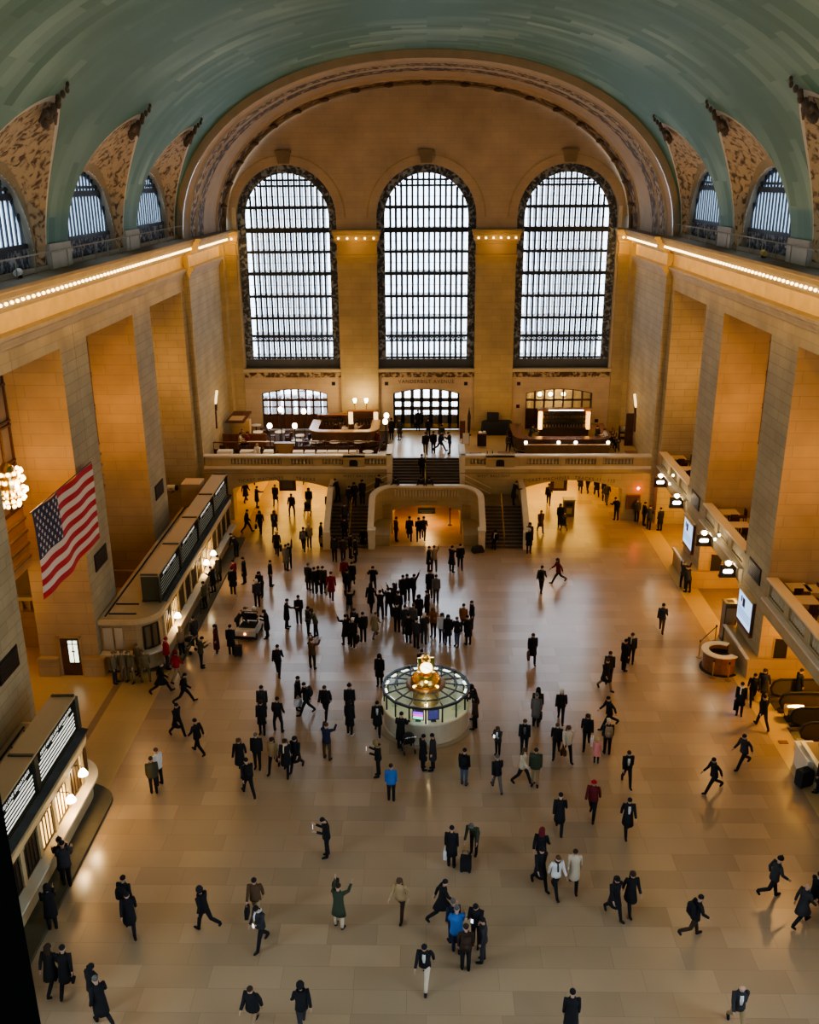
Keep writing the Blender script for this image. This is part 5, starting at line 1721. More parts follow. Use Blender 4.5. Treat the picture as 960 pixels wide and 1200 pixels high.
t = thing('umbrella_banner', 'slim dark rolled banner standing beside the end wall pilaster', 'banner', (p.x, p.y, FZ))
q = MB(); q.lathe([(.05, .1), (.12, .6), (.14, 1.6), (.05, 2.1)], 10); q.build('cloth', plain('banner_dark', (.03, .02, .02)), t, True)
q = MB(); q.lathe([(.2, 0), (.2, .05), (.03, .08), (.03, 2.3)], 10); q.build('pole', BLACK, t)
for k, (px, py, w, lab) in enumerate(((546, 518, .5, 'white menu board standing by the upper stairs'), (542, 512, .35, 'red brown banner panel beside the street doors'))):
    p = PZ(px, py + 4, FZ)
    t = thing('menu_board', lab, 'menu board', (p.x, p.y, FZ))
    q = MB(); q.box(-w / 2, w / 2, -.03, .03, .15, 1.0 + .6 * k); q.build('board_face', WHITEP if k == 0 else plain('banner_red', (.12, .035, .03)), t)
    q = MB(); q.box(-w / 2 - .03, -w / 2, -.04, .04, 0, 1.05 + .6 * k).box(w / 2, w / 2 + .03, -.04, .04, 0, 1.05 + .6 * k); q.build('frame', BLACK, t)
for k, (px, py, lab) in enumerate(((557.5, 532, 'small dark table right beside the top of the upper stairs'), (591, 531, 'small dark table behind the right parapet block'), (740, 530, 'dark service table in the far right balcony corner'))):
    p = PZ(px, py, FZ + .7); p.y = max(p.y, YE + .85)
    t = thing('bistro_table', lab, 'table', (p.x, p.y, FZ))
    q = MB(); q.box(-.45, .45, -.35, .35, .68, .73); q.build('tabletop', WOODR, t)
    q = MB(); q.tube([(0, 0, 0), (0, 0, .68)], .05, 8).lathe([(.25, 0), (.25, .03)], 10); q.build('pedestal', BLACK, t)
    if k < 2:
        for dx in (-.65, .65):
            chair((p.x + dx, p.y, FZ), -pi / 2 if dx < 0 else pi / 2, 'dark chair at the small table, %s right of the upper stairs' % ('nearest' if k == 0 else 'farther'), 'chairs at the %s small table right of the upper stairs' % ('first' if k == 0 else 'second'))
# stacked serving trolley near the right wall and the post beside it
p = PZ(731, 515, FZ)
t = thing('plate_trolley', 'dark trolley stacked with grey bowls right of the right bar', 'trolley', (p.x, p.y, FZ))
q = MB(); q.box(-.4, .4, -.25, .25, .1, .18).box(-.4, .4, -.25, .25, .55, .6).box(-.4, -.36, -.25, .25, 0, 1.1).box(.36, .4, -.25, .25, 0, 1.1); q.build('frame', BLACK, t)
q = MB()
for j in range(3):
    q.lathe([(.12, .0), (.24, .1), (.22, .1)], 14, (-.05 + .08 * j, 0, .62 + j * .14))
q.build('bowl_stack', plain('bowl_grey', (.45, .43, .4), .4), t)
p = PZ(742, 522, FZ)
b = MB(); b.box(15.6, 16.2, p.y - .1, p.y + .1, FZ, FZ + 2.6)
tag(b.build('wood_panel', WOODD), 'tall dark wooden panel standing against the right end wall', 'panel')

# foreground: dark window post beside the camera
post = MB()
e0, e1 = ray(3, 955), ray(48, 1200)
P0, P1 = CAMP + e0 * 1.6, CAMP + e1 * 1.6
post.box(P1.x - .6, P1.x, P1.y - .5, P1.y, CAMZ - 2.6, CAMZ + 1.5)
struct(post.build('window_30', plain('post_black', (.004, .004, .004), 1.0, 0, 0.0)))
# ---------------------------------------------------------------- people
def skin_mesh(name, pts, edges, radii, mats, sub=1, face=None):
    me = bpy.data.meshes.new(name)
    me.from_pydata(pts, edges, [])
    o = bpy.data.objects.new(name, me); C.objects.link(o)
    o.modifiers.new('s', 'SKIN')
    for i, sv in enumerate(me.skin_vertices[0].data):
        r = radii[i]
        sv.radius = (r, r)
        sv.use_root = (i == 0)
    md = o.modifiers.new('d', 'SUBSURF'); md.levels = sub; md.render_levels = sub
    dg = bpy.context.evaluated_depsgraph_get()
    m2 = bpy.data.meshes.new_from_object(o.evaluated_get(dg))
    C.objects.unlink(o); bpy.data.objects.remove(o)
    m2.name = name
    m2.materials.clear()
    for mt in mats: m2.materials.append(mt)
    m2.polygons.foreach_set('use_smooth', [True] * len(m2.polygons))
    return m2


V = Vector
SKINM = plain('skin_a', (.50, .31, .22), .6)
SKINS = [SKINM, plain('skin_b', (.33, .19, .12), .6), plain('skin_c', (.14, .075, .05), .6)]
BLANK = plain('cloth_blank', (.02, .02, .022), .9)


def rotx(v, a):      # swing forward (towards +y) about the x axis
    return V((v.x, v.y * cos(a) - v.z * sin(a), v.y * sin(a) + v.z * cos(a)))


def pose(lean=0.0, legs=((0, 0), (0, 0)), arms=((0, 6, 12), (0, 6, 12)), spread=.1, sit=False, head=0.0):
    """joints of a figure 1.75 m tall facing +y; legs = (thigh forward, knee bend), arms = (forward, out, elbow bend) per side, degrees"""
    J = {}
    hipz = .93
    L = lambda v: rotx(v, -radians(lean))
    J['pelvis'] = V((0, 0, hipz))
    for k, h in (('spine', .16), ('chest', .38), ('neck', .55), ('chin', .615), ('head', .70), ('crown', .775)):
        J[k] = V((0, 0, hipz)) + L(V((0, .015 if k in ('chin', 'head') else 0, h)))
    hd = rotx(V((0, .02, .085)), -radians(lean + head))
    J['chin'] = J['neck'] + hd * .75; J['head'] = J['neck'] + hd * 1.8; J['crown'] = J['neck'] + hd * 2.6
    for s, sd in ((-1, 0), (1, 1)):
        th, kn = [radians(a) for a in legs[sd]]
        hip = V((s * .09, 0, hipz - .03))
        d = rotx(V((s * (spread - .09) / .44 * .44, 0, -.44)), th)
        knee = hip + d
        d2 = rotx(V((0, 0, -.42)), th - kn)
        ank = knee + d2
        ft = rotx(V((s * .02, .17, -.045)), max(-.9, min(.5, (th - kn) * .8)))
        J['hip%d' % sd], J['knee%d' % sd], J['ank%d' % sd], J['toe%d' % sd] = hip, knee, ank, ank + ft
        fw, out, el = [radians(a) for a in arms[sd]]
        sh = J['pelvis'] + L(V((s * .18, 0, .50)))
        up = V((s * sin(out) * .29, 0, -cos(out) * .29))
        up = rotx(up, fw)
        elb = sh + L(up)
        lo = V((s * sin(out * .5) * .25, 0, -cos(out * .5) * .25)) if el < 1.9 else V((-s * .06, 0, -.25))
        lo = rotx(lo, fw + el)
        wr = elb + L(lo)
        J['sh%d' % sd], J['elb%d' % sd], J['wr%d' % sd] = sh, elb, wr
        hdv = L(lo).normalized()
        J['palm%d' % sd] = wr + hdv * .07
        J['hd%d' % sd] = hdv
    low = min(J['ank%d' % s].z - .085 for s in (0, 1))
    low = min(low, min(J['toe%d' % s].z - .035 for s in (0, 1)))
    dz = -low if not sit else .45 - (hipz - .1)
    for k in J:
        if not k.startswith('hd'): J[k] = J[k] + V((0, 0, dz))
    return J


def body_mesh(nm, J):
    P, E_, R = [], [], []
    def a(p, r, par=None):
        P.append(tuple(p)); R.append(r)
        if par is not None: E_.append((par, len(P) - 1))
        return len(P) - 1
    pe = a(J['pelvis'], .10)
    sp = a(J['spine'], .10, pe); ch = a(J['chest'], .10, sp); nk = a(J['neck'], .06, ch)
    cn = a(J['chin'], .062, nk); hd = a(J['head'], .092, cn); cr = a(J['crown'], .072, hd)
    f = (J['head'] - J['neck']).normalized(); fw = V((0, f.z, -f.y))
    a(J['head'] + fw * .105 - f * .02, .015, hd)                       # nose
    for s in (-1, 1):
        a(J['head'] + V((s * .1, -.005, 0)) - f * .015, .02, hd)       # ears
    for sd in (0, 1):
        h = a(J['hip%d' % sd], .066, pe); k = a(J['knee%d' % sd], .042, h)
        c = a(J['knee%d' % sd].lerp(J['ank%d' % sd], .35), .04, k)
        an = a(J['ank%d' % sd], .03, c); a(J['toe%d' % sd], .022, an)
        s = a(J['sh%d' % sd], .042, ch); e = a(J['elb%d' % sd], .034, s)
        w = a(J['wr%d' % sd], .029, e); pm = a(J['palm%d' % sd], .034, w)
        d = J['hd%d' % sd]; sx = -1 if sd == 0 else 1
        side = V((0, 1, 0)) - d * d.y
        side = side.normalized() if side.length > .2 else V((1, 0, 0))
        nrm = d.cross(side)
        for j, (off, ln) in enumerate(((-.026, .062), (-.009, .075), (.009, .08), (.026, .072))):
            k1 = a(J['palm%d' % sd] + d * .035 + side * off, .0105, pm)
            k2 = a(J['palm%d' % sd] + d * (.035 + ln * .55) + side * off * 1.1 - nrm * sx * .01, .0095, k1)
            a(J['palm%d' % sd] + d * (.035 + ln * .9) + side * off * 1.1 - nrm * sx * .035, .008, k2)
        t1 = a(J['palm%d' % sd] - d * .02 + side * .035, .012, pm)
        a(J['palm%d' % sd] + d * .03 + side * .058, .010, t1)
    return skin_mesh('body_' + nm, P, E_, R, [SKINM])


def ring(c, rx, ry, n=12, tilt=None):
    return [V((c.x + rx * cos(2 * pi * k / n), c.y + ry * sin(2 * pi * k / n), c.z)) for k in range(n)]


def limb(q, pts, rs, n=8):
    q.tube(pts, rs, n)


def top_mesh(nm, J, kind):
    """jacket / long coat / puffer made to the pose"""
    q = MB()
    pf = 1.0 if kind != 'puffer' else 1.16
    pe, sp, ch, nk = J['pelvis'], J['spine'], J['chest'], J['neck']
    kn = [(J['knee0'] + J['knee1']) / 2][0]
    rings = [ring(nk + V((0, 0, .02)), .066, .066), ring(nk + V((0, 0, -.025)), .13 * pf, .09 * pf), ring(nk + V((0, 0, -.07)), .178 * pf, .112 * pf), ring(nk.lerp(ch, .68), .208 * pf, .132 * pf), ring(ch, .2 * pf, .142 * pf),
             ring(ch.lerp(sp, .6), .18 * pf, .135 * pf), ring(sp, .178 * pf, .136 * pf), ring(pe, .197 * pf, .152 * pf)]
    if kind in ('coat', 'dress'):
        lowz = .50 if kind == 'coat' else .32
        wx = max(.20, abs(J['knee0'].x - J['knee1'].x) / 2 + .12)
        wy = max(.17, abs(J['knee0'].y - J['knee1'].y) / 2 + .13)
        mid = pe.lerp(kn, .45)
        rings += [ring(mid, (.205 + wx) / 2, (.165 + wy) / 2), ring(V((kn.x, kn.y * .9, max(J['knee0'].z, J['knee1'].z) + (.06 if kind == 'coat' else -.14))), wx * 1.04, wy)]
    else:
        rings += [ring(pe + V((0, 0, -.10)), .205 * pf, .158 * pf)]
    q.loft(rings, 0)
    for sd in (0, 1):
        s, e, w = J['sh%d' % sd], J['elb%d' % sd], J['wr%d' % sd]
        limb(q, [s + V((0, 0, .01)) + (ch - s) * .25, s, s.lerp(e, .5), e, e.lerp(w, .5), w], [.06 * pf, .078 * pf, .068 * pf, .058 * pf, .052 * pf, .045 * pf])
    # collar
    q.lathe([(.075, -.03), (.095, .0), (.085, .045), (.07, .03)], 12, tuple(nk), 0, 0, 2 * pi, False)
    return q.mesh(kind + '_' + nm, [BLANK], True)


def trouser_mesh(nm, J):
    q = MB()
    pe = J['pelvis']
    q.loft([ring(pe + V((0, 0, .06)), .168, .128), ring(pe, .18, .138), ring(pe + V((0, 0, -.09)), .172, .135), ring(pe + V((0, 0, -.14)), .1, .09)], 0)
    for sd in (0, 1):
        h, k, a = J['hip%d' % sd], J['knee%d' % sd], J['ank%d' % sd]
        limb(q, [h + V((0, 0, .02)), h.lerp(k, .3), k, k.lerp(a, .4), a + (k - a) * .02], [.098, .095, .07, .066, .056])
    return q.mesh('trousers_' + nm, [BLANK], True)


def shoe_mesh(nm, J, sd):
    q = MB()
    if True:
        a, t = J['ank%d' % sd], J['toe%d' % sd]
        d = t - a
        limb(q, [a - d * .28 + V((0, 0, -.035)), a + V((0, 0, -.03)), a.lerp(t, .55) + V((0, 0, -.012)), t, t + d * .2], [.03, .052, .048, .042, .015], 8)
    return q.mesh('shoes_' + nm, [BLANK], True)


def head_mesh(nm, J, kind):
    q = MB(); h, n = J['head'], J['neck']
    f = (h - n).normalized(); fw = V((0, f.z, -f.y))
    c = h + f * .022 - fw * .014
    if kind == 'bald':
        return None
    def cap(r, rz, back, low):
        q.ball(tuple(c), r, 10, 0, 1.0, 1.1, rz)
    if kind == 'short':
        q.ball(tuple(c + f * .02), .098, 10, 0, 1.0, 1.08, .95)
    elif kind == 'long':
        q.ball(tuple(c + f * .015), .104, 10, 0, 1.02, 1.1, 1.0)
        b = c - fw * .05
        q.loft([ring(b + V((0, 0, .04)), .105, .08), ring(b + V((0, -.01, -.08)), .115, .075), ring(b + V((0, -.03, -.2)), .12, .06), ring(b + V((0, -.03, -.3)), .08, .035)], 0)
    elif kind == 'hat':
        q.ball(tuple(c + f * .04), .104, 10, 0, 1.0, 1.05, .9)
        q.lathe([(.1, .0), (.112, .0), (.112, .05), (.1, .05)], 12, tuple(c + f * .005), 0, 0, 2 * pi, False)
        q.ball(tuple(c + f * .145), .025, 6)
    elif kind == 'cap':
        q.ball(tuple(c + f * .035), .1, 10, 0, 1.0, 1.05, .85)
        q.loft([[c + f * .035 + V((x, .07, 0)), c + f * .03 + V((x * .8, .19, -.01)), c + f * .04 + V((x * .8, .19, -.01)), c + f * .05 + V((x, .07, 0))] for x in (-.08, 0, .08)], 0)
    elif kind == 'hood':
        q.ball(tuple(c - fw * .02), .128, 10, 0, 1.0, 1.05, 1.12)
        q.lathe([(.13, -.07), (.16, -.04), (.13, .02)], 12, tuple(n + V((0, -.02, .03))), 0, 0, 2 * pi, False)
    elif kind == 'bun':
        q.ball(tuple(c + f * .015), .1, 10, 0, 1.0, 1.08, .97); q.ball(tuple(c - fw * .1 + f * .08), .05, 8)
    return q.mesh('hair_' + nm, [BLANK], True)


def eyes_mesh(nm, J):
    q = MB(); h, n = J['head'], J['neck']
    f = (h - n).normalized(); fw = V((0, f.z, -f.y))
    for s in (-1, 1):
        q.ball(tuple(h + fw * .082 + f * .005 + V((s * .034, 0, 0))), .014, 6, 0, 1.2, .6, .7)
    q.ball(tuple(h + fw * .078 - f * .055), .016, 6, 1, 1.5, .5, .45)
    return q.mesh('face_' + nm, [BLACK, plain('lips', (.3, .1, .08))], True)


POSES = {
    'stand': pose(legs=((2, 2), (-2, 2))),
    'wide': pose(legs=((3, 2), (-3, 2)), spread=.19, arms=((5, 12, 25), (5, 12, 25))),
    'pocket': pose(legs=((4, 4), (-4, 3)), arms=((-8, 14, 35), (-8, 14, 35))),
    'walk': pose(3, ((26, 8), (-20, 22)), ((-22, 8, 14), (22, 8, 22))),
    'walk2': pose(3, ((-20, 26), (24, 6)), ((22, 8, 22), (-22, 8, 14))),
    'stride': pose(6, ((34, 8), (-28, 30)), ((-30, 10, 20), (32, 8, 28))),
    'run': pose(8, ((18, 8), (-28, 62)), ((-20, 14, 40), (20, 14, 40))),
    'phone': pose(2, ((2, 2), (-2, 3)), ((28, 4, 88), (30, 4, 92)), head=22),
    'phonewalk': pose(3, ((22, 8), (-18, 24)), ((30, 6, 85), (14, 8, 20)), head=22),
    'photo': pose(0, ((3, 2), (-3, 2)), ((72, 16, 72), (72, 16, 72)), spread=.14),
    'raise': pose(0, ((3, 2), (-3, 2)), ((0, 8, 14), (152, 10, 6))),
    'point': pose(2, ((3, 2), (-3, 4)), ((0, 8, 14), (62, 4, 30))),
    'bend': pose(38, ((10, 8), (4, 4)), ((45, 6, 20), (50, 6, 25)), head=-10),
    'lean': pose(16, ((6, 4), (-4, 4)), ((40, 10, 70), (40, 10, 70))),
    'carry': pose(2, ((14, 6), (-12, 14)), ((-4, 12, 10), (-2, 12, 8))),
    'sit': pose(8, ((88, 88), (84, 86)), ((24, 8, 55), (24, 8, 55)), sit=True),
    'sitbar': pose(5, ((70, 80), (66, 76)), ((35, 10, 60), (35, 10, 60)), sit=True),
}
PM = {}


def part_mesh(kind, ps):
    k = (kind, ps)
    if k not in PM:
        J = POSES[ps]
        if kind == 'body': PM[k] = body_mesh(ps, J)
        elif kind in ('jacket', 'coat', 'puffer', 'dress'): PM[k] = top_mesh(ps, J, kind)
        elif kind == 'trousers': PM[k] = trouser_mesh(ps, J)
        elif kind in ('shoe0', 'shoe1'): PM[k] = shoe_mesh(ps, J, int(kind[-1]))
        elif kind == 'eyes': PM[k] = eyes_mesh(ps, J)
        elif kind == 'shirt':
            q = MB(); c = J['chest']; sp = J['spine']; y = .15
            q.loft([[c + V((-.05, .135, .10)), c + V((.05, .135, .10)), c + V((.05, .11, .10)), c + V((-.05, .11, .10))],
                    [c + V((-.055, .152, -.05)), c + V((.055, .152, -.05)), c + V((.055, .1, -.05)), c + V((-.055, .1, -.05))],
                    [sp + V((-.03, .145, -.02)), sp + V((.03, .145, -.02)), sp + V((.03, .1, -.02)), sp + V((-.03, .1, -.02))]])
            PM[k] = q.mesh('shirt_' + ps, [BLANK], True)
        elif kind == 'scarf':
            q = MB(); n = J['neck']
            q.lathe([(.07, -.04), (.105, -.02), (.11, .03), (.075, .06)], 12, tuple(n), 0, 0, 2 * pi, False)
            q.tube([tuple(n + V((.04, .10, 0))), tuple(n + V((.05, .16, -.15))), tuple(n + V((.05, .165, -.32)))], .03, 6)
            PM[k] = q.mesh('scarf_' + ps, [BLANK], True)
        else: PM[k] = head_mesh(ps, J, kind)
    return PM[k]


def dress_part(nm, me, parent, mat):
    o = link(nm, me, parent)
    o.material_slots[0].link = 'OBJECT'; o.material_slots[0].material = mat
    return o


COL = dict(black=(.019, .019, .022), coal=(.04, .04, .045), navy=(.022, .028, .06), blue=(.045, .15, .42), grey=(.13, .125, .12), olive=(.075, .07, .042), green=(.05, .065, .04), brown=(.10, .058, .032), darkbrown=(.05, .032, .022),
           tan=(.30, .205, .12), camel=(.36, .26, .14), cream=(.58, .50, .38), white=(.66, .65, .64), red=(.36, .022, .03), maroon=(.15, .022, .026), wine=(.09, .02, .025), camo=(.17, .145, .085), pink=(.75, .28, .27), jeans=(.07, .10, .16), khaki=(.30, .22, .12),
           blond=(.45, .33, .16), whitehair=(.55, .53, .5), orange=(.26, .11, .04), darkred=(.22, .02, .028))
USED = set()


def person(px, py, ps, head, top, tc, bc, hair, hc, lab, z=0.0, group=None, skin=0, h=1.0, extra=(), shoes='black', at=None):
    p = PZ(px, py, z) if at is None else V(at)
    if at is None and z == 0:
        if p.x < -12.85 and (p.y < 33.4 or 45 < p.y < 62):     # on the low step of a ticket booth, clear of its ledge
            p.x = max(p.x, -13.02); p.z = .14
        r_ = Vector((p.x + .03, p.y - KY, 0))
        if r_.length < 2.34:                                   # clear of the kiosk counter
            r_ = r_.normalized() * 2.34; p.x, p.y = r_.x - .03, r_.y + KY
    me = part_mesh('body', ps)
    o = link('person', me, None, p, -radians(head))
    o.material_slots[0].link = 'OBJECT'; o.material_slots[0].material = SKINS[skin]
    sc = h * (.97 + .05 * RND.random())
    o.scale = (sc, sc, sc)
    lab = 'person ' + lab
    assert lab not in USED or group, lab
    USED.add(lab)
    tag(o, lab, 'person', group)
    dress_part({'jacket': 'jacket', 'coat': 'coat', 'puffer': 'puffer_jacket', 'dress': 'long_coat'}[top], part_mesh(top, ps), o, cloth(COL[tc]))
    dress_part('trousers', part_mesh('trousers', ps), o, cloth(COL[bc]))
    for sd in (0, 1): dress_part('shoe', part_mesh('shoe%d' % sd, ps), o, cloth(COL[shoes]))
    hm = part_mesh(hair, ps)
    if hm: dress_part({'hat': 'hat', 'cap': 'cap', 'hood': 'hood'}.get(hair, 'hair'), hm, o, cloth(COL[hc]))
    if (head % 360) > 90 and (head % 360) < 270 and p.y < 55:
        link('face', part_mesh('eyes', ps), o)
    for e in extra:
        if e[0] in ('shirt', 'scarf'): dress_part(e[0], part_mesh(e[0], ps), o, cloth(COL[e[1]]))
        else: carried(o, ps, e, p, -radians(head), sc)
    return o


IT = {}


def item_mesh(k, c):
    kk = (k, c)
    if kk in IT: return IT[kk]
    q = MB(); m_ = cloth(COL[c])
    if k == 'backpack':
        q.loft([[V((x * sx, y * sy - .02 * (1 - sy), z)) for x, y in ((-.15, -.09), (.15, -.09), (.17, .07), (-.17, .07))] for sx, sy, z in ((.8, .8, -.24), (1, 1, -.15), (1, 1, .1), (.85, .85, .2), (.5, .5, .24))])
        q.box(-.11, .11, -.13, -.08, -.17, .02)
        IT[kk] = [('backpack', q.mesh('backpack', m_, True)), ('strap', MB().tube([(-.1, .07, .15), (-.11, .2, .2), (-.11, .28, .05), (-.12, .2, -.12)], .018, 5).mesh('strap', m_)), ('strap', MB().tube([(.1, .07, .15), (.11, .2, .2), (.11, .28, .05), (.12, .2, -.12)], .018, 5).mesh('strap', m_))]
    elif k in ('handbag', 'bag'):
        w, hh = (.17, .24) if k == 'handbag' else (.2, .36)
        q.loft([[V((y, x * sx, z)) for x, y in ((-w, -.06), (w, -.06), (w, .06), (-w, .06))] for sx, z in ((.9, -.16 - hh), (1, -.1 - hh * .5), (.85, -.14))])
        IT[kk] = [(k, q.mesh(k, m_, False)), ('handle', MB().tube([(0, -.1, -.14), (0, -.05, -.01), (0, .05, -.01), (0, .1, -.14)], .012, 5).mesh('handle', m_))]
    elif k == 'suitcase':
        q.box(-.2, .2, -.13, .13, .07, .62); IT[kk] = [('case', q.mesh('case', m_)), ('handle', MB().tube([(-.1, -.1, .62), (-.1, -.14, 1.0), (.1, -.14, 1.0), (.1, -.1, .62)], .012, 5).mesh('handle', BLACK))] + [('wheel', MB().tube([(x, y - .02, .04), (x, y + .02, .04)], .04, 8).mesh('wheel', BLACK)) for x in (-.15, .15) for y in (-.1, .1)]
    elif k == 'phone':
        q.box(-.038, .038, -.006, .006, -.075, .075); IT[kk] = [('smartphone', q.mesh('smartphone', glow('phone_glow', (.9, .95, 1), 1.4)))]
    return IT[kk]


def carried(o, ps, e, p, rz, sc):
    """a thing worn on the back or held in a hand stays a thing of its own"""
    k, c, lab = e[0], e[1], e[2]
    J = POSES[ps]
    if k == 'backpack': l = J['chest'] + V((0, -.22, -.06))
    elif k == 'suitcase': l = V((e[3] if len(e) > 3 else .4, -.1, 0))
    elif k == 'phone': l = (J['palm0'] + J['palm1']) / 2 + V((0, .06, .05)) if ps in ('phone', 'photo') else J['palm0'] + V((0, .05, .04))
    else: l = J['palm1' if (len(e) < 4 or e[3] > 0) else 'palm0'] + V((0, 0, -.0))
    w = p + Matrix.Rotation(rz, 3, 'Z') @ (l * sc)
    parts = item_mesh(k, c)
    nm = {'phone': 'smartphone', 'bag': 'carrier_bag'}.get(k, k)
    if len(parts) == 1:
        t = link(nm, parts[0][1], None, w, rz); tag(t, lab, {'phone': 'phone'}.get(k, 'bag'))
    else:
        t = thing(nm, lab, 'suitcase' if k == 'suitcase' else 'backpack' if k == 'backpack' else 'bag', w, rz)
        for n_, m_ in parts: link(n_ if n_ != k else 'body', m_, t)
    return t


def stroller(px, py, rz, lab, z=0):
    p = PZ(px, py, z)
    t = thing('stroller', lab, 'stroller', p, rz)
    q = MB(); q.loft([[V((x * s_, y, z_)) for x in (-.24, .24)] + [V((x * s_, y + .05, z_ - .06)) for x in (.24, -.24)] for s_, y, z_ in ((1, -.3, .8), (1, -.2, .5), (1, .1, .42), (1, .35, .45))]); q.build('seat', BLANK, t)
    q = MB(); q.lathe([(.27, 0), (.26, .12), (.18, .22), (.02, .27)], 12, (0, -.15, .75)); q.build('canopy', plain('cloth_canopy', (.03, .03, .035), .9), t, True)
    q = MB()
    for x in (-.25, .25):
        q.tube([(x, -.5, 1.0), (x, -.2, .55), (x, .3, .15)], .015, 5).tube([(x, -.3, .12), (x, 0, .42)], .015, 5)
    q.tube([(-.25, -.5, 1.0), (.25, -.5, 1.0)], .02, 6); q.build('frame', STEEL, t)
    for x in (-.25, .25):
        for y in (-.3, .35):
            q = MB(); q.tube([(x - .02, y, .1), (x + .02, y, .1)], .1, 12); q.build('wheel', BLACK, t)
    return t

p_ = person
# --- mouth of the left passage and the floor before it
p_(288.4, 588.6, 'walk', 20, 'coat', 'black', 'black', 'short', 'black', 'in an open black coat walking into the left passage beside the booth end')
p_(301.6, 595.2, 'point', 60, 'coat', 'black', 'coal', 'short', 'black', 'in a black coat pointing right in the left passage mouth')
p_(323.4, 591.6, 'walk2', 180, 'coat', 'black', 'coal', 'short', 'darkbrown', 'in a long black coat walking out of the left passage')
p_(342.4, 604.7, 'wide', 180, 'jacket', 'black', 'coal', 'short', 'black', 'in a short black jacket below the left hanging poster')
p_(362.5, 598, 'stand', 175, 'puffer', 'black', 'black', 'long', 'black', 'in a black jacket pushing a stroller out of the left passage')
stroller(360.6, 603, pi, 'dark stroller pushed out of the left passage')
p_(328.5, 570, 'walk', 10, 'coat', 'black', 'jeans', 'short', 'black', 'deep in the left passage seen only below the waist beside the poster')
p_(357, 566.5, 'walk2', 350, 'jacket', 'coal', 'coal', 'short', 'black', 'deep in the left passage right of the hanging poster')
p_(298, 567, 'walk', 0, 'jacket', 'brown', 'coal', 'short', 'black', 'deep in the left passage at its left side')
p_(290, 624.4, 'walk', 80, 'jacket', 'black', 'black', 'short', 'black', 'in black leaning right, first of three before the left passage')
p_(305.5, 625, 'walk', 180, 'jacket', 'black', 'black', 'long', 'black', 'in black with a swinging bag, middle of three before the left passage', extra=(('handbag', 'black', 'black handbag of the middle walker before the left passage'),))
p_(322.4, 624.4, 'walk2', 180, 'coat', 'coal', 'grey', 'long', 'brown', 'in an open dark coat, right of the three before the left passage', extra=(('shirt', 'grey'),))
p_(385.6, 604.5, 'stand', 180, 'jacket', 'black', 'black', 'short', 'black', 'in black half hidden by the outer wall of the left stairs')
p_(325, 650.6, 'carry', 180, 'coat', 'black', 'black', 'short', 'whitehair', 'with pale hair and a black coat carrying a bag before the left passage', extra=(('bag', 'black', 'black bag of the pale haired walker before the left passage', -1),))
p_(335.8, 668.9, 'stand', 20, 'coat', 'grey', 'coal', 'short', 'darkbrown', 'in a grey coat standing beside the one raising an arm')
p_(339.5, 666.5, 'raise', 340, 'jacket', 'black', 'black', 'short', 'black', 'in black raising one arm high before the left passage')
p_(356.3, 645.5, 'walk', 0, 'jacket', 'black', 'black', 'short', 'black', 'in black wearing a grey backpack left of the left stairs', extra=(('backpack', 'grey', 'grey backpack worn near the left stairs'),))
p_(362.8, 641.9, 'stand', 0, 'jacket', 'tan', 'coal', 'cap', 'cream', 'in a tan jacket and pale cap left of the left stairs')
p_(376.7, 640.4, 'stand', 90, 'coat', 'black', 'black', 'short', 'black', 'in black at the foot of the outer left stair wall', extra=(('bag', 'tan', 'tan bag held at the foot of the outer left stair wall'),))
# --- along the far ticket booth
p_(278.2, 653.5, 'bend', 300, 'jacket', 'black', 'black', 'short', 'black', 'in black bending over the far booth counter near its far end')
p_(275.2, 687, 'stand', 300, 'jacket', 'darkred', 'coal', 'short', 'black', 'in a dark red jacket behind the one with a bun near the booth')
p_(273.7, 696.6, 'stand', 350, 'coat', 'black', 'black', 'bun', 'black', 'in a black coat with a hair bun near the far booth')
p_(287, 684.2, 'stand', 270, 'coat', 'black', 'black', 'short', 'black', 'in a long black coat facing left toward the far booth')
p_(306.9, 699.3, 'lean', 200, 'jacket', 'black', 'black', 'long', 'black', 'in black with long hair standing behind the one in a pale cap')
p_(302.1, 711.5, 'stand', 340, 'jacket', 'coal', 'black', 'cap', 'white', 'in dark clothes and a pale cap above the white cart')
p_(317.6, 687, 'stand', 90, 'jacket', 'black', 'black', 'short', 'black', 'slim and dark standing sideways above the white cart')
p_(240.8, 716, 'stand', 290, 'jacket', 'olive', 'black', 'short', 'darkbrown', 'in an olive jacket at the queue barrier by the far booth')
p_(250.5, 697, 'phone', 300, 'coat', 'black', 'black', 'short', 'black', 'in black at the lit window of the far booth, nearer of two')
p_(257.3, 684, 'stand', 300, 'coat', 'black', 'black', 'short', 'black', 'in black with a pale collar at the lit booth window, farther of two', extra=(('scarf', 'cream'),))
p_(213.8, 769, 'stand', 300, 'jacket', 'tan', 'black', 'long', 'blond', 'in a tan top beside a stroller at the rounded booth corner')
stroller(221, 764, 1.2, 'dark stroller at the rounded corner of the far booth')
p_(229, 757, 'stand', 320, 'coat', 'coal', 'black', 'short', 'black', 'in dark clothes at the near end of the queue barrier')
p_(236.7, 782.5, 'phone', 60, 'jacket', 'olive', 'black', 'short', 'black', 'in an olive top and black trousers facing away below the queue barrier')
p_(254.7, 767, 'stand', 250, 'dress', 'wine', 'wine', 'long', 'black', 'in a long dark red coat left of the black coat with a suitcase', shoes='white')
p_(271.7, 767.6, 'stand', 0, 'coat', 'black', 'black', 'short', 'black', 'in a black coat with a dark suitcase below the white cart', extra=(('suitcase', 'coal', 'dark suitcase beside the black coat below the white cart', .38),))
p_(279, 744.6, 'bend', 70, 'jacket', 'black', 'black', 'cap', 'green', 'in black and a green cap bending beside the white cart')
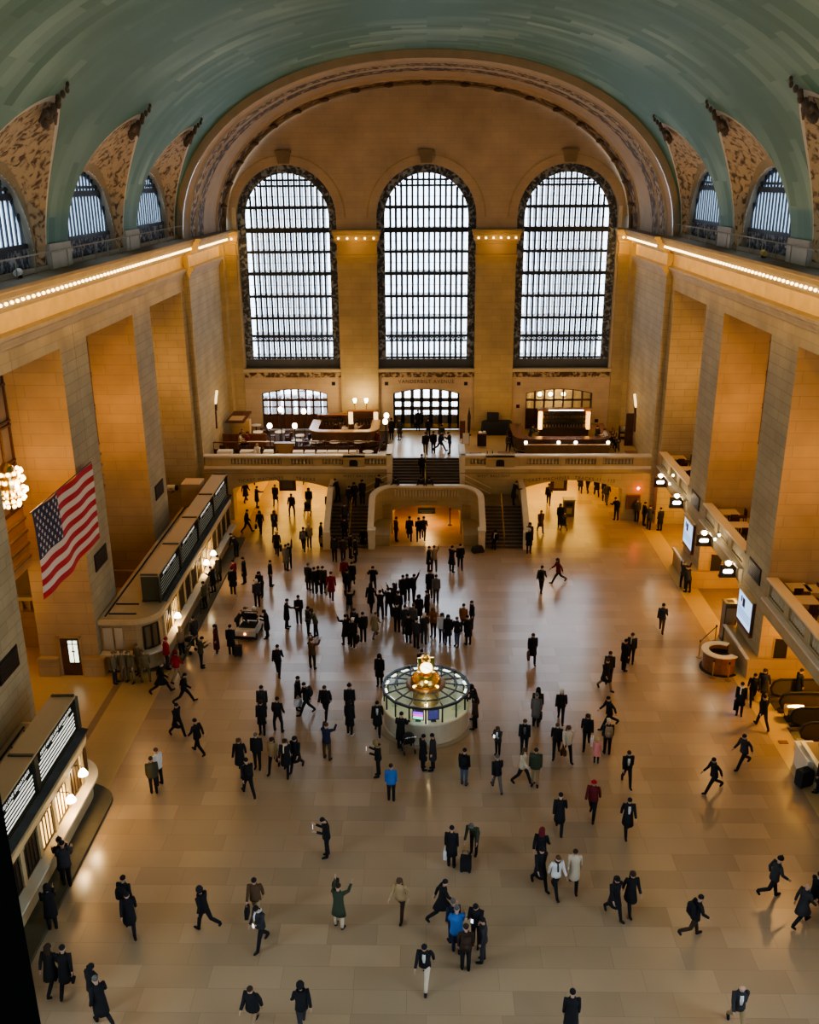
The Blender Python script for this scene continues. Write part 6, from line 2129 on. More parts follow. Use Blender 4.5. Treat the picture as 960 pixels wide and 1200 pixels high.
# camouflage group by the pier
for k, (px, py, hd, ps, lab) in enumerate(((135.8, 800.8, 90, 'stand', 'first from the pier of five'), (146, 799, 0, 'stand', 'second from the pier of five'), (154.5, 799.5, 200, 'wide', 'middle one of five'), (164, 791, 200, 'stand', 'the one nearest the booth of five'), (171.7, 799.5, 340, 'wide', 'rightmost of five'))):
    p_(px, py, ps, hd, 'jacket', 'camo', 'camo' if k else 'coal', 'cap', 'camo', 'in camouflage, ' + lab + ' beside the far booth', shoes='darkbrown')
p_(197, 784, 'stand', 60, 'puffer', 'red', 'coal', 'hat', 'red', 'in a bright red jacket and red hat by the booth corner')
p_(208, 798, 'walk', 40, 'jacket', 'red', 'khaki', 'hood', 'maroon', 'in a red coat and khaki trousers by the booth corner')
p_(190, 812, 'stride', 80, 'coat', 'black', 'black', 'cap', 'grey', 'in a black coat and grey cap striding right past the uniformed group')
p_(217, 824, 'stride', 80, 'jacket', 'black', 'black', 'short', 'black', 'in black striding right with an arm held out below the booth corner')
p_(209, 862.5, 'walk', 120, 'coat', 'black', 'black', 'short', 'black', 'in a long black coat walking alone below the strider on the left')
p_(233, 883, 'walk2', 300, 'jacket', 'black', 'black', 'short', 'black', 'in a short black jacket walking away left with a bent head')
p_(181, 930, 'stand', 340, 'puffer', 'olive', 'black', 'short', 'darkbrown', 'in an olive jacket beside the one in a white top')
p_(187.5, 920, 'stand', 300, 'jacket', 'white', 'black', 'short', 'brown', 'in a white top beside the olive jacket on the left')
# --- left lower floor
p_(72, 1036, 'lean', 330, 'coat', 'black', 'black', 'hat', 'black', 'in black leaning at the nearer booth counter, left of a pair')
p_(80, 1042, 'lean', 340, 'puffer', 'coal', 'black', 'short', 'black', 'in dark clothes leaning at the nearer booth counter, right of a pair')
p_(62.5, 1089, 'phone', 330, 'coat', 'black', 'black', 'long', 'black', 'in a black coat standing alone at the nearer booth counter')
p_(62.5, 1160, 'walk', 10, 'coat', 'black', 'black', 'long', 'darkbrown', 'with long hair, left of a pair walking away in the bottom left')
p_(80, 1162, 'walk2', 350, 'coat', 'black', 'black', 'short', 'black', 'in a black coat, right of a pair walking away in the bottom left')
p_(113, 1184, 'stand', 30, 'puffer', 'black', 'black', 'long', 'black', 'in black behind the grey scarf in the bottom left')
p_(121, 1201, 'run', 320, 'coat', 'black', 'black', 'short', 'grey', 'in black with grey hair and one leg kicked back in the bottom left')
p_(149.5, 1077, 'stand', 10, 'jacket', 'black', 'black', 'short', 'black', 'in black with a round backpack behind another left of the bottom', extra=(('backpack', 'black', 'round black backpack worn at the lower left'),))
p_(154, 1093, 'walk', 160, 'coat', 'black', 'black', 'short', 'black', 'in black in front of the round backpack at the lower left')
p_(241, 1090, 'run', 300, 'jacket', 'black', 'black', 'hood', 'black', 'in a hooded black jacket with one leg back, left of the brown jacket')
p_(301.3, 1076.5, 'walk', 180, 'jacket', 'brown', 'khaki', 'short', 'black', 'in a brown jacket and khaki trousers with a black shoulder bag', extra=(('bag', 'black', 'black shoulder bag of the walker in brown'),))
p_(306.7, 1109, 'phonewalk', 215, 'jacket', 'coal', 'black', 'short', 'black', 'in a dark jacket and white scarf walking with a lit phone', extra=(('scarf', 'white'), ('phone', 'white', 'lit phone held by the walker in a white scarf')))
p_(383.6, 1004, 'phone', 260, 'jacket', 'black', 'black', 'short', 'black', 'in a black suit standing alone looking at a lit phone', extra=(('phone', 'white', 'lit phone held by the one in a black suit'),))
p_(397.7, 1087, 'photo', 20, 'coat', 'green', 'cream', 'short', 'darkbrown', 'in a dark green coat and cream trousers facing away', extra=(('handbag', 'black', 'black shoulder bag hanging by the dark green coat', -1),))
p_(298, 1206, 'walk', 200, 'puffer', 'black', 'tan', 'short', 'darkbrown', 'in a dark puffer jacket cut off at the bottom, left of two')
p_(355, 1206, 'walk2', 340, 'jacket', 'black', 'coal', 'hood', 'black', 'in a hooded black jacket cut off at the bottom, right of two')
p_(668, 1216, 'stand', 0, 'coat', 'black', 'black', 'short', 'black', 'in black cut off at the bottom edge right of the middle')
p_(862, 1206, 'walk', 180, 'jacket', 'coal', 'khaki', 'bald', 'black', 'bald in a dark blazer and pale shirt at the bottom right', extra=(('shirt', 'white'),))
# --- right lower floor
p_(904, 1053, 'run', 80, 'jacket', 'coal', 'black', 'hat', 'black', 'in a dark jacket and knitted hat walking right with a leg back')
p_(812, 1098.8, 'run', 75, 'jacket', 'black', 'darkbrown', 'short', 'black', 'in black with a big backpack walking right at the lower right', extra=(('backpack', 'black', 'big black backpack at the lower right'),))
p_(938, 1084, 'walk', 70, 'coat', 'coal', 'black', 'bald', 'black', 'bald in a dark coat at the right edge, left of a pair')
p_(952, 1071, 'walk2', 70, 'jacket', 'black', 'black', 'short', 'black', 'in black with a bag at the right edge, right of a pair', extra=(('bag', 'black', 'black bag held at the right edge', -1),))
p_(835, 927, 'stride', 250, 'jacket', 'black', 'black', 'short', 'black', 'in a black jacket striding left below the man in the suit by the escalators')
p_(870, 899, 'stride', 240, 'jacket', 'coal', 'black', 'short', 'black', 'in a dark suit stepping left on the pale border by the escalators')
p_(892.5, 853.5, 'walk', 350, 'jacket', 'black', 'black', 'short', 'black', 'in black walking away beside the escalators')
p_(866, 837.7, 'stand', 200, 'coat', 'black', 'black', 'short', 'darkbrown', 'in black with a white scarf and black bag by the escalators', extra=(('scarf', 'white'), ('bag', 'black', 'black bag held by the white scarf at the escalators')))
p_(881, 825, 'walk2', 190, 'jacket', 'black', 'black', 'short', 'black', 'in a black jacket behind the white scarf at the escalators')
p_(893, 821, 'walk', 220, 'coat', 'coal', 'black', 'long', 'darkbrown', 'in a dark coat with long hair right of the white scarf')
p_(958, 929, 'stand', 300, 'coat', 'black', 'black', 'short', 'black', 'in black beside a large suitcase at the right edge')
p_(934, 822, 'stand', 80, 'coat', 'black', 'black', 'short', 'black', 'in black stepping onto the farther escalator', z=.03)
t = thing('suitcase', 'large black suitcase standing by the pale low wall at the right edge', 'suitcase', PZ(941, 921), .4)
q = MB(); q.loft([[V((x * s_, y * s_, z)) for x, y in ((-.3, -.2), (.3, -.2), (.3, .2), (-.3, .2))] for s_, z in ((.9, .06), (1, .12), (1, .72), (.9, .8))]); q.build('case', BLANK, t)
q = MB(); q.tube([(-.1, .0, .8), (-.1, 0, .88), (.1, 0, .88), (.1, 0, .8)], .015, 6); q.build('handle', BLACK, t)
for x in (-.22, .22):
    q = MB(); q.tube([(x, -.15, .05), (x, -.11, .05)], .05, 8).tube([(x, .11, .05), (x, .15, .05)], .05, 8); q.build('wheel', BLACK, t)
p_(775, 740.6, 'walk', 20, 'jacket', 'coal', 'brown', 'short', 'black', 'in a dark top and brown trousers walking alone left of the curved desk')
p_(800, 689.5, 'photo', 30, 'jacket', 'coal', 'black', 'short', 'grey', 'in dark clothes with raised hands by the low wall, left of two', extra=())
p_(806, 694.7, 'lean', 330, 'jacket', 'coal', 'black', 'short', 'darkbrown', 'in dark clothes leaning by the low wall, right of two')
# --- right passage and far right
p_(642.7, 591.7, 'walk', 10, 'jacket', 'black', 'black', 'short', 'black', 'in black walking away in the right passage left of the poster', extra=(('backpack', 'black', 'black backpack worn in the right passage'),))
for k, (px, py, lab) in enumerate(((680, 577, 'first'), (688.5, 577, 'second'), (699, 581, 'third'), (708, 586.5, 'fourth'))):
    p_(px, py, ('walk', 'walk2', 'walk', 'stand')[k], (10, 350, 0, 180)[k], ('coat', 'jacket', 'coat', 'coat')[k], 'black', 'black', 'short', 'black', 'in black deep in the right passage, %s from the poster' % lab)
p_(710.5, 590.6, 'walk', 20, 'jacket', 'olive', 'grey', 'short', 'black', 'in an olive jacket and grey trousers at the right side of the right passage')
p_(722, 610, 'lean', 340, 'jacket', 'black', 'black', 'short', 'black', 'in black with a backpack at the right pier of the right passage', extra=(('backpack', 'black', 'black backpack worn by the right passage pier'),))
p_(745.8, 611.5, 'stand', 10, 'jacket', 'olive', 'black', 'short', 'grey', 'in an olive jacket facing the notice board')
p_(754, 616, 'stand', 80, 'jacket', 'black', 'black', 'short', 'black', 'in black right of the olive jacket at the notice board')
p_(760, 620.8, 'lean', 20, 'jacket', 'coal', 'coal', 'short', 'darkbrown', 'in dark clothes leaning over near the far right corner')
p_(773, 622, 'stand', 340, 'coat', 'black', 'black', 'short', 'black', 'in a black coat nearest the far right corner')
p_(633.3, 624, 'walk', 170, 'coat', 'brown', 'darkbrown', 'short', 'brown', 'in a brown coat walking before the right passage')
p_(656, 617, 'stand', 180, 'jacket', 'black', 'black', 'long', 'darkbrown', 'in black behind a stroller before the right passage')
stroller(659.5, 620, pi, 'dark stroller before the right passage beside the litter bin')
p_(634, 693.7, 'walk', 20, 'jacket', 'olive', 'black', 'short', 'black', 'in an olive jacket with a black backpack, left of the maroon coat', extra=(('backpack', 'black', 'black backpack worn left of the maroon coat'),))
p_(654, 683, 'stride', 260, 'jacket', 'maroon', 'black', 'long', 'darkbrown', 'in a maroon jacket striding left across the open floor')
p_(619.8, 648, 'stand', 180, 'coat', 'black', 'black', 'short', 'whitehair', 'in a black coat at the foot of the right stairs, front one of two')
p_(620.3, 640.5, 'stand', 180, 'coat', 'coal', 'black', 'long', 'black', 'with long dark hair at the foot of the right stairs, rear one of two')
# --- stairs
ST = lambda px, py, z: PZ(px, py, z)


def on_flight(px, py):      # the tread under this place of the photo
    for k in range(12):
        z = 2.0 * (k + 1) / 12
        y0, y1 = 60.6 + 3.4 * k / 12, 60.6 + 3.4 * (k + 1) / 12
        p = PZ(px, py, z)
        if p.y <= y1 + .05: return V((max(-6.38, min(6.38, p.x)), max(y0 + .1, p.y), z))
    p = PZ(px, py, 2.0); p.y = min(p.y, 65.95); p.x = max(-6.38, min(6.38, p.x)); return p


for (px, py, ps, hd, top, tc, bc, hair, hc, lab) in (
        (395, 588, 'lean', 300, 'jacket', 'black', 'black', 'short', 'black', 'in black leaning on the outer wall at the top of the left flight'),
        (415.6, 592, 'walk', 180, 'coat', 'black', 'black', 'long', 'black', 'in a long black coat at the top of the left flight, behind another'),
        (410, 596, 'walk2', 180, 'jacket', 'black', 'coal', 'short', 'black', 'in black starting down the left flight, front one of three'),
        (425, 590, 'stand', 180, 'coat', 'black', 'black', 'long', 'black', 'in a black coat at the top of the left flight near the curved coping'),
        (404.4, 617.5, 'walk', 180, 'jacket', 'coal', 'black', 'short', 'darkbrown', 'in dark clothes halfway down the left flight, upper one of two'),
        (404.4, 634, 'walk2', 180, 'jacket', 'black', 'black', 'short', 'black', 'in black low on the left flight, lower one of two'),
        (601.6, 592, 'lean', 60, 'coat', 'black', 'black', 'short', 'darkbrown', 'in black leaning on the outer wall at the top of the right flight')):
    p_(px, py, ps, hd, top, tc, bc, hair, hc, lab, at=on_flight(px, py))
p_(0, 0, 'lean', 40, 'jacket', 'coal', 'black', 'short', 'black', 'in a grey top by the sloping rails on the left of the landing', at=(-3.6, 65.3, 2.0))
p_(0, 0, 'sit', 190, 'jacket', 'black', 'black', 'hat', 'black', 'in black sitting on the lowest steps of the left flight', at=(-4.35, 61.2, -.05))
p_(0, 0, 'sit', 200, 'jacket', 'black', 'black', 'long', 'black', 'in black sitting at the inner foot of the right flight', at=(4.75, 60.85, -.05), extra=(('scarf', 'white'),))
t = thing('duffel_bag', 'black bag on the floor beside the one sitting on the right stairs', 'bag', PZ(560, 647), .3)
q = MB(); q.loft([[V((x * s_, y * s_, z)) for x, y in ((-.4, -.22), (.4, -.22), (.4, .22), (-.4, .22))] for s_, z in ((.95, 0), (1, .15), (.8, .4))]); q.build('bag_body', BLANK, t)
q = MB(); q.tube([(-.15, 0, .38), (-.1, 0, .5), (.1, 0, .5), (.15, 0, .38)], .02, 6); q.build('handle', BLACK, t)
for k, (x, hd, tc, lab) in enumerate(((-2.15, 200, 'coal', 'in dark clothes behind the landing parapet at its left end'), (-.35, 190, 'black', 'in black behind the middle of the landing parapet, left of two'), (.15, 170, 'coal', 'in dark clothes behind the middle of the landing parapet, right of two'))):
    p_(0, 0, 'lean', hd, 'puffer', tc, 'black', ('short', 'short', 'long')[k], 'black', lab, at=(x, 65.1, 2.0))
p_(0, 0, 'walk', 0, 'jacket', 'black', 'black', 'short', 'black', 'in black climbing the upper stairs beside the middle rail', at=(-.35, 67.5, 2.97))
# --- balcony by the doors
for (px, py, ps, hd, top, tc, bc, hair, hc, lab) in (
        (459, 515, 'stand', 180, 'coat', 'black', 'black', 'short', 'black', 'in black by the two globe lamps left of the street doors'),
        (468.7, 515.6, 'stand', 200, 'coat', 'coal', 'black', 'short', 'darkbrown', 'in dark clothes left of the street doors, right of a pair'),
        (502, 513.7, 'walk', 180, 'jacket', 'black', 'black', 'short', 'black', 'in black walking in from the street doors'),
        (498.8, 532.5, 'walk', 0, 'puffer', 'black', 'coal', 'short', 'darkbrown', 'in black stepping off the top of the upper stairs'),
        (508, 531, 'stand', 180, 'jacket', 'black', 'black', 'short', 'black', 'in black at the stair head, left of the strider'),
        (516, 529, 'stride', 100, 'jacket', 'navy', 'black', 'short', 'black', 'in navy striding right at the stair head'),
        (517.5, 522, 'walk2', 170, 'coat', 'coal', 'black', 'short', 'black', 'in a dark coat behind the strider at the stair head'),
        (527, 532, 'phone', 260, 'jacket', 'navy', 'black', 'short', 'black', 'in navy at the right post of the stair head'),
        (490, 504.5, 'stand', 180, 'coat', 'black', 'black', 'short', 'black', 'in black standing in the open street door')):
    p_(px, py, ps, hd, top, tc, bc, hair, hc, lab, z=FZ)
# bar staff and diners
for k, (px, py, Y, tc, lab) in enumerate(((394, 497, 73.2, 'black', 'in black working behind the oak bar, leftmost'), (405, 496, 73.0, 'white', 'in a white shirt working behind the oak bar, left of two in white'), (412, 499, 72.6, 'coal', 'in dark clothes bending behind the middle of the oak bar'), (417, 494, 73.6, 'cream', 'in a pale shirt working behind the oak bar, right of two in white'))):
    p_(0, 0, ('stand', 'lean', 'bend', 'phone')[k], (180, 200, 160, 90)[k], 'jacket', tc, 'black', 'short', 'black', lab, at=(PYY(px, py, Y).x, Y, FZ))
for k, (px, py, Y, tc, hd, lab) in enumerate(((280, 505, 71.4, 'cream', 90, 'in a cream top seated by the left balcony bench'), (284, 500, 72.9, 'khaki', 180, 'in khaki seated behind the cream top on the left balcony'), (290.5, 504, 71.6, 'maroon', 270, 'in maroon seated right of the cream top on the left balcony'), (302, 523, 68.3, 'white', 200, 'in a white top seated at the parapet tables'))):
    p_(0, 0, 'sitbar', hd, 'jacket', tc, 'black', 'short', ('black', 'grey', 'brown', 'blond')[k], lab, at=(PYY(px, py, Y).x, Y, FZ))
for k, (px, py, Y, tc, hd, lab) in enumerate(((443, 497, 72.2, 'maroon', 270, 'in maroon seated at the right end of the oak bar'), (712, 502, 71.2, 'white', 250, 'in a white shirt at the right end of the right bar'), (701, 503, 71.9, 'black', 240, 'in black behind the right end of the right bar'), (622, 500, 72.4, 'coal', 120, 'in dark clothes behind the left end of the right bar'), (451, 530, 68.9, 'olive', 200, 'in an olive top seated left of the upper stairs'))):
    p_(0, 0, ('sitbar', 'lean', 'stand', 'lean', 'sitbar')[k], hd, 'jacket', tc, 'black', 'short', 'black', lab, at=(PYY(px, py, Y).x, Y, FZ))
# --- ramp under the landing
for k, (x, y, tc, lab) in enumerate(((-2.15, 62.3, 'darkbrown', 'in dark brown at the left wall of the ramp arch'), (-1.2, 62.6, 'black', 'in black entering the ramp arch, left of three'), (-.55, 62.5, 'black', 'in black entering the ramp arch, middle of three'), (-.2, 62.8, 'coal', 'in dark clothes entering the ramp arch, right of three'))):
    p_(0, 0, ('stand', 'walk', 'walk2', 'walk')[k], (60, 0, 0, 5)[k], 'coat' if k == 1 else 'jacket', tc, 'black', 'short', 'black', lab, at=(x, y, -(y - 61) * .126))
# --- foot of the left flight and the crowd
for (px, py, ps, hd, top, tc, bc, hair, hc, lab) in (
        (392.5, 657.5, 'stand', 180, 'jacket', 'coal', 'black', 'short', 'black', 'in dark clothes at the foot of the left flight, leftmost of four'),
        (402.5, 659, 'stand', 10, 'jacket', 'darkbrown', 'black', 'short', 'black', 'in dark brown at the foot of the left flight, second of four'),
        (411, 654, 'stand', 100, 'jacket', 'black', 'coal', 'short', 'black', 'in black at the foot of the left flight, third of four'),
        (417, 659, 'stand', 260, 'coat', 'black', 'black', 'short', 'black', 'in a black coat at the foot of the left flight, rightmost of four'),
        (362, 692, 'stand', 20, 'coat', 'coal', 'black', 'short', 'grey', 'with grey hair in a tight dark group of four, leftmost'),
        (369, 696, 'stand', 0, 'jacket', 'black', 'black', 'short', 'black', 'in black in a tight dark group of four, second'),
        (374, 694.5, 'stand', 340, 'coat', 'black', 'black', 'short', 'black', 'in black in a tight dark group of four, third'),
        (379.5, 696, 'stand', 320, 'jacket', 'coal', 'black', 'short', 'black', 'in dark clothes in a tight dark group of four, rightmost'),
        (404, 684, 'walk', 180, 'jacket', 'darkred', 'black', 'short', 'brown', 'in a dark red jacket walking below the left flight'),
        (413, 687.5, 'walk2', 180, 'coat', 'black', 'grey', 'short', 'black', 'in a black coat walking beside the dark red jacket'),
        (407.5, 699, 'stand', 350, 'puffer', 'black', 'black', 'short', 'black', 'in black just behind the one in pale grey trousers'),
        (410, 723.7, 'photo', 0, 'jacket', 'black', 'grey', 'short', 'black', 'in a dark top and grey trousers facing away left of the crowd'),
        (437.5, 695, 'photo', 180, 'jacket', 'black', 'coal', 'short', 'black', 'in black with elbows out taking a photo, farthest left of the crowd'),
        (435, 716, 'walk', 10, 'coat', 'black', 'black', 'long', 'black', 'in a flared black coat left of the crowd'),
        (446, 725.6, 'photo', 0, 'jacket', 'black', 'black', 'short', 'black', 'in black photographing at the left side of the crowd'),
        (455.6, 722.5, 'photo', 350, 'jacket', 'black', 'coal', 'short', 'black', 'in black photographing second from the left side of the crowd'),
        (462, 716, 'photo', 340, 'coat', 'black', 'black', 'long', 'black', 'with long hair photographing in the middle of the crowd'),
        (472.5, 706, 'stand', 0, 'coat', 'black', 'black', 'short', 'black', 'in a long black coat at the far side of the crowd, left of two'),
        (477.5, 704.5, 'stand', 340, 'puffer', 'black', 'black', 'short', 'black', 'in a black puffer jacket at the far side of the crowd, right of two'),
        (485, 705.6, 'raise', 60, 'jacket', 'black', 'black', 'short', 'black', 'in black raising an arm at the far side of the crowd'),
        (491, 731, 'stand', 350, 'coat', 'black', 'black', 'hood', 'black', 'in a hooded black coat in the middle of the crowd'),
        (465.6, 741, 'stand', 0, 'jacket', 'black', 'black', 'short', 'black', 'in black with a pale hem at the front left of the crowd'),
        (478.8, 753.8, 'stand', 10, 'coat', 'black', 'black', 'short', 'black', 'in a big dark coat at the front of the crowd'),
        (484.5, 741, 'stand', 30, 'jacket', 'grey', 'black', 'short', 'brown', 'in a grey jacket right of the big dark coat'),
        (475, 744, 'stand', 350, 'coat', 'coal', 'black', 'short', 'black', 'in dark clothes just behind the big dark coat'),
        (496.9, 755, 'phone', 10, 'jacket', 'coal', 'coal', 'cap', 'white', 'in dark clothes and a white cap at the front right of the crowd'),
        (500.6, 726, 'stand', 300, 'jacket', 'black', 'black', 'short', 'black', 'in black at the right side of the crowd behind the brown hair'),
        (503.8, 700, 'stand', 180, 'coat', 'black', 'black', 'short', 'black', 'in a long black coat behind the crowd beside the grey jacket'),
        (511, 706, 'stand', 180, 'jacket', 'grey', 'coal', 'short', 'darkbrown', 'in a grey jacket and dark trousers behind the crowd on its right'),
        (508, 746, 'phone', 200, 'jacket', 'orange', 'black', 'long', 'brown', 'in a reddish brown jacket with long brown hair in the row of three'),
        (518, 752.5, 'stand', 180, 'jacket', 'white', 'navy', 'long', 'black', 'in a white jacket in the middle of the row of three'),
        (525, 755, 'stand', 180, 'coat', 'black', 'navy', 'long', 'black', 'in black at the right end of the row of three'),
        (535.6, 757.5, 'pocket', 210, 'jacket', 'black', 'jeans', 'short', 'brown', 'in a black jacket and blue jeans right of the row of three'),
        (543, 741, 'stand', 20, 'jacket', 'orange', 'black', 'short', 'black', 'in a reddish brown jacket facing away right of the crowd'),
        (553, 737, 'stand', 250, 'jacket', 'black', 'black', 'short', 'black', 'in black right of the reddish brown jacket, farther one'),
        (548.8, 756, 'phone', 330, 'coat', 'black', 'black', 'short', 'black', 'in black nearest the clock right of the blue jeans'),
        (502.5, 670, 'stand', 90, 'coat', 'black', 'black', 'short', 'black', 'in black beside the tan jacket before the ramp arch'),
        (508.8, 670, 'photo', 0, 'jacket', 'tan', 'coal', 'short', 'darkbrown', 'in a tan jacket with raised hands before the ramp arch'),
        (529.4, 670.6, 'photo', 40, 'coat', 'black', 'black', 'short', 'black', 'in a long black coat before the ramp arch, left of the round jacket'),
        (539.4, 667, 'walk', 0, 'puffer', 'black', 'black', 'short', 'black', 'in a round black puffer jacket before the ramp arch'),
        (488, 760, 'stand', 20, 'jacket', 'coal', 'black', 'short', 'black', 'in dark clothes at the very front of the crowd'),
        (467, 727, 'stand', 350, 'jacket', 'black', 'black', 'short', 'black', 'in black between those photographing on the left of the crowd'),
        # left of the kiosk
        (336.7, 736.5, 'point', 80, 'coat', 'black', 'black', 'short', 'black', 'in black pointing right toward the short jacket'),
        (350.9, 731, 'stand', 350, 'jacket', 'black', 'black', 'short', 'black', 'in a short black jacket right of the one pointing'),
        (361.7, 744.6, 'stand', 60, 'jacket', 'coal', 'black', 'short', 'black', 'in dark clothes, left of an embracing pair'),
        (370.5, 746.5, 'lean', 270, 'jacket', 'olive', 'black', 'long', 'darkbrown', 'in an olive jacket with a pale scarf, right of an embracing pair'),
        (313.6, 748, 'phone', 260, 'coat', 'black', 'black', 'long', 'black', 'in black looking at a phone right of the white cart'),
        (366.5, 783.9, 'photo', 20, 'jacket', 'brown', 'black', 'short', 'brown', 'in a brown jacket with elbows out alone left of the kiosk'),
        (326.6, 792, 'walk', 0, 'jacket', 'black', 'black', 'short', 'black', 'in black with a square backpack walking away alone'),
        (406, 756, 'photo', 330, 'coat', 'black', 'black', 'short', 'black', 'in black at the left of four close behind the crowd'),
        (413.8, 760, 'stand', 20, 'jacket', 'black', 'black', 'cap', 'white', 'in black and white cap and shoes with a bag, front of four'),
        (416, 747, 'stand', 200, 'jacket', 'coal', 'black', 'short', 'brown', 'in dark clothes behind the white cap, rear of four'),
        (426, 752.5, 'stand', 340, 'puffer', 'black', 'black', 'short', 'black', 'in a black puffer jacket, right of four'),
        (308.6, 843, 'stand', 180, 'coat', 'coal', 'black', 'short', 'black', 'in dark clothes behind a long coat on the middle left'),
        (307.8, 860, 'stand', 180, 'coat', 'black', 'black', 'long', 'darkbrown', 'in a long black coat, front one of two on the middle left'),
        (326.6, 857.7, 'wide', 10, 'jacket', 'black', 'black', 'short', 'black', 'in black standing with legs apart facing away'),
        (350, 832, 'stand', 100, 'coat', 'black', 'black', 'short', 'black', 'in black left of the bulky backpack'),
        (382, 841.2, 'walk', 190, 'puffer', 'black', 'black', 'short', 'darkbrown', 'in a black puffer jacket walking toward the viewer left of the kiosk'),
        (282.5, 906, 'walk', 180, 'coat', 'black', 'jeans', 'long', 'brown', 'in a long black coat and brown hair, leftmost of the row of five'),
        (302.3, 900.6, 'stand', 180, 'puffer', 'black', 'black', 'short', 'grey', 'in a big black puffer jacket, second of the row of five'),
        (321, 903.7, 'walk2', 190, 'jacket', 'khaki', 'black', 'long', 'darkbrown', 'in a khaki jacket, middle of the row of five'),
        (336, 906.9, 'walk', 180, 'coat', 'black', 'black', 'long', 'darkbrown', 'in a black coat with a pale scarf, fourth of the row of five'),
        (347.7, 902.6, 'walk2', 200, 'coat', 'black', 'black', 'long', 'black', 'in a black coat, rightmost of the row of five'),
        (383.6, 890, 'photo', 20, 'jacket', 'navy', 'brown', 'short', 'brown', 'in a navy jacket and brown trousers taking a photo of the kiosk'),
        (410.4, 842, 'stand', 0, 'coat', 'black', 'black', 'hat', 'black', 'in black behind the white shoes left of the kiosk'),
        (445.2, 804, 'stand', 190, 'coat', 'black', 'black', 'hood', 'black', 'in a hooded long black coat at the far left of the kiosk'),
        (442.8, 859.5, 'walk', 180, 'coat', 'black', 'black', 'short', 'black', 'in an open black coat over a pale shirt left of the kiosk'),
        (469.7, 879, 'lean', 10, 'coat', 'black', 'black', 'short', 'black', 'in a long black coat leaning on the kiosk counter'),
        (507.3, 902.5, 'stand', 270, 'coat', 'coal', 'black', 'short', 'black', 'in a long dark coat, right of a pair before the kiosk'),
        (495.8, 902.5, 'stand', 60, 'coat', 'black', 'black', 'short', 'black', 'in black, left of a pair before the kiosk'),
        (494.5, 797, 'stand', 180, 'jacket', 'black', 'black', 'short', 'black', 'in black behind the golden clock of the kiosk'),
        (555, 854.6, 'stand', 290, 'jacket', 'darkbrown', 'black', 'long', 'black', 'in dark brown leaning on the right side of the kiosk'),
        (554, 843, 'lean', 280, 'puffer', 'black', 'black', 'hood', 'black', 'in a black fur hood at the right side of the kiosk'),
        # right of the kiosk
        (730.8, 786.3, 'stand', 60, 'coat', 'black', 'black', 'short', 'black', 'in black, nearer of a pair before the far right desk'),
        (739.2, 777, 'stand', 200, 'jacket', 'coal', 'black', 'short', 'darkbrown', 'in dark clothes and a pale scarf, farther of that pair'),
        (713, 801, 'stand', 190, 'jacket', 'coal', 'black', 'short', 'darkbrown', 'in dark clothes just behind a long coat on the right floor'),
        (709, 808.5, 'walk', 150, 'coat', 'black', 'tan', 'short', 'brown', 'in a long black coat and tan trousers on the right floor'),
        (629.5, 846, 'stand', 10, 'jacket', 'coal', 'black', 'long', 'black', 'in dark clothes hidden behind the grey coat'),
        (656.9, 845.6, 'walk', 190, 'jacket', 'black', 'black', 'short', 'whitehair', 'in black with pale hair walking toward the viewer, right of the grey coat'),
        (713, 853, 'stride', 250, 'jacket', 'black', 'black', 'short', 'black', 'in black taking a big step left on the right floor'),
        (651.7, 886, 'walk2', 190, 'jacket', 'black', 'black', 'short', 'brown', 'in a black jacket left of the cream vest'),
        (734, 919.6, 'walk', 180, 'jacket', 'black', 'black', 'short', 'darkbrown', 'in a black suit and white shirt on the right floor'),
        (626.7, 920.6, 'stand', 190, 'puffer', 'green', 'khaki', 'short', 'darkbrown', 'in an olive green jacket and khaki trousers, right of the cream jacket'),
        (612, 918.5, 'walk', 110, 'jacket', 'cream', 'black', 'long', 'brown', 'in a cream jacket and black trousers, left of the olive green jacket'),
        (655, 974.8, 'walk', 10, 'coat', 'black', 'black', 'short', 'black', 'in a black coat walking away, left of the red hat'),
        (693.8, 958, 'walk', 200, 'jacket', 'maroon', 'black', 'hat', 'red', 'in a maroon jacket and bright red hat'),
        (734.4, 978, 'walk2', 180, 'coat', 'black', 'black', 'short', 'black', 'in an open black coat and white shirt right of the red hat'),
        (633, 1018, 'walk', 20, 'jacket', 'black', 'black', 'long', 'maroon', 'with dark red hair behind a long coat, left of the white jacket'),
        (632.3, 1039.4, 'walk', 160, 'coat', 'black', 'black', 'hat', 'black', 'in a long black coat left of the white jacket'),
        (651, 1047.7, 'walk2', 160, 'jacket', 'white', 'black', 'short', 'brown', 'in a white jacket with a dark scarf'),
        (671.9, 1040.4, 'walk', 190, 'coat', 'cream', 'black', 'short', 'darkbrown', 'in a cream coat right of the white jacket'),
        (718.8, 1073.8, 'walk', 160, 'coat', 'black', 'black', 'long', 'black', 'in black with long hair, left of a pair at the lower right'),
        (737.5, 1067.5, 'walk2', 170, 'coat', 'black', 'black', 'long', 'darkbrown', 'in black with long hair, right of a pair at the lower right'),
        # middle lower floor
        (470, 1076, 'run', 200, 'jacket', 'camel', 'darkbrown', 'long', 'brown', 'in a camel coat hurrying with one leg back'),
        (518, 1077, 'stride', 80, 'coat', 'black', 'black', 'short', 'black', 'in black stepping right with an arm swung back'),
        (531, 1105, 'stand', 340, 'jacket', 'navy', 'navy', 'short', 'grey', 'in a navy jacket behind the bright blue jacket'),
        (535, 1117, 'lean', 0, 'puffer', 'blue', 'navy', 'short', 'grey', 'in a bright blue jacket in the lower group of five'),
        (557.8, 1108, 'phone', 200, 'jacket', 'black', 'black', 'short', 'black', 'in black with a bright phone in the lower group'),
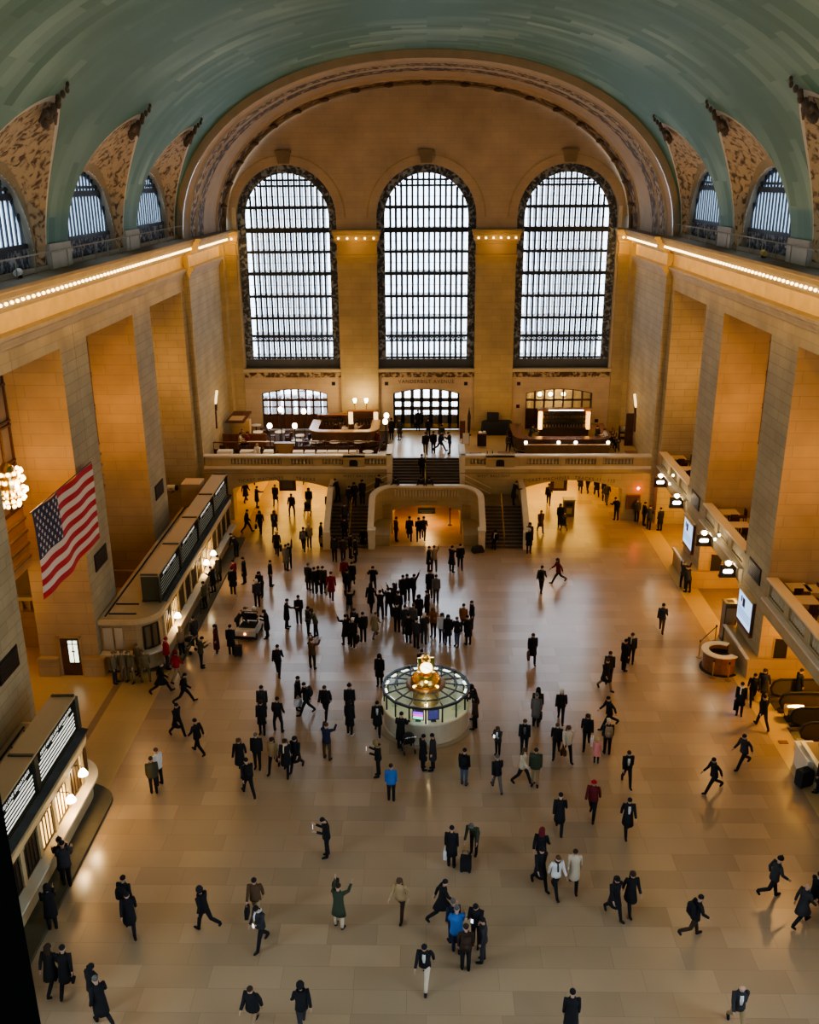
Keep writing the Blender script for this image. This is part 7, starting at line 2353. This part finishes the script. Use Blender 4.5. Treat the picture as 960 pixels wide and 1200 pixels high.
        (565.5, 1127, 'stand', 280, 'jacket', 'coal', 'coal', 'short', 'black', 'tall in dark clothes at the right of the lower group of five'),
        (498, 1153, 'stride', 190, 'jacket', 'black', 'cream', 'short', 'black', 'in an open dark jacket and cream trousers striding toward the viewer'),
        (556, 999, 'bend', 200, 'jacket', 'green', 'black', 'cap', 'grey', 'in a dark green jacket hunched beside a suitcase')):
    ex = ()
    if 'pale scarf' in lab: ex = (('scarf', 'cream'),)
    if 'pale shirt' in lab or 'white shirt' in lab or 'open dark jacket' in lab: ex = (('shirt', 'white'),)
    if 'dark scarf' in lab: ex = (('scarf', 'coal'),)
    if 'bright phone' in lab: ex = (('phone', 'white', 'bright phone in the lower group of five'),)
    if 'square backpack' in lab: ex = (('backpack', 'black', 'square black backpack worn by the lone walker on the left'),)
    if 'with a bag, front of four' in lab: ex = (('bag', 'black', 'black bag held by the one in white cap and shoes'),)
    sh = 'white' if 'white cap and shoes' in lab else 'black'
    p_(px, py, ps, hd, top, tc, bc, hair, hc, lab, extra=ex, shoes=sh)
p_(388.8, 703, 'carry', 0, 'coat', 'darkred', 'coal', 'short', 'darkbrown', 'in a dark red coat with a yellow bag right of the dark group', extra=(('bag', 'camel', 'yellowish bag held by the dark red coat', -1),))
p_(440, 747, 'walk', 30, 'coat', 'khaki', 'grey', 'short', 'brown', 'small in a khaki coat left of the crowd', h=.88)
p_(292, 932.5, 'walk', 330, 'jacket', 'black', 'black', 'short', 'black', 'in black with a round backpack just below the row of five', extra=(('backpack', 'black', 'round black backpack below the row of five'),))
p_(359.4, 837.3, 'walk', 250, 'jacket', 'black', 'black', 'short', 'black', 'in black with a bulky backpack left of the kiosk', extra=(('backpack', 'coal', 'bulky dark backpack left of the kiosk'), ('bag', 'white', 'white bag held left of the bulky backpack')))
p_(410.4, 861.8, 'stand', 20, 'coat', 'black', 'black', 'long', 'black', 'in a flared black coat and white shoes left of the kiosk', shoes='white')
stroller(478, 880, .3, 'dark stroller parked at the front of the kiosk')
p_(443.6, 910, 'phone', 265, 'jacket', 'black', 'black', 'hood', 'khaki', 'in black with a fur trimmed khaki hood holding a phone', extra=(('phone', 'white', 'lit phone held under the khaki fur hood'),))
p_(458.7, 938.6, 'stand', 0, 'jacket', 'blue', 'black', 'short', 'darkbrown', 'in a bright blue jacket alone below the kiosk')
p_(583.3, 884.8, 'phone', 210, 'jacket', 'coal', 'black', 'long', 'brown', 'small in dark clothes with a white shirt right of the kiosk', h=.84, extra=(('shirt', 'white'), ('phone', 'white', 'lit phone held right of the kiosk')))
p_(543.8, 920, 'stand', 20, 'jacket', 'black', 'jeans', 'short', 'black', 'in black and jeans with a backpack at the lower right of the kiosk', extra=(('backpack', 'black', 'black backpack at the lower right of the kiosk'),))
p_(582.3, 926.5, 'walk', 350, 'jacket', 'black', 'grey', 'short', 'grey', 'in a black jacket and grey trousers walking away right of the kiosk')
p_(623.5, 776.9, 'walk', 180, 'coat', 'black', 'black', 'short', 'darkbrown', 'in a black coat with a brown bag alone far right of the clock', extra=(('bag', 'brown', 'brown bag held far right of the clock'),))
p_(627.7, 851.9, 'stand', 10, 'coat', 'grey', 'black', 'short', 'grey', 'in a grey coat with a black shoulder bag', extra=(('handbag', 'black', 'black shoulder bag at the grey coat'),))
p_(614, 884, 'stand', 190, 'jacket', 'black', 'black', 'short', 'brown', 'in a black jacket with hands low, above the cream jacket', extra=(('shirt', 'grey'),))
p_(664, 890.4, 'walk', 170, 'jacket', 'cream', 'black', 'long', 'brown', 'in a cream vest carrying a round brown bag', extra=(('handbag', 'brown', 'round brown bag carried by the cream vest'),))
p_(687, 875.8, 'walk2', 190, 'jacket', 'black', 'black', 'long', 'darkbrown', 'in black carrying a pale tote bag', extra=(('bag', 'white', 'pale tote bag carried right of the cream vest', -1),))
p_(711, 884, 'stand', 0, 'jacket', 'coal', 'black', 'cap', 'cream', 'with a tan backpack and pale cap facing away', extra=(('backpack', 'tan', 'tan backpack worn on the right floor'),))
p_(698.5, 894.6, 'stand', 10, 'coat', 'pink', 'black', 'long', 'blond', 'small with blond hair and a pink skirt', h=.72)
p_(529, 1016, 'stand', 10, 'coat', 'black', 'black', 'short', 'black', 'in a black coat with a suitcase facing away on the middle floor', extra=(('suitcase', 'black', 'black wheeled suitcase standing on the middle floor', .55), ('bag', 'white', 'white bag held beside the black coat on the middle floor', -1)))
p_(545.4, 1137, 'stand', 0, 'jacket', 'darkbrown', 'black', 'short', 'darkbrown', 'in dark brown with a backpack at the front of the lower group', extra=(('backpack', 'darkbrown', 'dark brown backpack in the lower group'),))

# white cart on the floor by the booth
p = PZ(293, 743)
t = thing('luggage_cart', 'small white motor cart parked on the floor near the far ticket booth', 'cart', p, radians(-6))
q = MB(); q.loft([[V((x, y, z)) for x, y in ((-.55 * s_, -.9), (.55 * s_, -.9), (.55 * s_, .9), (-.55 * s_, .9))] for s_, z in ((1, .22), (1.02, .4), (.98, .62))]); q.build('body', plain('cart_white', (.5, .46, .4), .4), t)
q = MB(); q.box(-.45, .45, -.5, .3, .62, .66); q.build('seat', BLANK, t)
q = MB(); q.tube([(-.42, .2, .6), (-.42, .3, 1.25), (.42, .3, 1.25), (.42, .2, .6)], .03, 6).box(-.4, .4, .26, .3, .75, 1.15); q.build('backrest', BLANK, t)
q = MB(); q.tube([(0, .75, .6), (0, .6, 1.1)], .03, 6).tube([(-.25, .6, 1.1), (.25, .6, 1.1)], .03, 6).ball((.1, .7, 1.25), .15, 10); q.build('steering', WHITEP, t)
q = MB(); q.ball((0, -.92, .45), .06, 8); q.build('tail_lamp', glow('tail_lamp', (1, .35, .15), 8), t)
q = MB(); q.box(-.56, .56, -.98, -.9, .2, .3); q.build('bumper', BLACK, t)
for x in (-.5, .5):
    for y in (-.6, .6):
        q = MB(); q.tube([(x - .06, y, .2), (x + .06, y, .2)], .2, 12); q.build('wheel', BLACK, t)
# ---------------------------------------------------------------- daylight and render look
wd = bpy.data.worlds.new('sky'); S.world = wd; wd.use_nodes = True
bg = wd.node_tree.nodes['Background']
bg.inputs[0].default_value = (0.68, 0.83, 1.0, 1)
bg.inputs[1].default_value = 5.6

sl = bpy.data.lights.new('overcast_sun', 'SUN'); sl.energy = 9.0; sl.angle = radians(48); sl.color = (.80, .90, 1.0)
so = bpy.data.objects.new('overcast_sun', sl); C.objects.link(so); so.rotation_euler = (radians(-62), 0, 0); so.location = (0, 110, 60)


def portal(loc, rot, sx, sy):
    l = bpy.data.lights.new('window_portal', 'AREA'); l.shape = 'RECTANGLE'; l.size = sx; l.size_y = sy
    l.cycles.is_portal = True
    o = bpy.data.objects.new('window_portal', l); C.objects.link(o); o.location = loc; o.rotation_euler = rot


for x in WXC:
    portal((x, YB + 2.2, 17.1), (-pi / 2, 0, 0), 7.8, 15.8)
for s in (-1, 1):
    for c in BAYC:
        portal((s * 17.9, c, 22.4), (0, s * pi / 2, 0), 4.4, 7.0)
for s in (-1, 1):
    l = bpy.data.lights.new('passage_light', 'AREA'); l.shape = 'RECTANGLE'; l.size = 6.2; l.size_y = 14; l.energy = 800; l.color = (1, .58, .13)
    o = bpy.data.objects.new('passage_light', l); C.objects.link(o); o.location = (s * 10.5, 75.5, 3.3)
point('ramp_light', (0, 68.0, 1.1), 260, (1, .62, .24), .2)
point('ramp_light', (0, 77, 0.5), 120, (1, .55, .18), .2)
for x, y, e in ((-12.5, 72.5, 150), (-7, 70.2, 130), (-7, 74.5, 90), (10, 71.0, 130), (13.5, 73, 110), (4.8, 73.5, 70)):
    point('restaurant_light', (x, y, 7.2), e, (1, .62, .28), .15)  # added fills without fixtures, brighten the restaurant balcony
point('grid_light', (WXC[2], YB + 1.4, 6.2), 60, (1, .7, .35), .2)
S.cycles.use_denoising = True
S.cycles.max_bounces = 8
S.cycles.diffuse_bounces = 4
S.cycles.transparent_max_bounces = 12
S.cycles.sample_clamp_indirect = 6
S.view_settings.view_transform = 'AgX'
S.view_settings.look = 'AgX - Medium High Contrast'
S.view_settings.exposure = 0.36
